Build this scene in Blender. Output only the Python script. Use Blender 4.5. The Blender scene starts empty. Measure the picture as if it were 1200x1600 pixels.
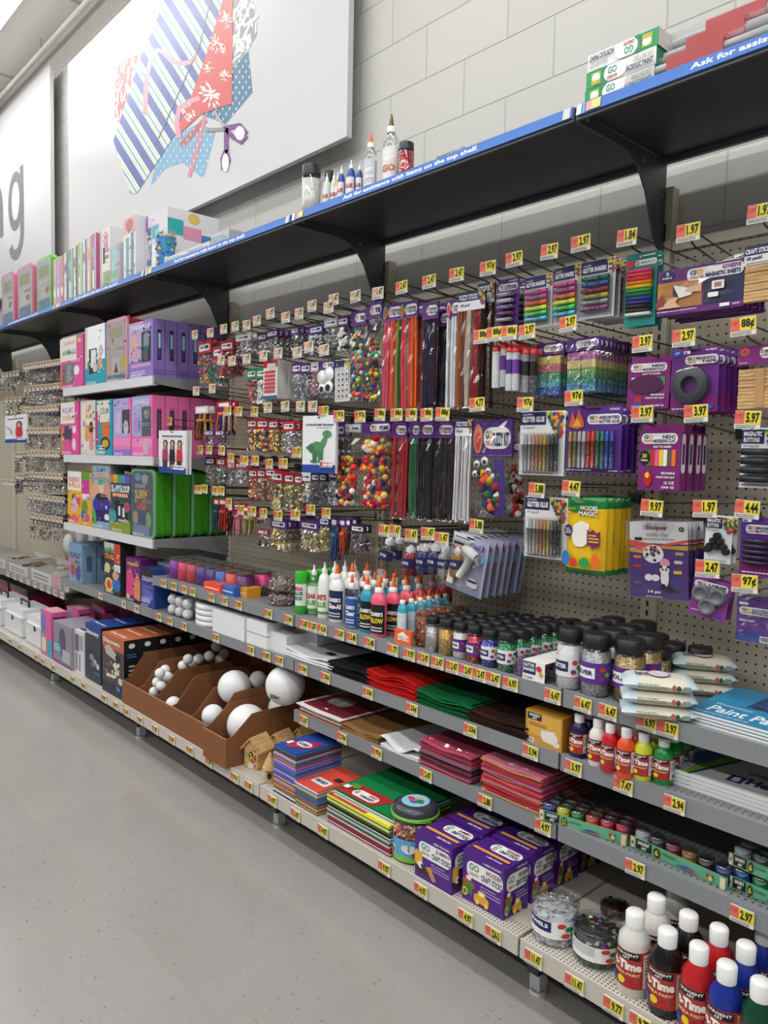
import bpy, math, random
from mathutils import Vector, Matrix
R = random.Random(7)
SC = bpy.context.scene
COL = SC.collection
W = 1.219                                   # one gondola section

# ---------------------------------------------------------------- camera
CAM = Vector((1.1571, -2.1655, 1.4172)); YAW, PIT, ROL, FPX = .8314, .0677, .0208, 1195.05
FW = Vector((-math.sin(YAW)*math.cos(PIT), math.cos(YAW)*math.cos(PIT), -math.sin(PIT)))
_r0 = Vector((math.cos(YAW), math.sin(YAW), 0)); _u0 = _r0.cross(FW)
RT = _r0*math.cos(ROL)+_u0*math.sin(ROL); UP = -_r0*math.sin(ROL)+_u0*math.cos(ROL)
cd = bpy.data.cameras.new('camera'); cam = bpy.data.objects.new('camera', cd); COL.objects.link(cam)
cam.matrix_world = Matrix(((RT.x, UP.x, -FW.x, CAM.x), (RT.y, UP.y, -FW.y, CAM.y), (RT.z, UP.z, -FW.z, CAM.z), (0, 0, 0, 1)))
cd.sensor_fit = 'VERTICAL'; cd.sensor_height = 24; cd.lens = 24*FPX/1600; cd.clip_start = .02
SC.camera = cam
# ---------------------------------------------------------------- exposure, world, lamps
vs = SC.view_settings
vs.view_transform = 'Standard'; vs.look = 'None'; vs.gamma = 1; vs.exposure = -.27; vs.use_curve_mapping = False
SC.cycles.max_bounces = 10; SC.cycles.transparent_max_bounces = 24; SC.cycles.use_denoising = True
SC.cycles.caustics_reflective = False; SC.cycles.caustics_refractive = False
wd = bpy.data.worlds.new('store_air'); SC.world = wd; wd.use_nodes = True
wd.node_tree.nodes['Background'].inputs[0].default_value = (.96, .98, 1, 1)
wd.node_tree.nodes['Background'].inputs[1].default_value = .2
LAMPS = [(-9.0, -.52, 30), (-4.7, -.52, 30), (-.6, -1.35, 40), (3.4, -1.35, 40)]+[(x, -3.1, 54) for x in (-9.2, -5.2, -1.2, 2.8)]+[(x, -5.3, 60) for x in (-9.2, -5.2, -1.2, 2.8)]   # x, y, watts of each 3.6 m strip lamp
LAMPZ = 4.42
for lx, ly, pw in LAMPS:
    l = bpy.data.lights.new('strip_lamp_light', 'AREA'); l.shape = 'RECTANGLE'; l.size = 3.6; l.size_y = .14
    l.energy = pw; l.color = (.975, .99, 1)
    o = bpy.data.objects.new('strip_lamp_light', l); o.location = (lx, ly, LAMPZ-.075); COL.objects.link(o)

# ---------------------------------------------------------------- pixel helpers (a pixel plus the plane it lies on gives the point)
def ray(u, v): return FW*FPX+RT*(u-600)-UP*(v-800)
def uy(u, v, y): d = ray(u, v); return CAM+d*((y-CAM.y)/d.y)
def ux(u, v, x): d = ray(u, v); return CAM+d*((x-CAM.x)/d.x)
def uz(u, v, z): d = ray(u, v); return CAM+d*((z-CAM.z)/d.z)

# ---------------------------------------------------------------- materials
def lin(h):
    h = h.lstrip('#'); o = []
    for i in (0, 2, 4):
        c = int(h[i:i+2], 16)/255; o.append(c/12.92 if c <= .04045 else ((c+.055)/1.055)**2.4)
    return (*o, 1)
_M = {}
def newmat(key):
    m = bpy.data.materials.new(key); m.use_nodes = True; nt = m.node_tree
    return m, nt, nt.nodes['Principled BSDF']
def nd(nt, t, ins=None, **kw):
    n = nt.nodes.new(t)
    for k, v in kw.items(): setattr(n, k, v)
    for k, v in (ins or {}).items():
        if hasattr(v, 'links') or isinstance(v, bpy.types.NodeSocket): nt.links.new(v, n.inputs[k])
        else: n.inputs[k].default_value = v
    return n
def P(h, r=.42, met=0, sp=.5):
    key = f'print_{h}_{r}_{met}_{sp}'
    if key not in _M:
        m, nt, b = newmat(key); b.inputs['Base Color'].default_value = lin(h); b.inputs['Roughness'].default_value = r
        b.inputs['Metallic'].default_value = met; b.inputs['Specular IOR Level'].default_value = sp
        # a trace of unevenness so that no surface is perfectly flat
        n = nd(nt, 'ShaderNodeTexNoise', {'Scale': 35.0, 'Detail': 2.0})
        bu = nd(nt, 'ShaderNodeBump', {'Strength': .06, 'Distance': .002, 'Height': n.outputs['Fac']})
        nt.links.new(bu.outputs[0], b.inputs['Normal']); _M[key] = m
    return _M[key]
def FILM(tint='ffffff', amt=.045, rough=.06):
    key = f'clear_film_{tint}_{amt}_{rough}'
    if key not in _M:
        m = bpy.data.materials.new(key); m.use_nodes = True; nt = m.node_tree; nt.nodes.clear()
        lw = nd(nt, 'ShaderNodeLayerWeight', {'Blend': .3})
        mr = nd(nt, 'ShaderNodeMapRange', {'Value': lw.outputs['Fresnel'], 'To Min': amt, 'To Max': .3})
        t = nd(nt, 'ShaderNodeBsdfTransparent', {'Color': lin(tint)}); g = nd(nt, 'ShaderNodeBsdfGlossy', {'Roughness': rough})
        mx = nd(nt, 'ShaderNodeMixShader', {0: mr.outputs[0], 1: t.outputs[0], 2: g.outputs[0]})
        o = nd(nt, 'ShaderNodeOutputMaterial', {0: mx.outputs[0]}); _M[key] = m
    return _M[key]
def GLIT(h, h2='ffffff', scale=420, met=.75):
    pale = sum(lin(h)[:3]) > 1.5; met = .1 if pale else met*.7; dk = .7 if pale else .35
    key = f'glitter_{h}_{h2}_{scale}'
    if key not in _M:
        m, nt, b = newmat(key); tc = nd(nt, 'ShaderNodeTexCoord')
        v = nd(nt, 'ShaderNodeTexVoronoi', {'Vector': tc.outputs['Object'], 'Scale': float(scale)})
        sx = nd(nt, 'ShaderNodeSeparateColor', {0: v.outputs['Color']})
        r = nd(nt, 'ShaderNodeValToRGB', {0: sx.outputs[0]})
        a, c = lin(h), lin(h2); e = r.color_ramp.elements
        e[0].color = (a[0]*dk, a[1]*dk, a[2]*dk, 1); e[1].color = c; e[1].position = 1
        q = e.new(.5); q.color = a; q = e.new(.86); q.color = a
        bu = nd(nt, 'ShaderNodeBump', {'Strength': .9, 'Distance': .002, 'Height': sx.outputs[1]})
        nt.links.new(r.outputs[0], b.inputs['Base Color']); nt.links.new(bu.outputs[0], b.inputs['Normal'])
        b.inputs['Roughness'].default_value = .35; b.inputs['Metallic'].default_value = met; _M[key] = m
    return _M[key]
def dots_mat(key, base, hole, pitch, rad, axes='XZ', rough=.5):
    """painted steel or hardboard with a regular grid of drilled holes"""
    if key in _M: return _M[key]
    m, nt, b = newmat(key); tc = nd(nt, 'ShaderNodeTexCoord'); s = nd(nt, 'ShaderNodeSeparateXYZ', {0: tc.outputs['Object']})
    d = []
    for a in axes:
        q = nd(nt, 'ShaderNodeMath', {0: s.outputs[a], 1: pitch}, operation='DIVIDE')
        f = nd(nt, 'ShaderNodeMath', {0: q.outputs[0]}, operation='FRACT')
        c = nd(nt, 'ShaderNodeMath', {0: f.outputs[0], 1: .5}, operation='SUBTRACT')
        d.append(nd(nt, 'ShaderNodeMath', {0: c.outputs[0], 1: c.outputs[0]}, operation='MULTIPLY'))
    su = nd(nt, 'ShaderNodeMath', {0: d[0].outputs[0], 1: d[1].outputs[0]}, operation='ADD')
    lt = nd(nt, 'ShaderNodeMath', {0: su.outputs[0], 1: (rad/pitch)**2}, operation='LESS_THAN')
    n = nd(nt, 'ShaderNodeTexNoise', {'Vector': tc.outputs['Object'], 'Scale': 6.0, 'Detail': 5.0})
    mr = nd(nt, 'ShaderNodeMapRange', {'Value': n.outputs['Fac'], 'To Min': .88, 'To Max': 1.08})
    bc = nd(nt, 'ShaderNodeMix', {0: 1.0, 6: lin(base), 7: mr.outputs[0]}, data_type='RGBA', blend_type='MULTIPLY')
    mx = nd(nt, 'ShaderNodeMix', {0: lt.outputs[0], 6: bc.outputs[2], 7: lin(hole)}, data_type='RGBA')
    nt.links.new(mx.outputs[2], b.inputs['Base Color']); b.inputs['Roughness'].default_value = rough
    _M[key] = m; return m
def wall_mat():
    m, nt, b = newmat('painted_block'); tc = nd(nt, 'ShaderNodeTexCoord'); s = nd(nt, 'ShaderNodeSeparateXYZ', {0: tc.outputs['Object']})
    x = nd(nt, 'ShaderNodeMath', {0: s.outputs[0], 1: .052}, operation='ADD'); z = nd(nt, 'ShaderNodeMath', {0: s.outputs[2], 1: -.0776}, operation='ADD')
    c = nd(nt, 'ShaderNodeCombineXYZ', {0: x.outputs[0], 1: z.outputs[0]})
    br = nd(nt, 'ShaderNodeTexBrick', {'Vector': c.outputs[0], 'Color1': lin('c9c8c3'), 'Color2': lin('c6c5c0'), 'Mortar': lin('b6b5b0'), 'Scale': 1.0,
        'Mortar Size': .0035, 'Mortar Smooth': .5, 'Brick Width': .4064, 'Row Height': .2032})
    n = nd(nt, 'ShaderNodeTexNoise', {'Vector': tc.outputs['Object'], 'Scale': 60.0, 'Detail': 6.0})
    n2 = nd(nt, 'ShaderNodeMath', {0: n.outputs['Fac'], 1: .12}, operation='MULTIPLY')
    h = nd(nt, 'ShaderNodeMath', {0: n2.outputs[0], 1: br.outputs['Fac']}, operation='SUBTRACT')
    bu = nd(nt, 'ShaderNodeBump', {'Strength': .6, 'Distance': .006, 'Height': h.outputs[0]})
    nt.links.new(br.outputs['Color'], b.inputs['Base Color']); nt.links.new(bu.outputs[0], b.inputs['Normal'])
    b.inputs['Roughness'].default_value = .5; return m
def floor_mat():
    m, nt, b = newmat('waxed_vinyl_tile'); tc = nd(nt, 'ShaderNodeTexCoord'); ob = tc.outputs['Object']
    br = nd(nt, 'ShaderNodeTexBrick', {'Vector': ob, 'Color1': lin('9f9c98'), 'Color2': lin('9b9895'), 'Mortar': lin('8c8986'), 'Scale': 1.0,
        'Mortar Size': .0007, 'Mortar Smooth': .3, 'Brick Width': .6096, 'Row Height': .6096}, offset=0.0)
    def flecks(rz, sc, th, stretch):
        mp = nd(nt, 'ShaderNodeMapping', {'Vector': ob, 'Rotation': (0, 0, rz), 'Scale': (sc, sc*stretch, 1)})
        v = nd(nt, 'ShaderNodeTexVoronoi', {'Vector': mp.outputs[0], 'Scale': 1.0}, voronoi_dimensions='2D')
        s = nd(nt, 'ShaderNodeSeparateColor', {0: v.outputs['Color']})
        a = nd(nt, 'ShaderNodeMath', {0: s.outputs[0], 1: .8}, operation='GREATER_THAN')
        l = nd(nt, 'ShaderNodeMath', {0: v.outputs['Distance'], 1: th}, operation='LESS_THAN')
        return nd(nt, 'ShaderNodeMath', {0: a.outputs[0], 1: l.outputs[0]}, operation='MULTIPLY').outputs[0]
    f1, f2, f3 = flecks(.5, 13, .11, 5.5), flecks(-.9, 15, .1, 5.0), flecks(1.7, 8, .06, 6.0)
    fs = nd(nt, 'ShaderNodeMath', {0: f1, 1: f2}, operation='MAXIMUM')
    mk = nd(nt, 'ShaderNodeMath', {0: fs.outputs[0], 1: .22}, operation='MULTIPLY')
    m3 = nd(nt, 'ShaderNodeMath', {0: f3, 1: .62}, operation='MULTIPLY')
    mm = nd(nt, 'ShaderNodeMath', {0: mk.outputs[0], 1: m3.outputs[0]}, operation='MAXIMUM')
    n = nd(nt, 'ShaderNodeTexNoise', {'Vector': ob, 'Scale': 2.2, 'Detail': 6.0, 'Roughness': .6})
    mr = nd(nt, 'ShaderNodeMapRange', {'Value': n.outputs['Fac'], 'To Min': .92, 'To Max': 1.06})
    c1 = nd(nt, 'ShaderNodeMix', {0: 1.0, 6: br.outputs['Color'], 7: mr.outputs[0]}, data_type='RGBA', blend_type='MULTIPLY')
    c2 = nd(nt, 'ShaderNodeMix', {0: mm.outputs[0], 6: c1.outputs[2], 7: lin('4b4640')}, data_type='RGBA')
    # floor colour turns mottled and darker brown towards the wall beneath the shelves
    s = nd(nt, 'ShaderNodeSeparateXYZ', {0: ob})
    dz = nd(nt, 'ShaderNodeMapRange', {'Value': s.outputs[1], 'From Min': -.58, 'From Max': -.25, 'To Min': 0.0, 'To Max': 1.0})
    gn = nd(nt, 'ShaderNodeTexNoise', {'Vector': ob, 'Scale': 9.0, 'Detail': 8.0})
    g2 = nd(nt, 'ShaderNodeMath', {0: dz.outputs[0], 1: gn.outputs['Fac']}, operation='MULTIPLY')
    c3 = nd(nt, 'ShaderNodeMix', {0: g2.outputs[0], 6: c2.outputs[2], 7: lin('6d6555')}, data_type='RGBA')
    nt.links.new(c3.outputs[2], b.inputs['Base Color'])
    rn = nd(nt, 'ShaderNodeMapRange', {'Value': n.outputs['Fac'], 'To Min': .13, 'To Max': .24})
    nt.links.new(rn.outputs[0], b.inputs['Roughness'])
    bn = nd(nt, 'ShaderNodeTexNoise', {'Vector': ob, 'Scale': 5.0, 'Detail': 3.0})
    bu = nd(nt, 'ShaderNodeBump', {'Strength': .12, 'Distance': .01, 'Height': bn.outputs['Fac']})
    nt.links.new(bu.outputs[0], b.inputs['Normal']); b.inputs['Specular IOR Level'].default_value = .5
    return m
def wood_mat(h='d9b27c', h2='b98a52', key='pale_wood'):
    if key in _M: return _M[key]
    m, nt, b = newmat(key); tc = nd(nt, 'ShaderNodeTexCoord'); mp = nd(nt, 'ShaderNodeMapping', {'Vector': tc.outputs['Object'], 'Scale': (1, 1, 9)})
    n = nd(nt, 'ShaderNodeTexNoise', {'Vector': mp.outputs[0], 'Scale': 18.0, 'Detail': 4.0, 'Distortion': 1.2})
    r = nd(nt, 'ShaderNodeValToRGB', {0: n.outputs['Fac']}); r.color_ramp.elements[0].color = lin(h2); r.color_ramp.elements[1].color = lin(h)
    r.color_ramp.elements[0].position = .35; r.color_ramp.elements[1].position = .6
    nt.links.new(r.outputs[0], b.inputs['Base Color']); b.inputs['Roughness'].default_value = .6; _M[key] = m; return m
def lamp_mat():
    m, nt, b = newmat('lit_lamp_tube'); b.inputs['Emission Color'].default_value = (1, .97, .92, 1); b.inputs['Emission Strength'].default_value = 9; return m

# ---------------------------------------------------------------- mesh builder
_G = {}; CH = {}      # CH: the parts of each thing, by name
def glyphs(s, bold=.03):
    k = (s, bold)
    if k not in _G:
        c = bpy.data.curves.new('lettering', 'FONT'); c.body = s; c.resolution_u = 2; c.offset = bold
        o = bpy.data.objects.new('lettering', c); me = bpy.data.meshes.new_from_object(o)
        vs_ = [(v.co.x, v.co.y) for v in me.vertices]; fs_ = [tuple(p.vertices) for p in me.polygons]
        bpy.data.objects.remove(o); bpy.data.curves.remove(c); bpy.data.meshes.remove(me)
        if not vs_: vs_ = [(0, 0)]
        x0 = min(v[0] for v in vs_); x1 = max(v[0] for v in vs_); y0 = min(v[1] for v in vs_); y1 = max(v[1] for v in vs_)
        _G[k] = ([((a-x0)/max(x1-x0, 1e-6), (b-y0)/max(y1-y0, 1e-6)) for a, b in vs_], fs_, (x1-x0)/max(y1-y0, 1e-6))
    return _G[k]
class MB:
    def __init__(s): s.v = []; s.f = []; s.i = []; s.m = []; s.sm = []; s.T = Matrix.Identity(4)
    def mi(s, m):
        if m not in s.m: s.m.append(m)
        return s.m.index(m)
    def add(s, vs_, fs_, m, smooth=False):
        b = len(s.v); T = s.T; k = s.mi(m)
        s.v += [T @ Vector(p) for p in vs_]; s.f += [tuple(b+i for i in f) for f in fs_]; s.i += [k]*len(fs_); s.sm += [smooth]*len(fs_)
    def box(s, x0, y0, z0, x1, y1, z1, m):
        s.add([(x0, y0, z0), (x1, y0, z0), (x1, y1, z0), (x0, y1, z0), (x0, y0, z1), (x1, y0, z1), (x1, y1, z1), (x0, y1, z1)],
              [(0, 3, 2, 1), (4, 5, 6, 7), (0, 1, 5, 4), (1, 2, 6, 5), (2, 3, 7, 6), (3, 0, 4, 7)], m)
    def poly(s, pts, m): s.add(pts, [tuple(range(len(pts)))], m)
    def lathe(s, prof, m, c=(0, 0, 0), n=20, cap=True):
        vs_, fs_ = [], []
        for r, z in prof:
            for k in range(n):
                a = 2*math.pi*k/n; vs_.append((c[0]+r*math.cos(a), c[1]+r*math.sin(a), c[2]+z))
        for j in range(len(prof)-1):
            for k in range(n): fs_.append((j*n+k, j*n+(k+1) % n, (j+1)*n+(k+1) % n, (j+1)*n+k))
        s.add(vs_, fs_, m, True)
        if cap:
            for q in (0, len(prof)-1):
                if prof[q][0] > 1e-5: s.add(vs_[q*n:(q+1)*n], [tuple(range(n)) if q else tuple(reversed(range(n)))], m)
    def tube(s, pts, r, m, n=6, closed=False):
        pts = [Vector(p) for p in pts]; rs = r if isinstance(r, (list, tuple)) else [r]*len(pts); vs_, fs_ = [], []; L = len(pts)
        for j, p in enumerate(pts):
            a, b = (pts[(j-1) % L], pts[(j+1) % L]) if closed else (pts[max(j-1, 0)], pts[min(j+1, L-1)])
            t = (b-a).normalized(); h = Vector((0, 0, 1)) if abs(t.z) < .9 else Vector((1, 0, 0)); e = t.cross(h).normalized(); g = t.cross(e)
            for k in range(n):
                q = 2*math.pi*k/n; vs_.append(p+(e*math.cos(q)+g*math.sin(q))*rs[j])
        for j in range(L if closed else L-1):
            j2 = (j+1) % L
            for k in range(n): fs_.append((j*n+k, j*n+(k+1) % n, j2*n+(k+1) % n, j2*n+k))
        if not closed: fs_ += [tuple(range(n)), tuple((L-1)*n+k for k in reversed(range(n)))]
        s.add(vs_, fs_, m, n > 5)
    def ball(s, c, r, m, nu=10, nv=7, sq=(1, 1, 1)):
        vs_ = [(c[0], c[1], c[2]-r*sq[2])]; fs_ = []
        for j in range(1, nv):
            a = math.pi*j/nv
            for k in range(nu):
                b = 2*math.pi*k/nu; vs_.append((c[0]+r*sq[0]*math.sin(a)*math.cos(b), c[1]+r*sq[1]*math.sin(a)*math.sin(b), c[2]-r*sq[2]*math.cos(a)))
        vs_.append((c[0], c[1], c[2]+r*sq[2])); t = len(vs_)-1
        for k in range(nu):
            k2 = (k+1) % nu; fs_.append((0, 1+k2, 1+k)); fs_.append((t, t-nu+k, t-nu+k2))
            for j in range(nv-2): fs_.append((1+j*nu+k, 1+j*nu+k2, 1+(j+1)*nu+k2, 1+(j+1)*nu+k))
        s.add(vs_, fs_, m, True)
    def build(s, name, parent=None, **kw):
        me = bpy.data.meshes.new(name); me.from_pydata([tuple(p) for p in s.v], [], s.f)
        for m in s.m: me.materials.append(m)
        me.polygons.foreach_set('material_index', s.i); me.polygons.foreach_set('use_smooth', s.sm); me.update()
        o = bpy.data.objects.new(name, me); COL.objects.link(o)
        if parent is not None: o.parent = parent; CH.setdefault(parent.name, []).append(o)
        for k, v in kw.items(): o[k] = v
        return o
class Face:
    """flat printable face: 2-D drawing in metres from its lower-left corner"""
    def __init__(s, mb, o, ux, up, w=1, h=1, lift=.0004):
        s.mb = mb; s.o = Vector(o); s.ux = Vector(ux).normalized(); s.up = Vector(up).normalized(); s.n = s.ux.cross(s.up); s.w = w; s.h = h; s.l = lift; s.k = 1
    def p(s, x, y, l): return s.o+s.ux*x*s.w+s.up*y*s.h+s.n*l
    def draw(s, vs_, fs_, m): l = s.l*s.k; s.k += 1; s.mb.add([s.p(x, y, l) for x, y in vs_], fs_, m)
    def rect(s, x0, y0, x1, y1, m): s.draw([(x0, y0), (x1, y0), (x1, y1), (x0, y1)], [(0, 1, 2, 3)], m)
    def poly(s, pts, m): s.draw(pts, [tuple(range(len(pts)))], m)
    def ell(s, cx, cy, rx, ry, m, n=18): s.poly([(cx+rx*math.cos(6.28318*k/n), cy+ry*math.sin(6.28318*k/n)) for k in range(n)], m)
    def rr(s, x0, y0, x1, y1, m, r=.3):
        """rounded rectangle; r as a share of its shorter side"""
        a = s.w; b = s.h; q = r*min((x1-x0)*a, (y1-y0)*b); rx, ry = q/a, q/b; pts = []
        for cx, cy, t in ((x1-rx, y0+ry, -90), (x1-rx, y1-ry, 0), (x0+rx, y1-ry, 90), (x0+rx, y0+ry, 180)):
            for k in range(6): t2 = math.radians(t+18*k); pts.append((cx+rx*math.cos(t2), cy+ry*math.sin(t2)))
        s.poly(pts, m)
    def text(s, t, x0, y0, x1, y1, m, bold=.03, flip=False):
        vs_, fs_, asp = glyphs(t, bold)
        if flip: vs_ = [(1-a, 1-b) for a, b in vs_]
        s.draw([(x0+a*(x1-x0), y0+b*(y1-y0)) for a, b in vs_], fs_, m)
    def fine(s, x0, y0, x1, y1, m, rows=3, seed=1):
        """rows of print too small to read in the photo"""
        q = random.Random(seed); hh = (y1-y0)/rows
        s.k += 1
        for r_ in range(rows):
            x = x0; e = x1-(x1-x0)*q.uniform(0, .3)
            while x < e:
                w_ = (x1-x0)*q.uniform(.06, .16); s.k -= 1; s.rect(x, y0+r_*hh+hh*.25, min(x+w_, e), y0+r_*hh+hh*.7, m); x += w_+(x1-x0)*.025
    def bars(s, x0, y0, x1, y1):
        s.rect(x0, y0, x1, y1, WH); n = 12
        for k in range(n):
            s.k -= k > 0; a = x0+(x1-x0)*(.08+.84*k/n); s.rect(a, y0+(y1-y0)*.12, a+(x1-x0)*(.03 if k % 3 else .05), y1-(y1-y0)*.12, BK)
class Cyl(Face):
    """printable wrap: x runs 0..1 over an arc that faces the aisle"""
    def __init__(s, mb, c, r, z0, h, arc=150, mid=-90, lift=.0004):
        s.mb = mb; s.c = Vector(c); s.r = r; s.z0 = z0; s.h = h; s.arc = math.radians(arc); s.mid = math.radians(mid); s.w = r*s.arc; s.l = lift; s.k = 1; s.H = h
    def p(s, x, y, l):
        a = s.mid+(x-.5)*s.arc; return s.c+Vector(((s.r+l)*math.cos(a), (s.r+l)*math.sin(a), s.z0+y*s.H))
    def rect(s, x0, y0, x1, y1, m):
        n = max(1, int(abs(x1-x0)*s.arc/math.radians(15))); vs_, fs_ = [], []
        for k in range(n+1): x = x0+(x1-x0)*k/n; vs_ += [(x, y0), (x, y1)]
        for k in range(n): fs_.append((2*k, 2*k+2, 2*k+3, 2*k+1))
        s.draw(vs_, fs_, m)
    def rr(s, x0, y0, x1, y1, m, r=.3): s.rect(x0, y0, x1, y1, m)

# ---------------------------------------------------------------- things
ITEMS = []           # (root, short noun) used to name the hook or tag that belongs to a product
def thing(name, label, cat, loc=(0, 0, 0), rz=0, group=None, short=None, rot=None):
    o = bpy.data.objects.new(name, None); o.empty_display_size = .02; COL.objects.link(o); o.location = loc
    o.rotation_euler = rot or (0, 0, rz); o['label'] = label; o['category'] = cat
    if group: o['group'] = group
    if short: ITEMS.append((o, short))
    return o
def tag(o, label, cat, group=None, short=None):
    o['label'] = label; o['category'] = cat
    if group: o['group'] = group
    if short: ITEMS.append((o, short))
    return o
def dup(r, loc=None, label=None, rot=None, parent=None, short=None, group=None):
    c = r.copy(); COL.objects.link(c)
    if parent is not None: c.parent = parent; CH.setdefault(parent.name, []).append(c)
    if loc is not None: c.location = loc
    if rot is not None: c.rotation_euler = rot
    if label: c['label'] = label
    if group: c['group'] = group
    for ch in KIDS(r): dup(ch, parent=c)
    if short: ITEMS.append((c, short))
    return c
def KIDS(r): return CH.get(r.name, [])
ORD = ['front', 'second', 'third', 'fourth', 'fifth', 'sixth', 'seventh', 'eighth', 'ninth', 'tenth', 'eleventh', 'twelfth']
def behind(root, n, dy, short, group, dx=0, dz=0, jit=.2, shear=True):
    """copies hanging or standing behind the front one"""
    root['group'] = group
    for k in range(1, n+1):
        p = root.location.copy(); p.y += dy*k; p.x += dx*k+R.uniform(-1, 1)*dy*jit*.5; p.z += dz*k
        rt = tuple(root.rotation_euler); rt = (rt[0]+R.uniform(-.01, .01), rt[1]+R.uniform(-.02, .02), rt[2]+R.uniform(-.03, .03)) if jit > .1 else rt
        dup(root, p, f'{short}, {ORD[min(k, 11)]} from the front of its row', rt)
WH, BK, NAVY, PUR, TEAL, RED, ORG, YEL = P('f2f1ee'), P('17171a'), P('20265e'), P('56237a'), P('12807c'), P('c3202b'), P('e8622a'), P('f2d21e')
GRY, LGR, PINK, GRN, BLU = P('77787b'), P('b9babd'), P('e8679c'), P('1f8a4c'), P('2454b8')
STEEL = P('3d3e40', .35, .6); PLUM = P('7d2372')
# ================================================================ the room
def struct(name, mb): o = mb.build(name); o['kind'] = 'structure'; return o
m = MB(); m.poly([(-16, -8, 0), (6, -8, 0), (6, .1, 0), (-16, .1, 0)], floor_mat()); struct('floor', m)
m = MB(); m.box(-16, .04, 0, 6, .24, 4.6, wall_mat()); struct('wall_back', m)
m = MB(); CE = P('efece6', .6); m.box(-16, -8, 4.6, 6, .24, 4.7, CE)
SEAM = P('c2beb6', .6)
for k in range(-12, 5): m.box(k*1.5-.006, -8, 4.585, k*1.5+.006, .03, 4.6, SEAM)
struct('ceiling', m)
def strip_lamp(lx, ly):
    t = thing('strip_lamp', 'long white ceiling strip lamp with a lit tube', 'ceiling lamp', (lx, ly, LAMPZ))
    m = MB(); m.box(-1.85, -.1, 0, 1.85, .1, .09, WH)
    for s in (-1.5, 1.5): m.tube([(s, 0, .09), (s, 0, .18)], .008, LGR)
    m.build('housing', t)
    m = MB(); m.box(-1.8, -.07, -.05, 1.8, .07, 0, lamp_mat_); m.build('diffuser', t, label='lit white diffuser')
lamp_mat_ = lamp_mat()
for lx, ly, pw in LAMPS: strip_lamp(lx, ly)
t = thing('ceiling_rail', 'thin white rail running under the ceiling along the wall above the boards', 'rail', (0, -.05, 4.5))
m = MB(); m.tube([(-14, 0, 0), (5, 0, 0)], .018, WH, 8)
for k in range(-10, 4): m.tube([(k*1.3, 0, 0), (k*1.3, 0, .1)], .008, LGR)
m.build('rail', t)

# ================================================================ the two picture boards on the wall
BW = P('cdced1', .38)
def S(F0, u, v): p = uy(u, v, -.062); return ((p.x-F0.o.x), (p.z-F0.o.z))
def board(x0, x1, z0, z1, label):
    t = thing('picture_board', label, 'wall sign', ((x0+x1)/2, .03, z0)); w = x1-x0
    m = MB(); m.box(-w/2, -.09, 0, w/2, -.062, z1-z0, BW); m.build('board', t)
    for sx in (-.42, .42): m = MB(); m.box(sx*w-.03, -.062, .1, sx*w+.03, .0095, z1-z0-.1, LGR); m.build('wall_batten', t)
    return t, w
t, w = board(-4.607, -1.435, 2.78, 4.2, 'large white wall board picturing folded striped fabric, pink tape measure and purple scissors')
def sheet(t, x0, z0, lay):
    """flat printed sheet on a board; drawing coordinates are metres on the board"""
    return Face(lay, ((x0)-t.location.x, -.0905, z0-t.location.z), (1, 0, 0), (0, 0, 1), 1, 1, .0001)
def clip(poly, a, b, c, keep):
    """half-plane clip: keep*(a*x+b*y-c) >= 0"""
    out = []; n = len(poly)
    for i in range(n):
        p, q = poly[i], poly[(i+1) % n]; fp = keep*(a*p[0]+b*p[1]-c); fq = keep*(a*q[0]+b*q[1]-c)
        if fp >= 0: out.append(p)
        if fp*fq < 0: k = fp/(fp-fq); out.append((p[0]+(q[0]-p[0])*k, p[1]+(q[1]-p[1])*k))
    return out
ART = MB(); F = sheet(t, 0, 0, ART)
F.o = Vector((0-t.location.x, -.0905, 0-t.location.z))
def q(pts): return [((lambda p: (p.x, p.z))(uy(150+a/4.444, b/4.444, -.062))) for a, b in pts]
def inside(p, poly):
    c = False; n = len(poly)
    for i in range(n):
        a, b = poly[i], poly[(i+1) % n]
        if (a[1] > p[1]) != (b[1] > p[1]) and p[0] < (b[0]-a[0])*(p[1]-a[1])/(b[1]-a[1])+a[0]: c = not c
    return c
def scatter(pts, n, rx, ry, mat, seed, grid=None):
    po = q(pts); rr_ = random.Random(seed); xs = [a for a, b in pts]; ys = [b for a, b in pts]; c = 0
    if grid:
        y = min(ys); row = 0
        while y < max(ys):
            x = min(xs)+(grid/2 if row % 2 else 0)
            while x < max(xs):
                if inside((x, y), pts): p = q([(x, y)])[0]; F.k = 12; F.ell(p[0], p[1], rx, ry, mat, 8)
                x += grid
            y += grid*.8; row += 1
        return
    while c < n:
        x, y = rr_.uniform(min(xs), max(xs)), rr_.uniform(min(ys), max(ys))
        if inside((x, y), pts):
            p = q([(x, y)])[0]; F.k = 9+c*.08; a = rr_.uniform(0, 3.1); L = rr_.uniform(.6, 1.4)
            F.poly([(p[0]+rx*L*math.cos(k*.785)*math.cos(a)-ry*L*math.sin(k*.785)*math.sin(a), p[1]+rx*L*math.cos(k*.785)*math.sin(a)+ry*L*math.sin(k*.785)*math.cos(a)) for k in range(8)], mat)
            c += 1
BLUEF, BLUEF2, CORAL, PALE = P('7fb0cf'), P('4f7f9f'), P('d4605c'), P('f3ece4')
polka = [(950, 470), (1055, 350), (1085, 640), (900, 860), (740, 800), (720, 560)]
polka2 = [(700, 860), (830, 900), (745, 1240), (600, 1130), (480, 1170), (380, 1290), (430, 1010)]
for pl, c1 in ((polka, BLUEF2), (polka2, BLUEF)): F.k = 2; F.poly(q(pl), c1); scatter(pl, 0, .0065, .008, PALE, 1, 46)
grey = [(950, -260), (1060, -260), (1085, 0), (1115, 240), (1050, 345), (950, 460)]
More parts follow.
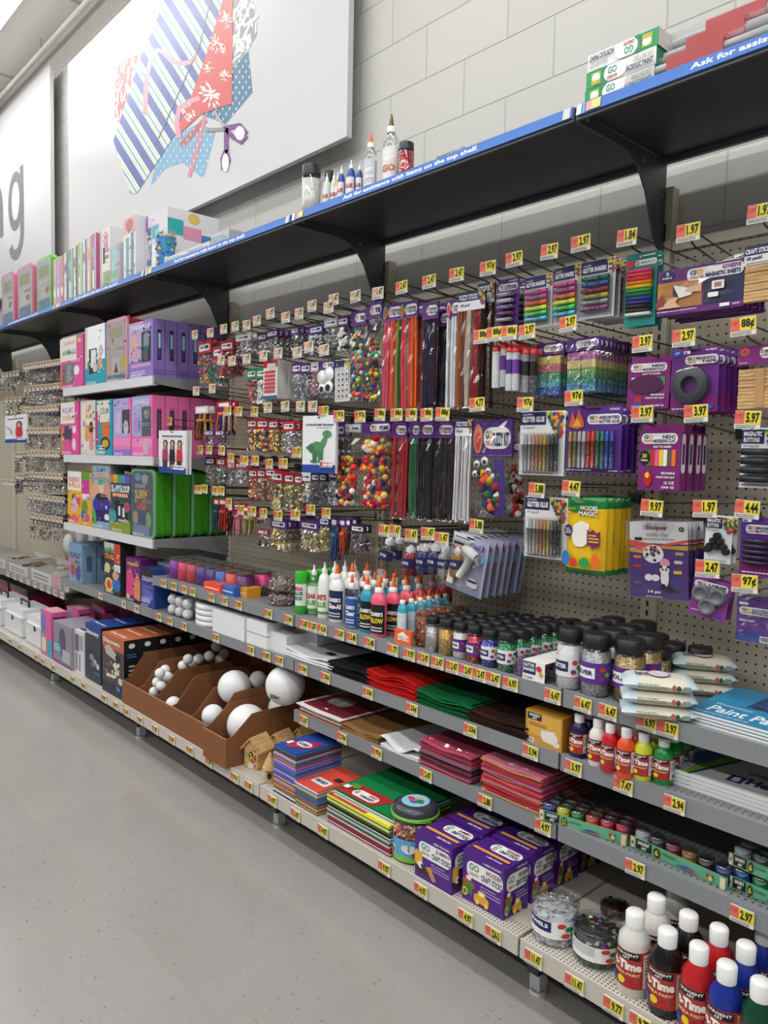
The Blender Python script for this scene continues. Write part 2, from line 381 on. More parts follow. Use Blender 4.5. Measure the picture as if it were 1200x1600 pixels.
F.k = 6; F.poly(q(grey), P('9a9a9c')); scatter(grey, 75, .035, .009, PALE, 5)
redL = [(135, 470), (230, 400), (330, 370), (330, 560), (150, 850), (130, 800)]
F.k = 8; F.poly(q(redL), CORAL); scatter(redL, 60, .028, .01, PALE, 2)
sh = [(120, 975), (300, 420), (400, 190), (480, -20), (560, -260), (990, -260), (900, 0), (780, 400), (670, 690), (600, 830), (550, 930), (285, 1340), (240, 1345)]
F.k = 16; F.poly(q(sh), P('f1efe6'))
k = 0; stripes = [(0, 52, '5a69a8'), (58, 9, 'd8cf9d'), (76, 13, '6fb0d4'), (98, 9, 'd8cf9d')]
for b0 in range(-900, 2200, 118):
    for off, wd_, c1 in stripes:
        # stripes run down to the right, direction (60, 100)
        lo = b0+off; hi = lo+wd_; A, B = 420/494, -260/494
        pg = clip(clip(sh, A, B, lo, 1), A, B, hi, -1)
        if len(pg) > 2: F.k = 18; F.poly(q(pg), P(c1))
redR = [(930, -260), (970, -260), (950, 0), (945, 720), (860, 745), (720, 800), (560, 950), (590, 830), (650, 700), (760, 400), (880, 0)]
F.k = 20; F.poly(q(redR), CORAL)
F_k = 22
po = redR; rr_ = random.Random(9)
for cx, cy, rad in ((800, 650, 95), (840, 300, 60), (900, 130, 60), (900, 520, 45), (650, 800, 45), (780, 470, 40), (880, 350, 30), (640, 720, 30)):
    for j in range(26):
        a = rr_.uniform(0, 6.28); d = rad*rr_.uniform(.15, 1); x, y = cx+d*math.cos(a)*.8, cy+d*math.sin(a)
        if inside((x, y), redR):
            F.k = 22+j*.2; l2 = rad*.26; F.poly(q([(x+l2*math.cos(a)*(1 if e in (0,) else -1 if e == 2 else 0)+l2*.35*math.sin(a)*(1 if e == 1 else -1 if e == 3 else 0),
                y+l2*math.sin(a)*(1 if e == 0 else -1 if e == 2 else 0)-l2*.35*math.cos(a)*(1 if e == 1 else -1 if e == 3 else 0)) for e in range(4)][::-1]), PALE)
ART.build('fabric_picture', t)
ART = MB(); F = sheet(t, 0, 0, ART); F.o = Vector((0-t.location.x, -.0905, 0-t.location.z))
def strip(pts, wid):
    """left and right edge points of a band of even width along a line"""
    L_, R_ = [], []; n = len(pts)
    for i, (x, y) in enumerate(pts):
        (x0, y0), (x1, y1) = pts[max(i-1, 0)], pts[min(i+1, n-1)]
        if n > 3 and pts[0] == pts[-1] and i in (0, n-1): (x0, y0), (x1, y1) = pts[-2], pts[1]
        d = max(math.hypot(x1-x0, y1-y0), 1e-6); nx, ny = -(y1-y0)/d*wid/2, (x1-x0)/d*wid/2; L_.append((x+nx, y+ny)); R_.append((x-nx, y-ny))
    return L_+R_, [(i, n+i, n+i+1, i+1) for i in range(n-1)]
def band(pts, wid, mat, k):
    v_, f_ = strip(pts, wid); F.k = k; F.draw(q(v_), f_, mat)
TP = P('e3a0ad')
band([(340, 800), (350, 560), (385, 400), (430, 350), (470, 360), (530, 430), (620, 440), (700, 410)], 34, TP, 26)
band([(720, 680), (640, 710), (580, 750), (560, 860), (580, 960)], 34, TP, 26)
band([(755, 810), (700, 1040), (645, 1230)], 26, P('d98694'), 10); band([(760, 830), (590, 1010)], 40, P('b26a70'), 9)
for i in range(24):
    y = 440+i*15; band([(335, y), (349, y)], 3, GRY, 28)
band([(860, -260), (720, 320), (560, 680), (440, 950), (400, 1010)], 9, P('6d7a90'), 27)
ART.build('tape_measure_picture', t)
ART = MB(); F = sheet(t, 0, 0, ART); F.o = Vector((0-t.location.x, -.0905, 0-t.location.z))
SCP = P('7a3f86'); band([(765, 905), (900, 895)], 24, P('8f9093'), 30); band([(820, 770), (905, 900)], 20, P('a9aaad'), 30)
band([(900, 890), (1000, 870), (1045, 930)], 34, SCP, 31); band([(905, 900), (950, 950), (1010, 990), (1045, 940)], 30, SCP, 31)
band([(905, 890), (905, 1040), (880, 1100), (885, 1180)], 30, SCP, 31); band([(905, 1040), (925, 1110), (895, 1190)], 22, SCP, 31)
F.k = 32
for cx, cy, rx, ry in ((1000, 925, 34, 50), (900, 1130, 24, 65)): F.poly(q([(cx+rx*math.cos(-k*.4), cy+ry*math.sin(-k*.4)) for k in range(16)]), P('f1f1f2'))
ART.build('scissors_picture', t)
t, w = board(-8.2, -4.98, 2.78, 4.33, 'white wall board at the left edge bearing large grey letters ending in ng')
ART = MB(); F = sheet(t, 0, 0, ART); F.o = Vector((0-t.location.x, -.0905, 0-t.location.z)); LT = P('8f9092', .85, 0, .1)
arc = lambda cx, cy, rx, ry, a, b, n=26: [(cx+rx*math.cos(math.radians(a+(b-a)*i/n)), cy+ry*math.sin(math.radians(a+(b-a)*i/n))) for i in range(n+1)]
def letter(name, *bands):
    global F
    mm = MB(); F = Face(mm, (-t.location.x, -.0905, -t.location.z), (1, 0, 0), (0, 0, 1), 1, 1, .0008)
    for i, bnd in enumerate(bands): v_, f_ = strip(bnd, .085); F.k = i+1; F.draw(v_, f_, LT)
    mm.build(name, t, label='large grey letter '+name[-1])
letter('letter_g', arc(-5.82, 3.52, .15, .2, 0, 360), [(-5.655, 3.77), (-5.655, 3.27)]+arc(-5.82, 3.25, .165, .17, 0, -150))
letter('letter_n', [(-6.52, 3.77), (-6.52, 3.3)], [(-6.21, 3.3), (-6.21, 3.56)]+arc(-6.365, 3.56, .155, .19, 0, 180))
letter('letter_i', [(-6.72, 3.98), (-6.72, 3.9)], [(-6.72, 3.77), (-6.72, 3.3)])

# ================================================================ shop fitting
PEG = dots_mat('pegboard', 'c0b7a3', '3a352d', .0254, .0034)
UPR = P('d6cdb8', .45, 0); SLOT = P('2c2a26')
GREYS = P('8b8e91', .38, .1); DARKS = P('36383b', .42, .2); WHS = P('d9dbdd', .35); CREAM = P('c9c3b8', .4)
CHAR = P('4b4f54', .4, .1)
SECN = {0: 'rightmost', 1: 'second from right', 2: 'third from right', 3: 'behind the boxed kits', 4: 'left of the boxed kits', 5: 'left edge', 6: 'beyond left edge', -1: 'beyond right edge'}
proto = None
for s in range(0, 8):
    x = -W*s
    if proto is None:
        t = thing('pegboard_panel', 'beige pegboard back panel', 'pegboard', (x, 0, 0)); m = MB(); m.box(.024, 0, .19, W-.024, .012, 2.06, PEG); m.build('panel', t)
        m = MB(); m.box(.024, -.012, 2.045, W-.024, .014, 2.075, UPR); m.build('top_rail', t)
        m = MB(); m.box(.024, 0, .02, W-.024, .012, .19, DARKS); m.build('kick_plate', t); proto = t
    else: t = dup(proto, (x, 0, 0))
    t['label'] = f'beige pegboard back panel with rows of holes, section {["at the right edge","behind the fuzzy sticks","behind the bead bags","behind the boxed kits","behind the charm packs","beside the left edge","near the left edge","at the left edge"][s]}'
proto = None
for k in range(0, 8):
    if proto is None:
        proto = t = thing('slotted_upright', '', 'upright post', (0, 0, 0)); m = MB(); m.box(-.022, -.02, .02, .022, .02, 2.23, UPR); m.box(-.022, -.024, 2.076, .026, -.018, 2.228, UPR)
        for j in range(64): z = .25+j*.0285; m.box(-.004, -.0206, z, .004, -.0199, z+.017, SLOT)
        m.box(-.003, -.0246, 2.19, .004, -.0239, 2.203, SLOT); m.box(-.009, -.0246, 2.075, .008, -.0239, 2.125, SLOT); m.build('post', t)
    else: t = dup(proto, (-W*k, 0, 0))
    t['label'] = 'beige slotted steel upright ' + ['right of the fuzzy sticks, under the nearest top-shelf bracket', 'left of the orange fuzzy sticks', 'right of the purple boxed kits', 'hidden behind the pink boxed kits', 'just left of the boxed kits', 'near the left edge of the photo', 'at the left edge', 'beyond the left edge'][k]
# brackets that carry the top shelf
br = [(-.478, 2.276), (-.295, 2.277), (-.235, 2.272), (-.182, 2.248), (-.136, 2.193), (-.106, 2.13), (-.088, 2.09), (-.064, 2.055), (-.04, 2.045), (-.024, 2.06), (-.024, 2.303), (-.478, 2.303)]
proto = None
for k in range(0, 8):
    if proto is None:
        m = MB(); vs_ = [(x, y, z) for x in (-.003, .003) for y, z in br]; n = len(br)
        m.add(vs_, [tuple(range(n)), tuple(n+i for i in reversed(range(n)))]+[(i, (i+1) % n, n+(i+1) % n, n+i)[::-1] for i in range(n)], CHAR)
        proto = t = thing('shelf_bracket', '', 'shelf bracket', (0, 0, 0)); m.build('bracket_plate', t)
        m = MB()
        for y, z in ((-.44, 2.292), (-.16, 2.27), (-.05, 2.2)): m = MB(); m.tube([(-.006, y, z), (.006, y, z)], .004, LGR); m.build('bolt', t)
    else: t = dup(proto, (-W*k, 0, 0))
    t['label'] = 'dark grey curved bracket under the top shelf, ' + ['nearest one on the right', 'second from the right', 'third from the right, above the purple boxes', 'hidden above the boxed kits', 'at the upper left', 'at the left edge', 'cut by the left edge', 'beyond the left edge'][k]
BLUS = P('5580cc', .16); PERF = dots_mat('perforated_dark', '3a3d41', '0b0b0c', .012, .003, 'XY', .4)
for s in range(-1, 7):
    x = -W*s; t = thing('top_shelf', 'dark grey metal top shelf section with blue edge strip, ' + ['cut by the right edge', 'over the fuzzy sticks', 'over the bead bags', 'over the boxed kits', 'over the charm packs', 'at the left edge', 'by the left edge', 'beyond the right edge'][s], 'shelf', (x, 0, 0)); a, b = .003, W-.003
    m = MB(); m.box(a, -.478, 2.304, b, -.03, 2.31, PERF); m.box(a, -.045, 2.29, b, -.03, 2.33, CHAR); m.build('shelf_panel', t)
    m = MB(); m.box(a, -.488, 2.278, b, -.478, 2.312, CHAR); m.box(a, -.47, 2.29, b, -.462, 2.304, CHAR); m.build('front_lip', t)
    m = MB(); m.add([(a+.004, -.494, 2.286), (b-.004, -.494, 2.286), (b-.004, -.4885, 2.3145), (a+.004, -.4885, 2.3145), (a+.004, -.488, 2.286), (b-.004, -.488, 2.286), (b-.004, -.488, 2.3145), (a+.004, -.488, 2.3145)], [(0, 1, 2, 3), (7, 6, 5, 4), (0, 4, 5, 1), (3, 2, 6, 7), (0, 3, 7, 4), (1, 5, 6, 2)], BLUS); F = Face(m, (0, -.494, 2.286), (1, 0, 0), (0, .0055, .0285), 1, 1)
    msg = 'Ask for assistance with items on the top shelf.'
    F.text(msg, .3, .005, .9, .023, WH)
    F.rect(.006, .001, .02, .028, WH); F.rect(.024, 0, .03, .028, P('7fa4dd')); F.rect(W-.034, .0, W-.012, .028, P('c9ccd0')); F.rect(.034, .002, .05, .026, P('f0a08c')); F.rect(.05, .002, .075, .026, P('e8d27c'))
    m.build('edge_strip', t, label='blue printed edge strip')
# grey shelves
def shelf(s, z, name_, lipm, topm=GREYS, d=.443):
    t = thing('metal_shelf', name_, 'shelf', (-W*s, 0, z)); a, b = .004, W-.004
    m = MB(); m.box(a, -d, -.008, b, -.022, 0, topm); m.build('shelf_panel', t)
    m = MB(); m.box(a, -d-.01, -.043, b, -d, .003, lipm); m.box(a, -d, -.043, b, -d+.02, -.04, lipm); m.build('front_lip', t)
    for xx in (a, b-.003):
        m = MB(); pts = [(-d, -.008), (-d, -.035), (-.2, -.06), (-.022, -.105), (-.022, -.008)]; v_ = [(xq, y, zz) for xq in (xx, xx+.003) for y, zz in pts]
        m.add(v_, [(0, 1, 2, 3, 4), (9, 8, 7, 6, 5)]+[(i, 5+i, 5+(i+1) % 5, (i+1) % 5) for i in range(5)], DARKS if lipm is not WHS else GREYS); m.build('shelf_bracket', t)
    return t
PG = dots_mat('perforated_grey', '85888b', '2a2b2d', .016, .0032, 'XY', .4)
for s, nm in ((0, 'at the right edge'), (1, 'in the middle'), (2, 'under the bead bags')): shelf(s, .813, f'grey metal shelf holding glue and glitter, section {nm}', GREYS, PG)
for s, nm in ((0, 'holding paint bottles and white boards'), (1, 'holding red and green felt'), (2, 'holding white foam blocks'), (3, 'holding science and slime kits')): shelf(s, .638, f'grey metal shelf {nm}', GREYS, PG)
for s, nm in ((0, 'holding small paint pot sets'), (1, 'holding packs of felt sheets')): shelf(s, .443, f'lowest grey metal shelf {nm}', GREYS, PG)
for z, nm in ((1.808, 'top white-edged'), (1.408, 'middle white-edged'), (.992, 'lowest white-edged')): shelf(3, z, f'{nm} shelf of the boxed kit display', WHS)
for s in (4, 5, 6): shelf(s, .552, 'grey metal shelf of craft trays ' + {4: 'left of the boxed kits', 5: 'at the left edge', 6: 'beyond the left edge'}[s], GREYS)
# base decks, beams, feet
DECK = dots_mat('perforated_cream', 'c9c3b8', '2d2a24', .0105, .0024, 'XY', .4)
for s in range(-1, 7):
    t = thing('base_deck', 'cream metal base shelf ' + ['under the big paint bottles', 'under the craft stick boxes', 'under the cardboard bins', 'under the science kits', 'under the sewing machine boxes', 'at the left edge', 'beyond the left edge', 'beyond the right edge'][s], 'shelf', (-W*s, 0, 0)); a, b = .004, W-.004
    m = MB(); m.box(a, -.55, .178, b, -.03, .186, CREAM); m.build('deck_panel', t)
    m = MB(); m.box(a, -.598, .178, b, -.55, .186, DECK); m.build('perforated_edge', t)
    m = MB(); m.box(a, -.605, .132, b, -.598, .188, CREAM); m.box(a, -.605, .132, b, -.56, .136, CREAM); m.build('front_lip', t)
proto = None
for k in range(0, 7):
    if proto is None:
        proto = t = thing('gondola_foot', '', 'shelf foot', (0, 0, 0)); m = MB(); m.box(-.018, -.54, .06, .018, -.02, .13, DARKS); m.build('beam', t)
        m = MB(); m.box(-.016, -.53, .0, .016, -.495, .06, LGR); m.tube([(0, -.512, 0), (0, -.512, .012)], .024, LGR, 10); m.build('levelling_foot', t)
    else: t = dup(proto, (-W*k, 0, 0))
    t['label'] = 'black and silver foot under the base shelf, ' + ['nearest, left of the jewel tubs', 'below the wooden bird houses', 'below the cardboard bins', 'below the science kits', 'below the sewing machine boxes', 'farthest at the left', 'beyond the left edge'][k]
# ================================================================ builders for packs that hang on hooks (origin = hook hole, pack hangs below)
CLR = FILM(); CLR2 = FILM('f4f6f6', .08, .1); BAGF = FILM('ffffff', .085, .12)
WOODM = wood_mat(); CARDB = P('9a6b45', .75, 0, .2)
def fr(mb, w, h, y=0, top=0): return Face(mb, (-w/2, y, top-h), (1, 0, 0), (0, 0, 1), w, h)
def side(mb, x, y0, d, h, top=0): return Face(mb, (x, y0, top-h), (0, 1, 0), (0, 0, 1), d, h)
def gologo(F, x, y, w, h, sub=True):
    """round two-tone GO mark over the word CREATE!"""
    y1 = y+h*.42 if sub else y
    hh = y+h-y1
    F.text('G', x, y1, x+w*.5, y+h, TEAL, .06); F.k -= 1; F.text('O', x+w*.48, y1, x+w, y+h, P('e8a33a'), .06)
    if sub: F.text('CREATE!', x, y, x+w, y+h*.32, P('c23a3a'), .02)
def goband(F, x0, y0, x1, y1, lines, col=NAVY, cols=None):
    F.rr(x0, y0, x1, y1, WH, .45); w, h = x1-x0, y1-y0
    gologo(F, x0+w*.06, y0+h*.16, w*.27, h*.7); n = len(lines)
    for i, t_ in enumerate(lines):
        b = y0+h*(.12+.78*(n-1-i)/n); k = 1-.04*len(t_)*0
        F.k -= i > 0; F.text(t_, x1-w*min(.6, .085*len(t_)+.1)-w*.05, b, x1-w*.05, b+h*.78/n*.8, (cols or [col]*n)[i], .035)
HEXC = [P(c) for c in ('c8372e', 'e3a032', '6d9a3a', '2f7a5a', '8e2f6a', 'b6c24a', '2c4f90', 'd9d04f', '5a3a22')]
def hexes(F, x0, y0, x1, y1, n=6, seed=1):
    q_ = random.Random(seed); r_ = (x1-x0)/n/1.75; ry = r_*F.w/F.h; row = 0; y = y1-ry
    k0 = F.k
    while y > y0:
        x = x0+r_+(r_*.87 if row % 2 else 0)
        while x < x1-r_*.5:
            if x-x0 > (y1-y)/(y1-y0)*(x1-x0)*.5: F.k = k0; F.poly([(x+r_*math.sin(a*1.0472), y+ry*math.cos(a*1.0472)) for a in range(5, -1, -1)], q_.choice(HEXC))
            x += r_*1.8
        y -= ry*1.62; row += 1
def card(root, w, h, col, d=.0015, name='card', hole=True):
    m = MB(); m.box(-w/2, 0, -h, w/2, d, 0, col); F = fr(m, w, h)
    if hole: F.rr(.38, .945, .62, .975, BK, .5)
    return m, F
def pouch(root, w, h, d, mat=None, amp=.004, seed=1, name='film_bag', nx=9, ny=13, back=True, top=0, fy=0):
    """sealed crinkled film pouch"""
    q_ = random.Random(seed); m = MB(); vs_, fs_ = [], []; mat = mat or BAGF
    for sgn in ((-1, 1) if back else (-1,)):
        b = len(vs_)
        for j in range(ny):
            for i in range(nx):
                a, c = 2*i/(nx-1)-1, 2*j/(ny-1)-1; t_ = (max(0, 1-a**4)*max(0, 1-abs(c)**5))**.6
                vs_.append((a*w/2*(1-.04*abs(c)*q_.random()), fy+sgn*(d/2*t_+amp*t_*q_.uniform(-1, 1)), top-h/2+c*h/2))
        for j in range(ny-1):
            for i in range(nx-1):
                k = b+j*nx+i; f = (k, k+1, k+nx+1, k+nx); fs_.append(f if sgn < 0 else f[::-1])
    m.add(vs_, fs_, mat); return m.build(name, root)
def sticks(root, w, h, cols, n, top=0, r=.0032, name='fuzzy_sticks', d=.02, seed=3, y=0, label=None):
    q_ = random.Random(seed); m = MB()
    for i in range(n):
        x = -w/2+w*(i+.5)/n; c = cols[int(i/n*len(cols))] if cols else WH; yy = y+q_.uniform(-d/2, d/2); b = q_.uniform(-.004, .004)
        m.tube([(x, yy, top), (x+b, yy-.002, top-h*.5), (x+q_.uniform(-.003, .003), yy, top-h+q_.uniform(0, .006))], r, c, 5)
    return m.build(name, root, kind='stuff') if n > 30 else m.build(name, root)
def heap(root, w, h, d, cols, n, r, top=0, name='beads', seed=4, shape='ball', y=0):
    q_ = random.Random(seed); m = MB()
    for i in range(n):
        rr_ = r*q_.uniform(.65, 1.3); x = q_.uniform(-w/2+rr_, w/2-rr_); z = top-h+rr_+(h-2*rr_)*q_.random()**1.25; yy = y-q_.uniform(.2, 1)*(d/2-rr_*.5)
        c = q_.choice(cols)
        if shape == 'ball': m.ball((x, yy, z), rr_, c, 8, 5)
        elif shape == 'chip':
            a = q_.uniform(0, 6.28); b = q_.uniform(-.9, .9); u_ = Vector((math.cos(a), math.sin(b)*.5, math.sin(a)))*rr_; v_ = Vector((-math.sin(a), math.cos(b)*.6, math.cos(a)))*rr_; p0 = Vector((x, yy, z))
            m.add([p0+u_, p0+v_, p0-u_, p0-v_], [(0, 1, 2, 3)], c)
        else: m.tube([(x-rr_, yy, z), (x+rr_, yy, z)], rr_*.5, c, 6)
    o = m.build(name, root); o['kind'] = 'stuff'; return o
def header(root, w, h, col, lines=('FUZZY STICKS',), go=True, y=-.004, name='header_card', art=None, navy=False):
    m = MB(); m.box(-w/2, y, -h, w/2, y+.006, 0, col); F = fr(m, w, h, y)
    if navy: F.rect(0, .5, 1, 1, NAVY); F.text(lines[0], .05, .58, .72, .86, WH); F.rect(0, 0, 1, .5, P('e9e9ec')); F.text('100 pack!', .1, .16, .45, .38, NAVY); hexes(F, .72, .2, 1, 1, 5)
    elif go: goband(F, .28, .22, .96, .8, lines)
    if art: F.ell(.14, .5, .12, .4, art); F.ell(.14, .45, .08, .28, P('d2402f'))
    F.k = 1; F.rect(0, .03, 1, .06, P('8a4fa0'))
    return m.build(name, root)

# --- builders: b(root, w, h)
def b_shakers(root, w, h, cols):
    m, F = card(root, w, h, P('e3e3e6')); F.rect(0, .76, .78, .99, NAVY); F.text('metallic', .06, .9, .3, .94, WH, 0); F.text('GLITTER SHAKERS', .05, .8, .74, .88, WH, .045)
    hexes(F, .74, .74, 1, .99, 4); F.fine(.1, .7, .6, .74, GRY, 1); m.build('card', root)
    m = MB(); m.box(-w*.46, -.012, -h*.97, w*.46, -.0018, -h*.27, CLR2); m.build('blister', root)
    for i, c in enumerate(cols):
        z = -h*(.33+.62*i/len(cols)); m = MB(); m.tube([(-w*.4, -.012, z), (w*.2, -.012, z)], h*.037, GLIT(c, 'ffffff', 700, .35), 10)
        m.tube([(w*.2, -.012, z), (w*.22, -.012, z), (w*.38, -.012, z), (w*.4, -.012, z)], [h*.037, h*.041, h*.041, h*.03], P(c, .25), 10); m.build('shaker', root)
def b_smallshakers(root, w, h):
    m, F = card(root, w, h, PUR); F.text('6 PACK!', .5, .93, .9, .965, WH); goband(F, .06, .76, .94, .9, ['GLITTER SHAKERS']); m.build('card', root)
    for i in range(5):
        z = -h*(.33+.13*i); m = MB(); m.tube([(-w*.35, -.012, z), (w*.3, -.012, z)], h*.045, GLIT(['b8b0c8', 'c9c9cc', '9a7fb8', '7a3f8a', 'a8a8b0'][i], 'ffffff', 600), 10); m.ball((w*.3, -.012, z), h*.05, CLR2, 8, 6); m.build('shaker', root)
def b_clayteal(root, w, h):
    m, F = card(root, w, h, P('1d8f86')); F.rect(0, .86, 1, 1, P('157a73')); F.rr(.3, .82, .98, .9, WH, .4); F.text('MODELING CLAY', .5, .84, .95, .88, TEAL); gologo(F, .33, .83, .14, .06, False)
    F.ell(.15, .86, .13, .055, RED); F.text('12', .45, .93, .52, .96, WH); F.fine(.55, .93, .95, .97, WH, 1); m.build('card', root)
    cs = ['e8467f', 'ea4a5c', 'e8323a', 'f08a2a', 'f3c81f', '2fa84f', '137a3c', '24459c', '2c2f80', '14161f', '1c1c1f', 'f0efe9']
    for i, c in enumerate(cs):
        z = -h*(.245+.054*i); m = MB(); m.tube([(-w*.4, -.008, z), (w*.4, -.008, z-h*.008)], h*.026, P(c, .3), 8); m.build('clay_stick', root)
    m = MB(); m.box(-w*.45, -.02, -h*.9, w*.45, -.0018, -h*.2, CLR); m.build('blister', root)
def b_magsheets(root, w, h):
    t0 = -h*.16; m = MB(); m.box(-w*.48, -.003, -h*.98, w*.48, .003, t0, P('6d2a80')); F = Face(m, (-w*.48, -.003, -h*.98), (1, 0, 0), (0, 0, 1), w*.96, h*.82)
    F.rect(0, .14, .54, .72, P('c98a4a')); F.rect(.56, .14, 1, .72, P('28305a')); F.ell(.12, .86, .09, .12, NAVY, 18); F.text('2', .1, .88, .14, .95, WH); F.text('SHEETS', .06, .8, .18, .84, WH)
    F.rr(.36, .68, 1, .94, WH, .4); gologo(F, .39, .71, .16, .19); F.text('ADHESIVE', .76, .83, .97, .92, P('7a2a7c')); F.text('MAGNETIC SHEETS', .58, .71, .97, .8, NAVY, .04)
    F.poly([(.2, .64), (.46, .5), (.42, .38), (.28, .34)], P('efece6')); F.poly([(.2, .64), (.28, .34), (.2, .42)], P('3a3a3c'))
    F.poly([(.54, .6), (.4, .56), (.34, .47), (.42, .44), (.54, .42)], P('e0b394')); F.poly([(.02, .14), (.2, .36), (.28, .36), (.24, .26), (.3, .14)], P('dfb08e')); F.poly([(0, .3), (.08, .48), (.1, .2), (0, .16)], P('8a3a4a'))
    F.rr(.66, .42, .8, .6, WH, .1); F.rr(.69, .46, .77, .56, P('b87f68'), .1); F.rr(.62, .26, .74, .36, WH, .2); F.text('KIT ELEMENTS FOR ARTS, CRAFTS & PHOTOS!', .02, .05, .5, .08, WH); F.rect(.76, .03, .87, .1, WH); F.text('CREATE', .9, .045, .98, .075, WH); F.fine(.7, .96, .98, .99, WH, 1)
    m.build('printed_card', root); pouch(root, w, h, .012, CLR, .002, 3)
def b_woodpack(root, w, h, navy=True):
    m = MB(); hh = h*.36
    if navy:
        m.box(-w/2, -.014, -hh, w/2, -.008, 0, WH); F = Face(m, (-w/2, -.014, -hh), (1, 0, 0), (0, 0, 1), w, hh); F.rect(0, .5, 1, 1, NAVY); F.text('CRAFT STICKS', .03, .58, .93, .84, WH, .04); F.text('50 pack!', .08, .2, .62, .44, NAVY); F.fine(.08, .04, .9, .14, GRY, 1)
    else:
        m.box(-w/2, -.014, -hh*.85, w/2, -.008, 0, PLUM); F = Face(m, (-w/2, -.014, -hh*.85), (1, 0, 0), (0, 0, 1), w, hh*.85); F.ell(.2, .7, .13, .2, P('d06a2a')); F.ell(.2, .7, .08, .12, P('a8402a')); goband(F, .62, .3, 1.0, .85, ['STICKS']); F.fine(.05, .1, .3, .16, WH, 1)
    m.build('header_card', root)
    z = -hh*1.02; i = 0
    while z > -h: m = MB(); m.box(-w*.47, -.013+R.uniform(-.002, .002), z-.0075, w*.5, .004, z, WOODM); m.build('craft_stick', root); z -= .0085; i += 1
    if not navy: m = MB(); m.box(w*.02, -.0155, -h*.98, w*.26, .006, -hh*1.02, P('b98f5e', .5)); m.build('paper_band', root)
def b_clay(root, w, h, big=False):
    d = .03; m = MB(); m.box(-w/2, 0, -h, w/2, d, -h*.12, PLUM); m.box(-w/2, d*.5, -h*.12, w/2, d*.5+.001, 0, PLUM); F = fr(m, w, h*.88, 0, -h*.12)
    goband(F, .06, .8, .92, .98, ['NDC', 'MODELING CLAY']); F.text('EASY TO SHAPE!', .36, .73, .78, .77, WH)
    cs = ['2454b8', '2f8a4c', 'c8302b', 'ea5f9c', 'f2ce2a', 'efeee8', '5d5a52', 'e8762a'] if big else ['efeee8', 'f2ce2a', 'f2ce2a', 'e0542a', 'c03026', '2c6cc8', '2a66b8', '2f9a4c']
    if not big: F.ell(.45, .52, .42, .2, P('4d1646'))
    for i, c in enumerate(cs):
        x = .1+.1*i; y0 = (.5 if 1 < i < 7 else .54) if big else .34+.03*abs(i-2); F.k = 4; F.rect(x, y0 if not big else .42, x+.092, .68 if not big else .7, P(c, .4))
    if big: F.ell(.16, .56, .13, .13, BK); F.text('20', .1, .56, .21, .63, YEL); F.text('Colors', .07, .5, .24, .54, WH); F.ell(.25, .2, .11, .13, RED); F.ell(.24, .26, .05, .05, YEL)
    else: F.ell(.28, .17, .1, .1, RED); F.ell(.28, .1, .12, .05, BLU)
    F.text('REUSABLE', .58, .28, .9, .32, WH); F.text("WON'T DRY OUT", .46, .21, .9, .25, WH)
    if big: F.text('15 OZ', .66, .11, .9, .16, WH); F.text('(368 G)', .6, .03, .9, .08, WH)
    else: F.text('1.1 LB (500 G)', .5, .04, .9, .09, WH)
    G = side(m, w/2, 0, d, h*.88, -h*.12); G.rr(.15, .3, .85, .97, WH, .5); G.rr(.3, .45, .7, .8, NAVY, .3); m.build('carton', root)
def b_magtape(root, w, h):
    m, F = card(root, w, h, P('6a2a86')); F.rect(0, 0, 1, .25, PLUM); F.text('10 FEET!', .72, .94, .95, .97, WH); F.ell(.12, .93, .09, .05, BLU); F.text('.5"', .07, .92, .17, .95, WH); F.rect(.26, .91, .4, .955, WH); F.rect(.27, .92, .34, .94, BLU)
    goband(F, .3, .74, .99, .88, ['MAGNETIC', 'TAPE'], cols=[P('7a2a7c'), NAVY]); F.fine(.05, .04, .6, .07, WH, 1); F.ell(.88, .08, .05, .035, BLU); m.build('card', root)
    m = MB(); pr_ = [(.021, 0), (.043, 0), (.043, .016), (.021, .016), (.021, 0)]; m.T = Matrix.Translation((-w*.05, -.018, -h*.58)) @ Matrix.Rotation(-math.pi/2, 4, 'X')
    for rr_, mt in ((0, P('4a4c50', .5)),): m.lathe([(a*w/.117, b) for a, b in pr_], mt, n=28, cap=False)
    m.build('tape_roll', root)
    m = MB(); m.T = Matrix.Translation((-w*.05, -.0005, -h*.58)) @ Matrix.Rotation(math.pi/2, 4, 'X'); m.lathe([(w*.41, 0), (w*.41, .02), (w*.38, .0215), (.001, .0215)], CLR, n=26); m.build('blister', root)
def tubes10(root, w, h, cols, z0, z1):
    n = len(cols)
    for i, c in enumerate(cols):
        x = -w*.44+w*.84*(i+.5)/n; m = MB(); hx = (z0-z1); m.tube([(x, -.008, z1), (x, -.008, z1+hx*.72)], w*.033, GLIT(c, 'ffffff', 900, .3), 8)
        m.tube([(x, -.008, z1+hx*.72), (x, -.008, z1+hx*.97), (x, -.008, z0)], [w*.034, w*.03, w*.016], P(c, .22), 8); m.build('glue_tube', root)
def b_glue_met(root, w, h):
    m, F = card(root, w, h, P('e9e9ea')); F.rect(0, .79, .58, .99, NAVY); F.text('metallic', .06, .94, .28, .97, WH, 0); F.text('GLITTER GLUE', .05, .83, .55, .92, WH, .05); F.text('10 pack!', .06, .72, .34, .77, NAVY, 0); hexes(F, .58, .6, 1, .99, 6, 7); F.fine(.1, .02, .8, .05, GRY, 1); m.build('card', root)
    tubes10(root, w, h, ['d8d8da', '9b9ea3', 'b0b0b2', 'b78468', 'a8765e', '9a7f3a', 'b08f2a', '55565a', '2a2b2f', '1f2023'], -h*.36, -h*.93)
    m = MB(); m.box(-w*.47, -.017, -h*.96, w*.47, -.0018, -h*.33, CLR); m.build('blister', root)
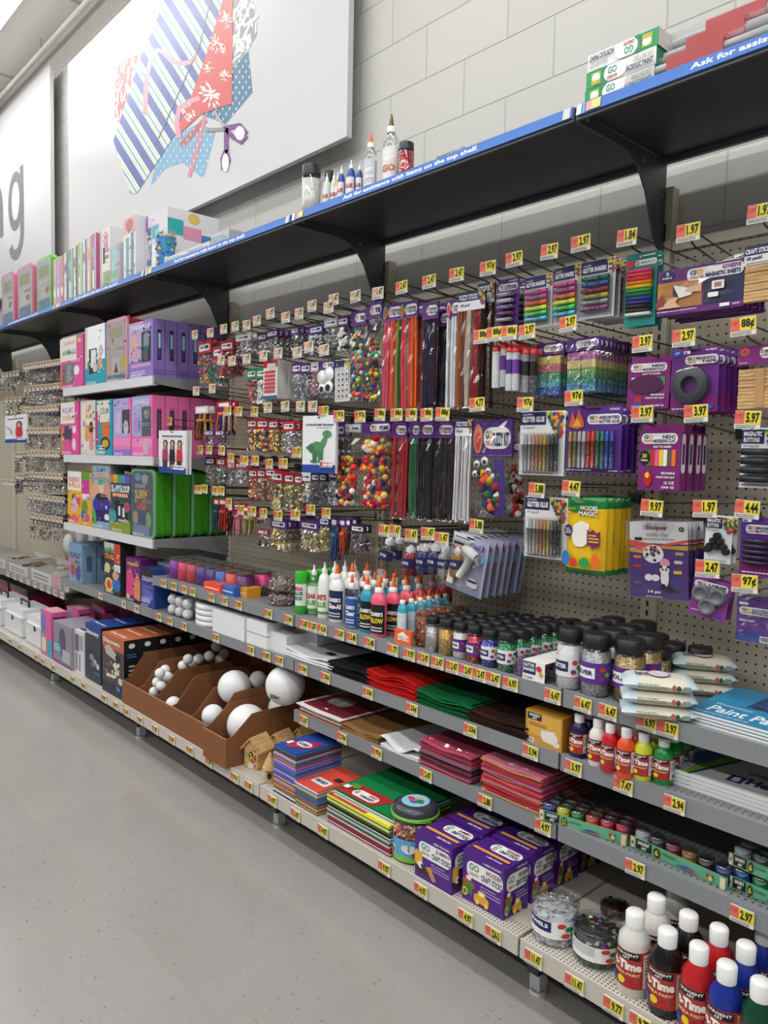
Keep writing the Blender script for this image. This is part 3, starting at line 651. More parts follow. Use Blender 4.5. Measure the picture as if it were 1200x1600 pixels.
def b_glue_ass(root, w, h):
    m, F = card(root, w, h, P('5a2a8c')); F.text('10 PACK!', .78, .935, .95, .965, WH); goband(F, .38, .73, .99, .88, ['ASSORTED', 'GLITTER GLUE']); 
    F.poly([(.04, .7), (.1, .95), (.16, .8), (.22, .96), (.3, .82), (.33, .7), (.2, .66)], P('d8603a')); F.poly([(.1, .7), (.2, .84), (.28, .7)], P('e8a83a')); F.fine(.03, .02, .5, .06, WH, 1); F.fine(.8, .02, .97, .05, WH, 1); m.build('card', root)
    tubes10(root, w, h, ['a8873a', '8f7a3f', 'a8a9ad', 'b4b5b8', 'c02f2a', 'd23a30', '14704f', '0f6a55', '2348b0', '2040a0'], -h*.37, -h*.93)
    m = MB(); m.box(-w*.47, -.017, -h*.96, w*.47, -.0018, -h*.34, CLR); m.build('blister', root)
def b_foampack(root, w, h, cols):
    header(root, w, h*.22, PUR, ['GLITTER PACK'])
    for i, c in enumerate(cols):
        for sx in (-1, 1):
            z = -h*(.26+.7*i/len(cols)); m = MB(); m.T = Matrix.Translation((sx*w*.22, -.006, z)); m.box(-w*.2, -.006, -h*.6/len(cols)-.004, w*.2, .004, 0, GLIT(c, 'ffffff', 500, .2)); m.build('glitter_slab', root)
    pouch(root, w, h, .03, BAGF, .003, 8)
def b_glittertube(root, w, h, body='eeeeee', cap='c8222a', band=None):
    m = MB(); r_ = w/2; m.lathe([(r_*.9, -h), (r_, -h+.004), (r_, -h*.14)], GLIT(body, 'ffffff', 700, .3), n=14); 
    if band: m.lathe([(r_*1.02, -h*.62), (r_*1.02, -h*.3)], P(band), n=14, cap=False)
    m.build('tube', root); m = MB(); m.lathe([(r_*1.08, -h*.14), (r_*1.08, -h*.03), (r_*.7, 0)], P(cap, .3), n=14); m.tube([(0, 0, -.002), (0, 0, .014)], .002, P(cap, .3)); m.build('cap', root)
def b_magbuttons(root, w, h, bars_=False):
    m, F = card(root, w, h, P('ececee')); F.rect(0, .74, .62, .97, NAVY); F.text('MAGNETIC', .06, .86, .56, .94, WH, .04); F.text('BUTTONS', .06, .76, .5, .84, WH, .04); F.text('18 magnets', .06, .67, .5, .72, NAVY, 0); hexes(F, .6, .62, 1, .98, 5, 3); F.fine(.05, .03, .9, .07, GRY, 1)
    m.build('card', root)
    if bars_:
        for i in range(4): m = MB(); m.tube([(-w*.42, -.012, -h*(.4+.15*i)), (w*.45, -.012, -h*(.4+.15*i))], h*.06, P('26282c', .4), 10); m.build('magnet_stack', root)
    else:
        for x, z in ((0, .42), (-.13, .53), (.13, .53), (-.26, .65), (0, .65), (.26, .65), (.36, .74), (-.33, .72)): 
            m = MB(); m.T = Matrix.Translation((x*w, -.001, -z*h)) @ Matrix.Rotation(math.pi/2, 4, 'X'); m.lathe([(w*.13, 0), (w*.13, .012), (w*.11, .014)], P('1c1d20', .4), n=14); m.build('magnet', root)
def b_purplemag(root, w, h):
    m, F = card(root, w, h, P('5a2a86')); F.rect(0, 0, 1, .3, PLUM); F.rect(.05, .91, .3, .955, WH); F.rect(.07, .92, .2, .945, BLU); goband(F, .15, .72, .99, .87, ['MAGNETIC', 'BUTTONS']); F.fine(.1, .05, .9, .09, WH, 1); m.build('card', root)
    for i in range(5): m = MB(); m.tube([(-w*.36, -.012, -h*(.4+.09*i)), (w*.4, -.012, -h*(.4+.09*i))], h*.035, P('34253c', .35), 8); m.build('magnet_stack', root)
def b_bigmag(root, w, h):
    m, F = card(root, w, h, P('8a3a90')); goband(F, .05, .72, .95, .92, ['LARGE', 'EXTRA STRENGTH']); F.fine(.08, .12, .6, .16, WH, 1); F.ell(.82, .12, .05, .04, BLU); m.build('card', root)
    for x, z in ((-.22, .4), (.22, .4), (0, .7)):
        m = MB(); m.T = Matrix.Translation((x*w, -.001, -z*h)) @ Matrix.Rotation(math.pi/2, 4, 'X'); m.lathe([(w*.24, 0), (w*.22, .012), (w*.14, .013), (w*.14, .011), (.001, .011)], P('6d6e74', .4), n=20); m.build('magnet', root)
def b_magstrips(root, w, h):
    m, F = card(root, w, h, P('5a2a86')); F.rect(0, 0, 1, .2, P('2a3f9a')); F.rect(.06, .82, .3, .88, WH); goband(F, .08, .6, .98, .78, ['ADHESIVE', 'MAGNETIC', 'STRIPS']); F.fine(.1, .45, .5, .5, WH, 2); F.ell(.85, .42, .08, .07, P('8a6fa8')); F.bars(.64, .03, .95, .17); m.build('card', root)
    pouch(root, w*1.02, h*1.12, .01, BAGF, .003, 5, top=h*.1)
def b_magic(root, w, h):
    q_ = 12; m = MB(); vs_, fs_ = [], []; d = .03
    Y = P('f0c21c', .25); G = P('1c7a3a', .2)
    for (za, zb, c) in ((0, -.14, G), (-.14, -.93, Y), (-.93, -1, G)):
        vs_ = []; fs_ = []; n = 8; rows = 5
        for j in range(rows+1):
            z = za+(zb-za)*j/rows; t_ = max(0, 1-abs(2*(-z)-1)**4)**.5
            for i in range(n+1): a = 2*i/n-1; vs_.append((a*w/2, -d/2*t_*(1-a**4)-.001, z*h))
            for i in range(n+1): a = 1-2*i/n; vs_.append((a*w/2, d/2*t_*(1-a**4), z*h))
        L = 2*(n+1)
        for j in range(rows):
            for i in range(L): fs_.append((j*L+i, (j+1)*L+i, (j+1)*L+(i+1) % L, j*L+(i+1) % L))
        m.add(vs_, fs_, c, True)
    m.build('foil_pouch', root)
    m = MB(); F = fr(m, w, h, -d/2-.0015); F.l = .0006
    F.ell(.3, .845, .22, .045, P('2f8a3a')); F.text('MODEL', .42, .83, .88, .89, BK, .06); F.text('MAGIC', .38, .76, .86, .82, BK, .06); F.text('MODEL', .415, .833, .875, .893, WH, .03); F.text('MAGIC', .375, .763, .855, .823, WH, .03)
    F.poly([(.25, .42), (.2, .56), (.28, .64), (.45, .7), (.66, .66), (.64, .42), (.5, .36), (.34, .36)], P('f3eee0')); F.ell(.14, .56, .11, .08, P('3a2a5a')); F.fine(.07, .52, .22, .6, WH, 3)
    F.poly([(.62, .6), (.68, .56), (.76, .6), (.84, .55), (.95, .58), (.95, .4), (.88, .36), (.84, .4), (.76, .33), (.7, .4), (.62, .38)], P('7a2460')); F.fine(.66, .42, .92, .54, YEL, 3)
    F.ell(.1, .2, .1, .1, P('2c7ac0')); F.ell(.3, .15, .1, .06, P('d8402a')); F.ell(.58, .16, .13, .07, P('2f9a4a')); F.ell(.85, .19, .1, .1, P('e8702a')); F.text('Crayola', .1, .835, .32, .865, YEL, .02)
    m.build('front_print', root)
def b_sculpey(root, w, h):
    m, F = card(root, w, h, P('4d2a7c'), hole=False); F.rect(0, .72, 1, 1, P('e6e5e6')); F.poly([(0, .68), (.4, .66), (1, .74), (1, .78), (.5, .7), (0, .76)], P('e0503f')); F.poly([(0, .6), (.3, .58), (.5, .66), (1, .64), (1, .7), (.4, .68), (0, .66)], P('c8a03a'))
    F.text('Sculpey', .28, .89, .66, .955, P('b02a3a'), .03); F.text('crafty clay', .3, .8, .68, .86, GRY, 0); F.fine(.25, .765, .8, .785, GRY, 1); F.ell(.9, .91, .045, .028, BK); F.text('8+', .88, .9, .92, .92, WH)
    for i, (x, y, c) in enumerate(((.16, .78, '1c1a1c'), (.16, .66, 'e8509a'), (.14, .54, 'e87a3a'), (.14, .42, 'c8242a'), (.14, .31, '3a2f7c'), (.14, .2, '1c7a4a'), (.86, .6, 'c8a06a'), (.84, .49, 'e8d2bc'), (.83, .36, 'f0c82a'), (.82, .24, '2448a8'), (.8, .12, '3a1f4c'))): F.k = 4; F.rr(x-.07, y-.025, x+.07, y+.015, P(c, .3), .4)
    F.ell(.42, .58, .18, .12, P('efeef0')); q_ = random.Random(4)
    for i in range(22): a = q_.uniform(0, 6.28); r_ = q_.random(); F.k = 6; F.ell(.42+.16*r_*math.cos(a), .58+.1*r_*math.sin(a), .028, .02, P(q_.choice(['d8502a', '2448a8', '17171a', '8a5a3a', '5a9ac8'])), 8)
    F.ell(.62, .46, .085, .07, P('e895b4')); F.ell(.34, .27, .07, .045, P('efe9f0')); F.ell(.46, .27, .07, .045, P('efe9f0')); F.ell(.62, .28, .07, .13, P('efeef0')); F.ell(.62, .38, .085, .055, P('f4f3f4')); F.ell(.56, .42, .025, .018, BK); F.ell(.68, .42, .025, .018, BK); F.ell(.59, .385, .018, .014, BK); F.ell(.65, .385, .018, .014, BK); F.ell(.6, .16, .05, .04, BK); F.ell(.7, .13, .05, .04, BK)
    F.text('14 pc', .34, .06, .56, .11, WH, .04); F.fine(.3, .015, .6, .035, WH, 1); m.build('printed_insert', root)
    m = MB(); m.box(-w*.52, -.014, -h*1.02, w*.52, -.0022, .006, CLR); m.box(-w*.2, -.02, -h*.1, w*.2, -.014, -.002, CLR2); m.build('clear_clamshell', root)
def b_gluegun(root, w, h):
    m, F = card(root, w, h, P('dfe1ea')); F.poly([(.4, 0), (1, 0), (1, 1), (.6, 1)], P('b9b4d8')); F.rect(0, 0, 1, .06, P('8fb0d0')); F.text('Cool', .5, .8, .78, .9, P('4a6ab0'), .04); F.text('A', .8, .78, .92, .92, P('7a4aa0')); F.fine(.08, .9, .5, .96, GRY, 1); F.ell(.2, .78, .12, .07, P('e2b89a')); F.rect(.06, .8, .34, .84, BK); F.ell(.2, .7, .13, .05, P('b0344a'))
    F.ell(.72, .2, .15, .1, P('e6eef4')); F.rect(.6, .22, .84, .26, BK); F.fine(.6, .1, .84, .15, GRY, 1); F.ell(.88, .66, .08, .07, P('7ac0e0')); m.build('card', root)
    m = MB(); I = P('eeede8', .25)
    m.tube([(-w*.05, -.02, -h*.22), (w*.12, -.02, -h*.24), (w*.32, -.02, -h*.3)], [.012, .017, .014], I, 10); m.tube([(w*.2, -.02, -h*.3), (w*.05, -.02, -h*.55), (-w*.08, -.02, -h*.72)], [.014, .013, .011], I, 10)
    m.tube([(w*.3, -.02, -h*.3), (w*.38, -.02, -h*.42), (w*.3, -.02, -h*.47)], .006, I, 8); m.build('glue_gun', root)
    m = MB()
    for i in range(4): m.tube([(-w*.36+i*.007, -.014, -h*.45), (-w*.4+i*.007, -.014, -h*.9)], .0036, P('f0e8cf', .2), 8)
    m.build('glue_sticks', root); m = MB(); m.box(-w*.47, -.036, -h*.95, w*.45, -.0018, -h*.12, CLR); m.build('blister', root)
def b_bottle(root, w, h, body, cap='e8e8ea', lab='20265e'):
    r_ = w/2; m = MB(); m.lathe([(r_*.9, -h), (r_, -h*.97), (r_, -h*.36), (r_*.75, -h*.26), (r_*.5, -h*.22)], GLIT(body, 'ffffff', 600, .4) if body != 'clear' else CLR2, n=16); m.build('bottle', root)
    m = MB(); m.lathe([(r_*.62, -h*.24), (r_*.62, -h*.1), (r_*.3, -h*.05), (r_*.12, 0)], P(cap, .3), n=14); m.build('cap', root)
    m = MB(); C = Cyl(m, (0, 0, 0), r_+.0004, -h*.75, h*.32); C.rect(0, 0, 1, 1, P(lab)); C.text('GLITTER', .28, .35, .72, .65, WH); C.rect(.05, .1, .2, .5, WH); m.build('label', root)
def b_headbag(root, w, h, hcol, cols, n, r_, shape='ball', hh=.28, matf=None, top=None):
    m = MB(); m.box(-w/2, -.006, -h*hh, w/2, .002, 0, P(hcol)); F = fr(m, w, h*hh, -.006); F.rr(.12, .2, .88, .7, WH, .3); F.rect(.2, .4, .5, .58, P('8f8f96')); F.rect(.55, .35, .8, .6, NAVY); m.build('header_card', root)
    cs = [(matf or P)(c) for c in cols]; heap(root, w*.94, h*(top or (1-hh-.02)), .024, cs, n, r_, -h*(1-(top or (1-hh-.02)))+.002, shape=shape, name='contents', seed=int(w*1e5) % 97)
    pouch(root, w, h*(1-hh)+.006, .028, BAGF, .003, int(h*1e4) % 31, top=-h*hh+.003)
def b_cord(root, w, h, cols, hcol='b02430'):
    m = MB(); m.box(-w*.4, -.006, -h*.2, w*.4, .002, 0, P(hcol)); F = fr(m, w*.8, h*.2, -.006); F.rr(.15, .2, .85, .75, WH, .3); m.build('header_card', root)
    for i, c in enumerate(cols):
        x = -w*.4+w*.8*(i+.5)/len(cols); m = MB(); m.tube([(x*.5, 0, -h*.18), (x*.7, -.006, -h*.35), (x*1.2, -.008, -h*.75), (x*1.1-.006, -.006, -h*.96), (x*.9-.014, 0, -h*.9), (x*.5, .004, -h*.4)], .0032, P(c, .5), 6); m.build('cord_loop', root)
    m = MB(); m.tube([(-w*.3, -.004, -h*.4), (w*.3, -.004, -h*.4)], .008, P(cols[0]), 6); m.build('wrap', root)
# ================================================================ packs on hooks
def horizon(u): return 694+(u-600)*-.0
def hang(b, name, label, cat, bb, *a, n=0, dy=.022, y=-.30, short=None, group=None, rot=None, dx=0, dz=0, **kw):
    u0, v0, u1, v1 = bb; h0 = 694
    x0 = uy(u0, (v0+v1)/2, y).x; x1 = uy(u1, (v0+v1)/2, y).x
    zt = uy(u1 if v0 < h0 else u0, v0, y).z; zb = uy(u0 if v1 < h0 else u1, v1, y).z
    sh = short or name.replace('_', ' ')
    t = thing(name, label, cat, ((x0+x1)/2, y, zt), 0, group, sh, rot or (0, R.uniform(-.02, .02), R.uniform(-.03, .03)))
    b(t, x1-x0, zt-zb, *a, **kw)
    if n: behind(t, n, dy, sh, group or sh+' hanging on one hook', dx, dz)
    return t
def fuzzy(t, w, h, cols, n=14, hcol='56237a', lines=('FUZZY STICKS',), hh=.16, navy=False, art=None, jw=.9):
    header(t, w, h*hh, P(hcol), list(lines), navy=navy, art=art)
    sticks(t, w*jw, h*(1-hh)-.004, [P(c, .75, 0, .2) for c in cols], n, -h*hh, .0036, d=.022, seed=len(cols)*7+n)
    pouch(t, w, h*(1-hh)+.004, .032, BAGF, .0035, n, top=-h*hh+.003)
H = hang
H(b_woodpack, 'craft_stick_pack', 'pack of flat wooden craft sticks with navy and white 50 pack header', 'craft sticks', (1166, 380, 1212, 470), True, short='fifty pack of wooden sticks')
H(b_magsheets, 'magnetic_sheet_pack', 'purple adhesive magnetic sheets pack in a clear bag picturing two hands', 'magnetic sheets', (1027, 387, 1165, 497), n=4, dy=.03, short='adhesive magnetic sheets')
H(b_clayteal, 'modeling_clay_card', 'teal carded set of twelve modeling clay sticks in rainbow order', 'modeling clay', (977, 390, 1026, 512), n=1, dy=.03, short='teal card of clay sticks')
H(b_shakers, 'glitter_shaker_card', 'navy headed card of metallic glitter shakers from dark green to pink', 'glitter', (908, 400, 961, 500), ['0f6a4a', '2a56b0', '8c2030', 'b09a3a', '8f8f92', '8a3a7a'], n=4, dy=.03, short='metallic glitter shakers')
H(b_shakers, 'glitter_shaker_card', 'navy headed card of neon glitter shakers, right one of two alike', 'glitter', (865, 411, 907, 508), ['e0489a', 'b0569f', 'f0663a', 'd8e83a', '2fcf5a', '4ab8e0'], short='right card of neon glitter shakers')
H(b_shakers, 'glitter_shaker_card', 'navy headed card of neon glitter shakers, left one of two alike', 'glitter', (820, 426, 862, 515), ['e0489a', 'b0569f', 'f0663a', 'd8e83a', '2fcf5a', '4ab8e0'], short='left card of neon glitter shakers')
H(b_smallshakers, 'glitter_shaker_card', 'purple card of small silvery glitter shakers beside the fuzzy sticks', 'glitter', (777, 432, 811, 514), n=1, dy=.06, short='small purple card of glitter shakers')
H(fuzzy, 'fuzzy_stick_bag', 'bag of brown fuzzy sticks with dark pine patterned white header', 'fuzzy sticks', (745, 440, 772, 640), ['4a2c1c', '3a2218'], 12, navy=True, y=-.27, short='dark brown fuzzy sticks')
H(fuzzy, 'fuzzy_stick_bag', 'bag of brown, tan and red fuzzy sticks under a white 100 pack header', 'fuzzy sticks', (716, 452, 757, 638), ['a8623a', '8a4a2a', 'd0c4b4', 'c9bba8', 'b81f2a', 'a01c28', '3a1a18'], 18, navy=True, short='brown tan and red fuzzy sticks')
H(fuzzy, 'fuzzy_stick_bag', 'bag of white fuzzy sticks under a purple header with a pink bunny', 'fuzzy sticks', (698, 466, 722, 640), ['e9ecf2', 'dfe3ec'], 12, art=P('e8a8b8'), short='white fuzzy sticks with bunny header')
H(fuzzy, 'fuzzy_stick_bag', 'bag of black fuzzy sticks hanging between white and navy ones', 'fuzzy sticks', (683, 484, 702, 640), ['17171a', '1f1c1f'], 10, y=-.27, short='upper black fuzzy sticks')
H(fuzzy, 'fuzzy_stick_bag', 'bag of navy fuzzy sticks with a plain purple header', 'fuzzy sticks', (660, 470, 684, 640), ['1a2456', '16204a', '3a1c3a'], 12, n=2, dy=.04, short='navy fuzzy sticks')
H(fuzzy, 'fuzzy_stick_bag', 'bag of orange and coral fuzzy sticks, purple watermelon header, right of its twin', 'fuzzy sticks', (625, 468, 652, 640), ['e8465a', 'ee5a5a', 'f0662a', 'f06a20'], 14, art=P('6aa84a'), n=2, dy=.05, short='right bag of orange fuzzy sticks')
H(fuzzy, 'fuzzy_stick_bag', 'bag of pink and orange fuzzy sticks under a watermelon header, pinkest of the fuzzy sticks', 'fuzzy sticks', (599, 472, 628, 642), ['e8607a', 'ee5a64', 'f2705a', 'f0662a', '4a9a3a'], 15, art=P('6aa84a'), short='left bag of pink and orange fuzzy sticks')
POMS = ['e8402a', 'f06a3a', 'f2c83a', 'f2ecdc', 'c81f2e', '1c2b6c', '1c1c22', '2a7a3a', 'e8c46a', 'b81f4a']
NEON = ['e84a8a', 'b8e04a', '2a6ac8', 'f2643a', '3ac87a', 'f0e04a', 'e8e8ea']
def pombag(t, w, h, cols, n, r_, hcol='56237a', hh=.16, top=None, art=None):
    header(t, w, h*hh, P(hcol), ['POMS'], art=art)
    heap(t, w*.92, h*(top or .8), .05, [P(c, .85, 0, .1) for c in cols], n, r_, -h*(1-(top or .8))+.004, name='pompoms', seed=n)
    pouch(t, w, h*(1-hh), .06, BAGF, .004, n, top=-h*hh+.003)
H(pombag, 'pompom_bag', 'tall bag of tinsel pompoms with a white and purple header', 'pompoms', (571, 470, 597, 630), ['d8d84a', '1f4aa8', '3ab86a', 'e86a2a', 'c02a3a', 'e9e9ec', '5a1f3a'], 60, .008, top=.6, short='tinsel pompoms')
H(pombag, 'pompom_bag', 'tall narrow bag of neon pompoms left of the tinsel pompoms', 'pompoms', (549, 484, 572, 626), NEON, 60, .0085, short='neon pompoms', n=1, dy=.066)
# second row, right half
H(b_glittertube, 'glitter_glue_tube', 'white glitter tube with red cap hanging alone', 'glitter glue', (770, 540, 781, 607), 'f0f0f2', 'c8222a', y=-.33, short='white red-capped tube')
for i, (u, v, c, bd, nm) in enumerate(((788, 535, 'c9ccd0', '56237a', 'silver glitter tube with purple band and red cap'), (797, 541, 'eceef0', '4a2a7a', 'white glitter tube with purple band and red cap'), (806, 541, 'e4e6ea', '6a3a9a', 'pale glitter tube with purple band and red cap, rightmost of three'), (822, 544, 'a8aaae', '17171a', 'silver glitter tube with black band and red cap'), (834, 544, '55565a', '17171a', 'dark glitter tube with black band and red cap'))):
    H(b_glittertube, 'glitter_glue_tube', nm, 'glitter glue', (u-5, v, u+5, v+70), c, 'c8222a', bd, y=-.33, n=2, dy=.035, short=nm.split(' and red')[0])
PAST = ['e8d06a', 'e0708a', '4aa86a', '5ab8c8', '3a6ab8']
H(b_foampack, 'glitter_pack', 'film pack of pastel glitter slabs with purple header, left of its twin', 'glitter', (838, 533, 882, 622), PAST, n=2, dy=.03, short='left pack of pastel glitter slabs')
H(b_foampack, 'glitter_pack', 'film pack of glitter slabs with purple header, yellow, green and blue', 'glitter', (886, 525, 937, 617), ['c86ab0', 'e8d08a', '7ab85a', '2a9a7a', '4a9ac8'], n=9, dy=.022, short='right pack of glitter slabs')
H(b_clay, 'modeling_clay_box', 'purple modeling clay box with four colour window, 1.1 pound', 'modeling clay', (982, 553, 1047, 640), short='small purple clay box', n=1, dy=.035)
H(b_magtape, 'magnetic_tape_card', 'purple card of black magnetic tape roll under a clear dome', 'magnetic tape', (1049, 540, 1122, 645), n=4, dy=.03, short='magnetic tape card')
H(b_woodpack, 'craft_stick_pack', 'banded bundle of jumbo wooden sticks with plum header, at the right edge', 'craft sticks', (1155, 538, 1212, 640), False, short='banded bundle of wooden sticks')
# third row
H(b_glue_met, 'glitter_glue_card', 'white and navy card of ten metallic glitter glue tubes, upper one', 'glitter glue', (812, 641, 883, 744), n=1, dy=.02, short='upper card of metallic glitter glue')
H(b_glue_ass, 'glitter_glue_card', 'purple card of ten assorted glitter glue tubes with flame picture', 'glitter glue', (886, 633, 971, 740), n=3, dy=.03, short='card of assorted glitter glue')
H(b_clay, 'modeling_clay_box', 'purple modeling clay box with twenty colours and a red parrot, 13 ounce', 'modeling clay', (998, 662, 1063, 768), True, n=3, dy=.04, short='large purple clay box')
H(b_magbuttons, 'magnet_pack', 'white and navy magnetic buttons card with black stacked rods', 'magnets', (1158, 668, 1215, 764), True, short='magnetic button rods card')
# fourth row
H(b_glue_met, 'glitter_glue_card', 'white and navy card of ten metallic glitter glue tubes, lower one', 'glitter glue', (820, 775, 886, 877), short='lower card of metallic glitter glue')
H(b_magic, 'modeling_dough_pouch', 'yellow and green foil pouch of white modeling dough', 'modeling dough', (886, 775, 948, 902), n=4, dy=.032, short='yellow modeling dough pouch')
H(b_sculpey, 'clay_kit', 'purple and white clay kit with panda picture in a clear clamshell', 'modeling clay', (981, 812, 1072, 942), n=4, dy=.02, short='panda clay kit', rot=(0, -.06, 0))
H(b_magbuttons, 'magnet_pack', 'white and navy card of eighteen round black magnetic buttons', 'magnets', (1102, 805, 1144, 882), n=1, dy=.03, short='card of round magnetic buttons')
H(b_purplemag, 'magnet_pack', 'tall purple card of stacked magnetic buttons at the right edge', 'magnets', (1156, 806, 1212, 905), short='purple card of stacked magnets')
H(b_bigmag, 'magnet_pack', 'tilted purple card of three large grey magnets', 'magnets', (1083, 902, 1142, 972), n=1, dy=.04, short='card of large grey magnets', rot=(0, .12, 0))
H(b_magstrips, 'magnet_pack', 'purple card of adhesive magnetic strips in a clear bag', 'magnets', (1150, 930, 1212, 1010), n=2, dy=.02, short='adhesive magnetic strips')
# middle, third row
H(pombag, 'pompom_bag', 'large bag of mixed pompoms half full, beside the dinosaur card', 'pompoms', (530, 662, 564, 796), POMS, 95, .0105, 'b9bdb8', .1, .62, short='half full pompom bag')
H(pombag, 'pompom_bag', 'large bag of red, white and yellow pompoms next to the red fuzzy sticks', 'pompoms', (566, 658, 611, 800), POMS[:6]+POMS[8:], 110, .0115, '56237a', .14, .84, n=1, dy=.07, short='full pompom bag')
H(fuzzy, 'fuzzy_stick_bag', 'bag of bright red fuzzy sticks in the lower row', 'fuzzy sticks', (613, 660, 636, 812), ['b81c28', 'a81824', 'c42430'], 13, short='red fuzzy sticks')
H(fuzzy, 'fuzzy_stick_bag', 'bag of dark red fuzzy sticks behind the bright red ones', 'fuzzy sticks', (634, 660, 650, 811), ['6c1a20', '80202a'], 8, y=-.26, short='dark red fuzzy sticks')
H(fuzzy, 'fuzzy_stick_bag', 'bag of green fuzzy sticks squeezed beside the black ones', 'fuzzy sticks', (640, 660, 656, 811), ['1c7a4a', '16663c'], 8, short='green fuzzy sticks')
H(fuzzy, 'fuzzy_stick_bag', 'bag of black fuzzy sticks in the lower row', 'fuzzy sticks', (653, 659, 678, 815), ['141416', '1c1c1e'], 13, n=1, dy=.05, short='lower black fuzzy sticks')
H(fuzzy, 'fuzzy_stick_bag', 'bag of very dark brown fuzzy sticks in the lower row', 'fuzzy sticks', (678, 659, 709, 816), ['241a18', '2c201c'], 15, n=1, dy=.05, short='lower dark brown fuzzy sticks')
H(fuzzy, 'fuzzy_stick_bag', 'bag of white fuzzy sticks with navy and white header, lower row', 'fuzzy sticks', (711, 655, 738, 818), ['dfdfe0', 'e9e8e6'], 13, navy=True, short='lower white fuzzy sticks')
def b_party(t, w, h):
    header(t, w, h*.38, P('4d2378'), ['FUZZY KIT'], art=P('d88a5a'))
    heap(t, w*.6, h*.5, .05, [P(c, .85, 0, .1) for c in POMS[:8]], 40, .0115, -h*.48, name='pompoms', seed=3)
    m = MB(); t2 = MB()
    o = MB()
    for i in range(9): o.tube([(w*.1+i*.004, -.01, -h*.4), (w*.16+i*.004, -.014, -h*.7), (w*.1+i*.005, -.01, -h*.97)], .0034, P('4a2a8a', .75), 5)
    o.build('fuzzy_sticks', t)
    for sx, sz, r_ in ((-.3, .45, .012), (-.1, .42, .014), (-.34, .55, .011), (.0, .52, .01)):
        m = MB(); m.T = Matrix.Translation((w*sx, -.02, -h*sz)) @ Matrix.Rotation(math.pi/2, 4, 'X'); m.lathe([(r_, 0), (r_*.9, .004), (.001, .005)], P('f2f2f2', .2), n=12); m.lathe([(r_*.5, .0052), (.001, .0054)], BK, c=(.002, -.003, 0), n=10, cap=False); m.build('googly_eye', t)
    pouch(t, w, h, .07, BAGF, .005, 17)
H(b_party, 'craft_kit_bag', 'big clear bag of pompoms, googly eyes and purple fuzzy sticks, purple top', 'craft kit', (739, 655, 800, 812), short='pompom and fuzzy stick kit')
H(pombag, 'googly_eye_bag', 'bag of googly eyes and pompoms half hidden by the glitter glue cards', 'googly eyes', (796, 690, 822, 812), ['f0f0f0', '17171a', 'f0f0f0', 'c8202c', 'd84a3a'], 60, .009, '56237a', .14, .7, y=-.2, short='googly eye bag')
H(b_gluegun, 'glue_gun_card', 'blister card of a white mini glue gun with glue sticks', 'glue gun', (708, 835, 765, 934), n=6, dy=.034, short='white glue gun card', rot=(0, .17, 0))
for u, v, c, nm in ((611, 838, 'clear', 'clear tilted bottle of glitter glue on a hook'), (642, 850, '9a1c2c', 'red bottle of glitter glue on a hook'), (664, 848, '1a2a6c', 'navy bottle of glitter glue on a hook, left of two'), (681, 848, '16244f', 'navy bottle of glitter glue on a hook, right of two'), (697, 851, 'a9acb0', 'silver bottle of glitter glue on a hook'), (716, 852, 'b88a2a', 'gold bottle of glitter glue beside the glue gun card')):
    H(b_bottle, 'glitter_glue_bottle', nm, 'glitter glue', (u-9, v, u+9, v+50), c, n=2 if u > 630 else 1, dy=.05, dz=.002, y=-.3, short=nm.split(' on a')[0].split(' beside')[0], rot=(0, .22 if u < 620 else .04, 0))
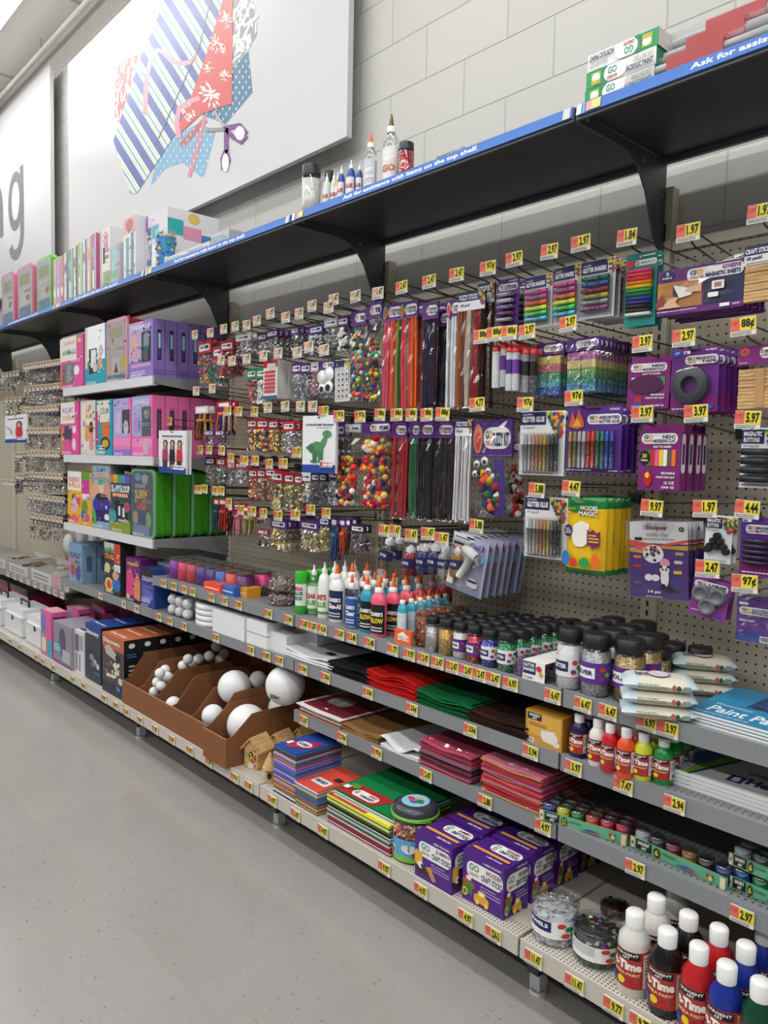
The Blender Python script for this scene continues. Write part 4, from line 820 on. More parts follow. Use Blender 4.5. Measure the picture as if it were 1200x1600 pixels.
# ---- left half of the pegboard: small findings
SILV = ['c9ccd0', '8f9296', 'e9eaec', '4a4b50']; GOLD = ['d8c06a', 'f0e6b0', '8a6f3a', 'c9a94a']; BEAD = ['d8402a', 'f0a03a', '2a6a3a', 'f2e9d2', '2a3a8a', 'e8c83a', '7a3a2a']
L = [  # bbox, header, colours, n, radius, shape, copies, label, short
 ((310, 530, 332, 606), 'b02436', ['7a3f9a', '2a55b0', 'f0902a', 'e8c83a', '3aa84a', 'e84a8a'], 70, .011, 'chip', 1, 'red headed bag of rainbow striped craft lace', 'rainbow lace bag'),
 ((334, 540, 350, 606), 'b02436', ['2a55b0', 'f0902a', '3aa84a'], 50, .01, 'chip', 2, 'small red headed bag of orange and blue lace', 'orange and blue lace bag'),
 ((346, 530, 366, 590), 'a82030', ['8a4a8a', 'd8603a', 'a83a3a'], 40, .008, 'ball', 2, 'red headed bag of purple and orange beads in the top row', 'purple and orange bead bag'),
 ((370, 520, 394, 560), 'e6e4e0', ['5a4a5a', 'b0b2b6', 'e9eaec'], 60, .006, 'chip', 4, 'white headed bag of dark sequins in the top row', 'dark sequin bag'),
 ((404, 520, 418, 560), '4a2a6a', SILV, 50, .006, 'chip', 1, 'small purple headed bag of silver sequins', 'small silver sequin bag'),
 ((417, 514, 436, 556), '56237a', SILV, 60, .006, 'chip', 6, 'purple headed bag of silver gems with yellow corner', 'silver gem bag'),
 ((456, 510, 468, 552), '56237a', SILV, 50, .006, 'chip', 5, 'narrow purple headed bag of silver gems', 'narrow silver gem bag'),
 ((484, 506, 506, 558), '4d2378', ['b9bcc4', '6a6b72', 'e4e6ea'], 70, .007, 'ball', 2, 'purple headed bag of grey bells in the top row', 'grey bell bag'),
 ((508, 496, 529, 546), 'b9bab8', ['c9cac8', 'a0a19f'], 30, .008, 'chip', 1, 'grey headed flat packet in the top row', 'grey flat packet'),
 ((529, 492, 546, 552), '4d2378', ['f2f2f2', '17171a', 'f2f2f2'], 50, .009, 'ball', 5, 'purple headed bag of loose googly eyes', 'loose googly eye bag'),
 ((387, 575, 402, 632), '1f8a5a', ['b02430', '8a1c24', 'c8404a'], 80, .006, 'chip', 2, 'green headed bag of dark red sequins', 'dark red sequin bag'),
 ((402, 574, 418, 632), '1f8a5a', ['e9efe9', 'd8dcd8', 'f4f6f4'], 80, .007, 'chip', 2, 'green headed bag of white fluff', 'white fluff bag'),
 ((457, 566, 472, 626), '56237a', ['9a9ca2', '77787d', 'b4b6ba'], 60, .007, 'chip', 3, 'purple headed bag of grey safety pins', 'grey pin bag'),
 ((471, 566, 487, 626), '56237a', ['9a9ca2', '5f6066', 'b4b6ba'], 60, .007, 'chip', 3, 'purple headed bag of grey clips', 'grey clip bag'),
 ((487, 565, 499, 620), 'c9bcae', ['c88aa0', 'd8a8b8', '9a5a70'], 50, .007, 'chip', 1, 'narrow bag of pink clips', 'pink clip bag'),
 ((387, 654, 403, 706), 'a82030', BEAD, 70, .0065, 'ball', 1, 'red headed bag of mixed round beads, left of three', 'left mixed bead bag'),
 ((403, 654, 420, 708), 'a82030', BEAD, 70, .0065, 'ball', 1, 'red headed bag of mixed round beads, middle of three', 'middle mixed bead bag'),
 ((421, 655, 436, 708), '8c2430', BEAD[:3]+GOLD, 60, .006, 'ball', 2, 'red headed bag of brown and green beads', 'brown and green bead bag'),
 ((443, 658, 462, 710), 'c02a36', ['e9e9ea', 'b9babd', '8f9094'], 80, .005, 'ball', 1, 'red headed bag of tiny white beads', 'tiny white bead bag'),
 ((322, 714, 337, 758), '2a2a2e', ['b9a0a0', '8f8f92', 'd8d8da'], 50, .006, 'chip', 1, 'black headed bag of small metal findings', 'black headed findings bag'),
 ((340, 716, 353, 756), 'b02436', SILV, 50, .006, 'chip', 2, 'red headed bag of silver findings', 'silver findings bag'),
 ((356, 722, 369, 757), 'b02436', SILV, 50, .0055, 'chip', 1, 'red headed bag of silver clasps', 'silver clasp bag'),
 ((369, 722, 388, 757), 'b02436', ['4a4b50', '8f9296', 'e9eaec'], 50, .006, 'chip', 2, 'red headed bag of long silver chains', 'silver chain bag'),
 ((390, 732, 403, 783), 'b02436', ['c8303a', 'f0e9d8', '7a1c24', 'e8a05a'], 70, .006, 'ball', 1, 'red headed bag of red and white beads', 'red and white bead bag'),
 ((403, 732, 416, 783), '9a1c2c', ['b08a7a', 'c83a3a', 'd8c8b8', '6a4a3a'], 70, .0055, 'ball', 1, 'red headed bag of brownish beads', 'brownish bead bag'),
 ((416, 731, 432, 783), 'b02436', ['a8703a', '8a3a2a', 'd0a070'], 70, .0055, 'ball', 2, 'red headed bag of amber beads', 'amber bead bag'),
 ((424, 735, 444, 800), 'b02436', ['e9e6d0', 'e8d23a', 'c9c6ba', 'f4f2e4'], 90, .008, 'chip', 1, 'bulging bag of white and yellow stars', 'star bag'),
 ((445, 738, 461, 800), 'a82030', ['e0dcc0', 'c8b45a', '8a846a'], 80, .007, 'chip', 1, 'bulging bag of gold and white shapes', 'gold and white shape bag'),
 ((461, 740, 474, 800), '9a1c2c', ['d8cf9a', 'b8a04a', '6a6450'], 70, .007, 'chip', 1, 'bag of dull gold shapes beside the foil strip', 'dull gold shape bag'),
 ((472, 738, 487, 786), 'e9e9ec', ['e8b8a0', 'f0e08a', '5ac8d8', '2a5ab0', 'e9f0f4'], 60, .007, 'chip', 1, 'shiny foil strip pack in rainbow colours', 'rainbow foil strip'),
 ((488, 738, 500, 790), '3a1c5a', ['2a1c3a', '3f2a5a', '1c1428'], 60, .006, 'chip', 1, 'dark purple sequin bag under the dinosaur card, left', 'left dark purple sequin bag'),
 ((500, 738, 512, 790), '3a1c5a', ['2a1c3a', '4a3a6a', '8f90a0'], 60, .006, 'chip', 1, 'dark purple sequin bag under the dinosaur card, right', 'right dark purple sequin bag'),
 ((514, 732, 530, 792), '56237a', ['e4e6ea', 'b9bcc4', '8f9296'], 80, .007, 'chip', 2, 'purple headed bag of large silver sequins', 'large silver sequin bag'),
 ((527, 660, 540, 740), '56237a', ['b9bcc4', '4a4b52', 'e4e6ea'], 60, .009, 'ball', 1, 'purple headed bag of silver bells beside the pompoms', 'silver bell bag'),
 ((424, 810, 450, 864), '56237a', GOLD+['f4f0dc'], 120, .0065, 'chip', 5, 'purple headed bag of gold and silver sequins, left of two', 'left gold sequin bag'),
 ((470, 812, 500, 865), '56237a', GOLD+['f4f0dc', 'e9e9ec'], 130, .0065, 'chip', 2, 'purple headed bag of gold sequins, right of two', 'right gold sequin bag'),
 ((500, 806, 516, 862), '3f1f60', GOLD+['5a4a3a'], 80, .006, 'chip', 1, 'narrow purple headed bag of bronze sequins', 'bronze sequin bag'),
 ((549, 818, 571, 866), '2a1c2e', ['5a2a4a', '8a5a7a', '2a1c2e', 'b9a0b0'], 90, .006, 'chip', 1, 'dark bag of plum sequins hanging alone on its hook', 'plum sequin bag'),
 ((402, 808, 418, 822), 'b02436', ['3a1418', '241014'], 10, .006, 'chip', 0, 'small red card low in the bead section', 'small red card'),
 ((404, 826, 421, 856), 'b02436', ['2a1414', '3a1c1c', '5a2a24'], 30, .007, 'chip', 0, 'red and black packet low in the bead section', 'red and black packet'),
 ((320, 672, 335, 702), '5a3a7a', ['4a2a6a', '8a7aa0'], 30, .006, 'chip', 0, 'small purple packet before the pink boxes, left', 'left small purple packet'),
 ((337, 672, 352, 702), '5a3a7a', ['4a2a6a', '8a7aa0'], 30, .006, 'chip', 1, 'small purple packet before the pink boxes, right', 'right small purple packet'),
]
for bb, hc, cs, n_, r_, shp, cp, lb, sh in L:
    hang(b_headbag, 'findings_bag', lb, 'craft supplies', bb, hc, cs, n_, r_, shp, n=cp, dy=.028, short=sh, matf=(lambda c: P(c, .25, .55)) if shp == 'chip' and cs in (SILV, GOLD) or 'gold' in lb or 'silver' in lb else None)
def b_paperbag(t, w, h):
    m = MB(); m.box(-w/2, -.012, -h, w/2, .01, 0, P('e9e6de')); F = fr(m, w, h, -.012); F.rect(0, .82, 1, 1, RED); F.rect(0, 0, 1, .08, P('2a5a8a')); F.rr(.3, .8, .9, .92, WH, .3)
    for i in range(6): F.rect(.1, .66-.1*i, .88, .73-.1*i, P('c8404a'))
    m.build('printed_packet', t)
H(b_paperbag, 'bead_packet', 'white packet with rows of red lettering above a blue foot', 'craft supplies', (415, 562, 437, 624), n=4, dy=.02, short='white packet with red lettering')
def b_eyesheet(t, w, h):
    m = MB(); m.box(-w/2, -.002, -h, w/2, .001, 0, P('dcdcde')); F = fr(m, w, h, -.002); F.rect(0, .82, .62, .98, NAVY); hexes(F, .62, .8, 1, .98, 3)
    for i in range(3):
        for j in range(5): F.k = 1; F.ell(.24+.26*i, .66-.13*j, .1, .045, WH, 10); F.k = 3; F.ell(.26+.26*i, .65-.13*j, .055, .028, BK, 8)
    m.build('card', t); pouch(t, w, h, .014, BAGF, .003, 4)
H(b_eyesheet, 'googly_eye_pack', 'white card of small googly eyes in rows', 'googly eyes', (524, 560, 547, 628), n=4, dy=.02, short='card of small googly eyes')
def b_bigeyes(t, w, h):
    header(t, w, h*.25, PUR, ['EYES'])
    for sx, sz, r_ in ((-.22, .45, .3), (.2, .38, .3), (-.2, .75, .22), (.2, .72, .26)):
        m = MB(); m.T = Matrix.Translation((w*sx, -.006, -h*sz)) @ Matrix.Rotation(math.pi/2, 4, 'X'); m.lathe([(w*r_, 0), (w*r_*.9, .005), (.001, .007)], P('eeeef0', .2), n=14)
        if sz > .6: m.lathe([(w*r_*.55, .0075), (.001, .0078)], BK, c=(.002, -.004, 0), n=12, cap=False)
        m.build('googly_eye', t)
    pouch(t, w, h*.8, .02, BAGF, .003, 6, top=-h*.2)
H(b_bigeyes, 'googly_eye_pack', 'purple headed bag of large googly eyes', 'googly eyes', (499, 562, 523, 622), n=2, dy=.03, short='bag of large googly eyes')
for bb, cs, hc, nm in (((305, 634, 328, 690), ['c98a2a', '2a2018', 'e8c23a'], 'd9d6dc', 'skeins of gold, black and yellow thread before the pink boxes'),
    ((337, 626, 366, 676), ['e8702a', '2a4aa0', 'e9dcd0', '1c1c20', 'f0a080'], 'b02436', 'red carded skeins of coloured thread'),
    ((334, 778, 345, 832), ['2a3a8a', '243478'], 'b02436', 'blue cord skein beside the green cases'), ((342, 778, 357, 834), ['c82a1c', 'b8241a', 'd0301f'], 'b02436', 'bright red cord skein beside the blue one'),
    ((357, 788, 366, 840), ['1a1618', '221c1e'], 'b02436', 'black cord skein right of the red one'), ((365, 786, 379, 840), ['e8507a', 'd8d0c0', 'f07a9a'], 'b02436', 'pink and cream cord skein with a wrap'),
    ((380, 790, 396, 838), ['d8d08a', '5a9a5a', 'e8a06a'], 'b02436', 'yellow, green and orange cord skein'),
    ((517, 808, 530, 880), ['2a6a6a', '2a4a8a', '3a4a9a'], '56237a', 'teal and blue thread bag'), ((531, 810, 542, 872), ['e0582a', 'd84a20'], '56237a', 'orange thread bag beside teal one'), ((541, 810, 550, 870), ['5a2a2a', '3a1c20'], '56237a', 'dark brown thread bag')):
    H(b_cord, 'cord_skein', nm, 'cord', bb, cs, hc, n=1, dy=.03, short=' '.join(nm.split()[:5]))
# ---- three picture cards hung from hooks
def b_picture(t, w, h, kind):
    m = MB(); m.box(-w/2, 0, -h, w/2, .012, 0, P('e8e8ec')); F = fr(m, w, h); F.rect(0, 0, 1, .14, P('24459c')); F.ell(.5, .965, .03, .018, BK, 10)
    if kind == 'dino':
        F.text('STYROFOAM', .1, .82, .58, .86, NAVY); F.text('Dinosaur', .62, .82, .95, .86, NAVY); F.fine(.45, .775, .92, .8, P('8a8aa8'), 1); G1, G2 = P('4f8f5c', .8), P('3a7448', .8)
        F.ell(.46, .42, .2, .13, G1); F.poly([(.12, .44), (.3, .52), (.4, .44), (.3, .34)], G2); F.poly([(.5, .48), (.66, .62), (.78, .66), (.72, .5), (.6, .42)], G1); F.ell(.76, .68, .13, .06, G1); F.rect(.34, .2, .46, .4, G2); F.rect(.52, .2, .64, .38, G2)
        F.ell(.38, .2, .11, .025, G2, 10); F.ell(.6, .2, .11, .025, G2, 10); F.ell(.78, .7, .016, .01, BK, 8); F.rr(.58, .1, .96, .22, WH, .2); F.text('PROJECTS', .68, .15, .94, .19, RED); F.text('handbook', .68, .11, .94, .14, NAVY, .01); F.rect(.6, .11, .66, .2, RED)
    else:
        n = 3 if kind == 'three' else 1
        for i in range(n):
            x = .26+.26*i if n == 3 else .66; k = 1 if n == 3 else 1.5; c = (P('a8386a'), BK, P('c8343a'))[i] if n == 3 else P('c8283c')
            F.k = 2; F.ell(x, .7-.05*(n < 3), .09*k, .085*k, P('4a2c22')); F.ell(x, .58, .08*k, .1, P('4a2c22')); F.ell(x, .69-.05*(n < 3), .05*k, .055*k, P('d9a588')); F.poly([(x-.06*k, .6), (x+.06*k, .6), (x+.09*k, .52), (x+.11*k, .28), (x-.11*k, .28), (x-.1*k, .5)], c)
            F.rect(x-.03*k, .56, x+.03*k, .63, P('d9a588')); F.poly([(x-.1*k, .55), (x-.07*k, .58), (x-.09*k, .36), (x-.13*k, .38)], P('d9a588')); F.rect(x-.08*k, .14, x+.08*k, .3, P('3a2a30') if n == 3 else c)
        F.fine(.15, .84, .9, .9, NAVY, 1); F.rr(.5, .1, .97, .2, WH, .2); F.text('PROJECTS', .6, .125, .95, .175, NAVY); F.rect(.52, .11, .58, .19, RED)
        if n == 1: F.poly([(.1, .62), (.3, .5), (.36, .3), (.32, .3), (.26, .48), (.08, .58)], P('8f9aa0'))
    m.build('printed_card', t)
    m = MB(); m.tube([(0, -.004, -h*.035), (.004, -.012, -h*.01), (.006, 0, h*.02)], .0016, BK); m.build('string', t)
H(b_picture, 'project_card_pad', 'white project card pad picturing a green foam dinosaur above a blue band', 'project cards', (473, 648, 524, 740), 'dino', y=-.36, short='dinosaur project cards')
H(b_picture, 'project_card_pad', 'project card pad picturing three women in dresses', 'project cards', (247, 672, 292, 741), 'three', y=-.42, short='three women project cards', n=1, dy=.02)
H(b_picture, 'project_card_pad', 'project card pad picturing one woman in red at the left edge', 'project cards', (8, 647, 42, 692), 'one', y=-.36, short='woman in red project cards')

# ================================================================ peg hooks with price tags
SAL = P('e2705c', .4); PYEL = P('ecd93c', .4); TAGW = P('e9e6df', .35)
_H = {}; HOOKS = []
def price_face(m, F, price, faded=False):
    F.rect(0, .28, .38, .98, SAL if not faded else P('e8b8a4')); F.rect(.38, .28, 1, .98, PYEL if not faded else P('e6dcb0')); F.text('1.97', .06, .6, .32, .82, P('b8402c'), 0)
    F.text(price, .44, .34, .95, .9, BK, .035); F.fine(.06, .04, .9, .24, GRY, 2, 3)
def hook(u, v, price='1.47', y=-.36, faded=False, dbl=False):
    p = uy(u, v, y); k = (price, faded, y)
    if k not in _H:
        t = thing('peg_hook', '', 'peg hook', p); L_ = -y-.002
        m = MB(); WR = P('5c5b58', .3, .8)
        m.tube([(0, .012, .012), (0, L_, .004)], .0022, WR); m.tube([(0, .012, -.006), (0, .03, -.02), (0, .05, -.024), (0, L_-.01, -.04), (0, L_, -.036)], .0026, WR); m.box(-.02, L_-.008, -.05, .02, L_-.003, -.02, WR); m.build('wire', t)
        m = MB(); m.box(-.0285, 0, -.021, .0285, .003, .021, TAGW); m.tube([(-.01, .008, .014), (.01, .008, .014)], .006, TAGW); F = Face(m, (-.0285, 0, -.021), (1, 0, 0), (0, 0, 1), .057, .042); price_face(m, F, price, faded)
        m.build('price_tag', t); _H[k] = t
    else: t = dup(_H[k], p)
    t.rotation_euler = (0, R.uniform(-.05, .05), R.uniform(-.03, .04) if faded else R.uniform(-.08, .12)); HOOKS.append((t, price)); return t
for u, v, pz in ((1187, 333, '1.97'), (1075, 363, '1.97'), (979, 371, '1.84'), (907, 380, '2.97'), (858, 393, '2.97'), (803, 405, '2.97'), (762, 419, '97¢'), (713, 429, '2.47'), (670, 440, '2.47'), (627, 449, '2.47'),
    (590, 458, '1.47'), (555, 463, '1.47'), (521, 468, '1.47'), (487, 478, '1.47'), (513, 480, '1.97'), (467, 490, '1.97'), (446, 496, '1.97'), (422, 490, '1.97'), (401, 501, '1.97'), (385, 508, '1.97'), (367, 510, '1.97'), (349, 514, '1.97'), (328, 520, '1.97'), (304, 523, '1.97'),
    (751, 526, '88¢'), (772, 522, '88¢'), (795, 520, '88¢'), (823, 518, '2.97'), (887, 506, '2.97'), (1003, 537, '3.97'), (1068, 528, '2.97'), (1161, 510, '88¢'),
    (745, 632, '4.77'), (820, 632, '97¢'), (896, 622, '97¢'), (1003, 647, '3.97'), (1087, 646, '3.97'), (1168, 656, '5.97'), (838, 766, '5.88'), (892, 763, '4.47'), (1018, 794, '9.97'), (1101, 795, '1.97'), (1167, 796, '4.44'), (1105, 889, '2.47'), (1163, 912, '97¢'),
    (529, 650, '97¢'), (562, 651, '97¢'), (593, 648, '88¢'), (619, 648, '88¢'), (642, 648, '88¢'), (666, 648, '88¢'), (691, 647, '88¢'), (600, 829, '1.47'), (617, 830, '1.47'), (642, 837, '1.47'), (668, 834, '1.47'), (690, 842, '1.47'), (744, 822, '5.88'),
    (345, 563, '1.97'), (362, 564, '1.97'), (385, 561, '1.97'), (411, 556, '1.97'), (434, 552, '1.97'), (464, 551, '1.97'), (482, 542, '1.97'), (506, 547, '1.97'), (306, 611, '1.97'), (331, 607, '1.97'), (264, 659, '1.97'),
    (355, 642, '1.97'), (372, 643, '1.97'), (397, 643, '1.97'), (418, 637, '1.97'), (445, 635, '1.97'), (469, 635, '1.97'), (488, 635, '2.47'), (505, 643, '1.97'), (311, 703, '1.97'), (326, 703, '1.97'), (346, 704, '1.97'), (360, 716, '1.97'), (381, 720, '1.97'), (398, 720, '1.97'), (420, 725, '1.97'), (442, 724, '1.97'), (463, 707, '1.97'),
    (309, 765, '1.97'), (319, 764, '1.97'), (335, 767, '1.97'), (345, 767, '1.97'), (357, 786, '1.97'), (376, 797, '1.97'), (393, 799, '1.97'), (411, 802, '1.97'), (434, 806, '1.97'), (461, 805, '1.97'), (485, 797, '1.97'), (509, 802, '1.97')):
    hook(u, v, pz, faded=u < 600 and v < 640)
# ---- far left: racks of charms and findings behind pale tags
qf = random.Random(21); far = []
FC = [('6f6a64', ['a9a49c', '8a857c', 'c9c4bb']), ('4a4642', ['b9b2a4', '6a655c']), ('8f8a84', ['d8d4cc', 'a8a49a']), ('5a504a', ['8a6a4a', '6a4a34', 'a88a6a']), ('3f4a4a', ['7f8c8c', 'b0b8b4']), ('9a958c', ['e0dcd4', '77736a'])]
rows = [(-1, 572, 13, 36, 94), (-2, 607, 9, 36, 94), (-3, 640, 9, 38, 92), (-4, 674, 9, 40, 93), (-5, 709, 9, 42, 93), (-6, 742, 9, 44, 98), (-7, 776, 9, 44, 101), (-8, 806, 8, 48, 98), (-9, 580, 5, 2, 30), (-10, 622, 4, 6, 34), (-11, 712, 3, 24, 34), (-12, 746, 3, 25, 36), (-13, 757, 5, 2, 23)]
RN = {-1: 'topmost', -2: 'second', -3: 'third', -4: 'fourth', -5: 'fifth', -6: 'sixth', -7: 'seventh', -8: 'lowest', -9: 'top left', -10: 'second left', -11: 'left middle', -12: 'left lower', -13: 'far left'}
for rid, v, n_, ua, ub in rows:
    for i in range(n_):
        u = ua+(ub-ua)*(i+.5)/n_; vv = v-(u-50)*.13*(1 if v < 690 else -1)*(abs(v-690)/100)
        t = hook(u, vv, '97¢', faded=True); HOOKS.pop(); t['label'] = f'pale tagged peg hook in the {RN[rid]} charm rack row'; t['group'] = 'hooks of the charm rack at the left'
        if rid not in (-13,) and i % 1 == 0:
            hc, cs = FC[qf.randrange(6)]
            if rid == -8: hc, cs = ('5a4030', ['e0d8cc', '7a5a40', '3a2a20'])
            if rid in (-11, -12): hc, cs = ('4a2a5a', ['8a5a9a', '2a2a5a', '6a3a6a'])
            du = (ub-ua)/n_*.46; hh = qf.uniform(20, 26) if v < 790 else 32
            o = hang(b_headbag, 'charm_packet', f'small charm packet in the {RN[rid]} charm rack row', 'charms', (u-du, vv+4, u+du, vv+4+hh), hc, cs, 14, .007, qf.choice(['chip', 'ball']), n=0, y=-.31, short='charm packet', group='charm packets at the left', hh=.22)
# ================================================================ goods standing and lying on the shelves
ZA, ZB, ZC, ZD = .813, .638, .443, .186
def depth(p): return (Vector(p)-CAM).dot(FW)
def cyl_at(uc, vb, vt, wpx, zs):
    """round thing: pixel of its front foot, pixel of its top, width in pixels"""
    p = uz(uc, vb, zs); r = wpx/2*depth(p)/FPX; d = (p-CAM); d.z = 0; d.normalize(); c = p+d*r; c.z = zs
    return c, r, uy(uc, vt, c.y).z-zs
def box_at(u0, vb, u1, vt, zs):
    p = uz(u0, vb, zs); y = max(p.y, -.596 if zs == ZD else -.449); x0 = uy(u0, vb, y).x; x1 = uy(u1, vb, y).x; return x0, y, x1-x0-.002, uy(u0, vt, y).z-zs
def up(b, name, label, cat, uc, vb, vt, wpx, zs, *a, short=None, n=0, dy=None, rz=0, **kw):
    c, r, h = cyl_at(uc, vb, vt, wpx, zs)
    t = thing(name, label, cat, c, rz, None, short or name.replace('_', ' ')); b(t, r, h, *a, **kw)
    if n: behind(t, n, dy or r*2.06, short or name.replace('_', ' '), 'row of '+(short or name.replace('_', ' ')), jit=.03)
    return t
def dr(F, spec):
    for s in spec:
        k, a = s[0], s[1:]
        if k == 'R': F.rect(*a[:4], P(a[4]))
        elif k == 'E': F.ell(*a[:4], P(a[4]))
        elif k == 'T': F.text(a[0], *a[1:5], P(a[5]), a[6] if len(a) > 6 else .03)
        elif k == 'O': F.rr(*a[:4], P(a[4]), a[5] if len(a) > 5 else .3)
        elif k == 'F': F.fine(*a[:4], P(a[4]), a[5] if len(a) > 5 else 2)
        elif k == 'P': F.poly(a[0], P(a[1]))
        elif k == 'B': F.bars(*a)
        elif k == 'G': goband(F, *a[:4], list(a[4]))
        elif k == 'K': F.k = a[0]
def carton(t, w, h, d, col, front=(), sidep=(), topp=(), name='carton', rim=None):
    """printed box; origin at the middle of its front foot edge"""
    m = MB(); m.box(-w/2, 0, 0, w/2, d, h, P(col)); dr(Face(m, (-w/2, 0, 0), (1, 0, 0), (0, 0, 1), w, h, .00008), front); dr(Face(m, (w/2, 0, 0), (0, 1, 0), (0, 0, 1), d, h), sidep)
    dr(Face(m, (-w/2, 0, h), (1, 0, 0), (0, 1, 0), w, d), topp)
    if rim: F = Face(m, (w/2, 0, 0), (0, 1, 0), (0, 0, 1), d, h); F.rect(0, .97, 1, 1, P(rim)); F.rect(0, 0, .04, 1, P(rim))
    return m.build(name, t)
def bx(name, label, cat, u0, vb, u1, vt, zs, d, col, front=(), sidep=(), topp=(), n=0, dy=None, short=None, b=None, rz=0, **kw):
    x, y, w, h = box_at(u0, vb, u1, vt, zs); t = thing(name, label, cat, (x+w/2, y, zs), rz, None, short or name.replace('_', ' '))
    if b: b(t, w, h, d, col)
    else: carton(t, w, h, d, col, front, sidep, topp, **kw)
    if n: behind(t, n, dy or d*1.02, short or name.replace('_', ' '), 'row of '+(short or name.replace('_', ' ')), jit=.02)
    return t
# ---- builders
TIP = P('ea6a26', .35)
def g_elmer(t, r, h, body, lab, tip=TIP, txt="ELMER'S", sub='', subc='f4f0e8', capc=WH, clear=False, flat=.72):
    m = MB(); m.T = Matrix.Diagonal((1, flat, 1, 1)); B_ = P(body, .28) if not clear else CLR2
    m.lathe([(r*.92, 0), (r, h*.02), (r, h*.6), (r*.9, h*.68), (r*.5, h*.75), (r*.42, h*.77)], B_, n=20); m.build('bottle', t)
    if clear: m = MB(); m.T = Matrix.Diagonal((1, flat, 1, 1)); m.lathe([(r*.9, .003), (r*.95, h*.55)], P(body, .2), n=16); m.build('glue', t)
    m = MB(); m.lathe([(r*.46, h*.76), (r*.46, h*.83), (r*.3, h*.845)], capc, n=14); m.build('collar', t)
    m = MB(); m.lathe([(r*.3, h*.84), (r*.2, h*.93), (r*.08, h), (.0005, h)], tip, n=12); m.build('twist_tip', t)
    m = MB(); m.T = Matrix.Diagonal((1, flat, 1, 1)); C = Cyl(m, (0, 0, 0), r*1.004, h*.06, h*.5, 130, -70); C.rect(0, 0, 1, 1, P(lab)); C.poly([(.05, .72), (.3, .95), (.6, .96), (.95, .72)], P('e8702a')); C.text(txt, .14, .6, .86, .74, P('f4f2ee'), .05)
    if sub: C.text(sub, .12, .36, .88, .54, P(subc), .05)
    C.fine(.15, .06, .85, .26, WH, 2); m.build('label', t)
def g_white(t, r, h, body, cap, lab, txt, stripe='5aa83a', square=False):
    m = MB(); m.lathe([(r*.94, 0), (r, h*.02), (r, h*.62), (r*.8, h*.74), (r*.38, h*.8)], P(body, .3) if body != 'clear' else CLR2, n=18); m.build('bottle', t)
    if body == 'clear': m = MB(); m.lathe([(r*.9, .003), (r*.93, h*.6)], P('b8d8b0', .2), n=16); m.build('glue', t)
    m = MB(); m.lathe([(r*.4, h*.79), (r*.4, h*.88), (r*.16, h*.9), (r*.1, h)], P(cap, .35), n=12); m.build('cap', t)
    m = MB(); C = Cyl(m, (0, 0, 0), r*1.004, h*.08, h*.5, 150, -75); C.rect(0, 0, 1, 1, P(lab)); C.rect(0, 0, 1, .1, P(stripe)); y = .5
    for l_ in txt: C.text(l_, .15, y, .85, y+.2, RED if y > .3 else P(stripe), .05); C.k -= 1; y -= .26
    m.build('label', t)
def g_jar(t, r, h, fill, lab=None, lid=BK, txt='GLITTER', fillm=None, lidh=.2, labc=WH, level=.72, hx=True):
    m = MB(); m.lathe([(r*.95, 0), (r, h*.02), (r, h*(.97-lidh)), (r*.86, h*(1-lidh))], FILM('ffffff', .06, .05), n=18); m.build('jar', t)
    m = MB(); m.lathe([(r*.9, .002), (r*.95, .004), (r*.95, h*level), (.001, h*level)], fillm or GLIT(fill), n=18); m.build('glitter', t)
    m = MB(); m.lathe([(r*.93, h*(1-lidh)), (r*.93, h*.985), (r*.85, h), (r*.001, h)], lid, n=20); m.build('lid', t, label='black screw lid')
    if lab:
        m = MB(); C = Cyl(m, (0, 0, 0), r*1.006, h*.22, h*.34, 190, -80); C.rect(0, 0, 1, 1, P(lab)); C.rect(.1, .25, .6, .75, labc if lab != 'e9e9ec' else NAVY); C.text(txt, .14, .4, .56, .62, NAVY if lab != 'e9e9ec' else WH, .04)
        if hx:
            for i, (x, y) in enumerate(((.75, .7), (.85, .45), (.72, .25), (.92, .75))): C.k = 4; C.ell(x, y, .07, .13, HEXC[i*2], 6)
        m.build('label', t)
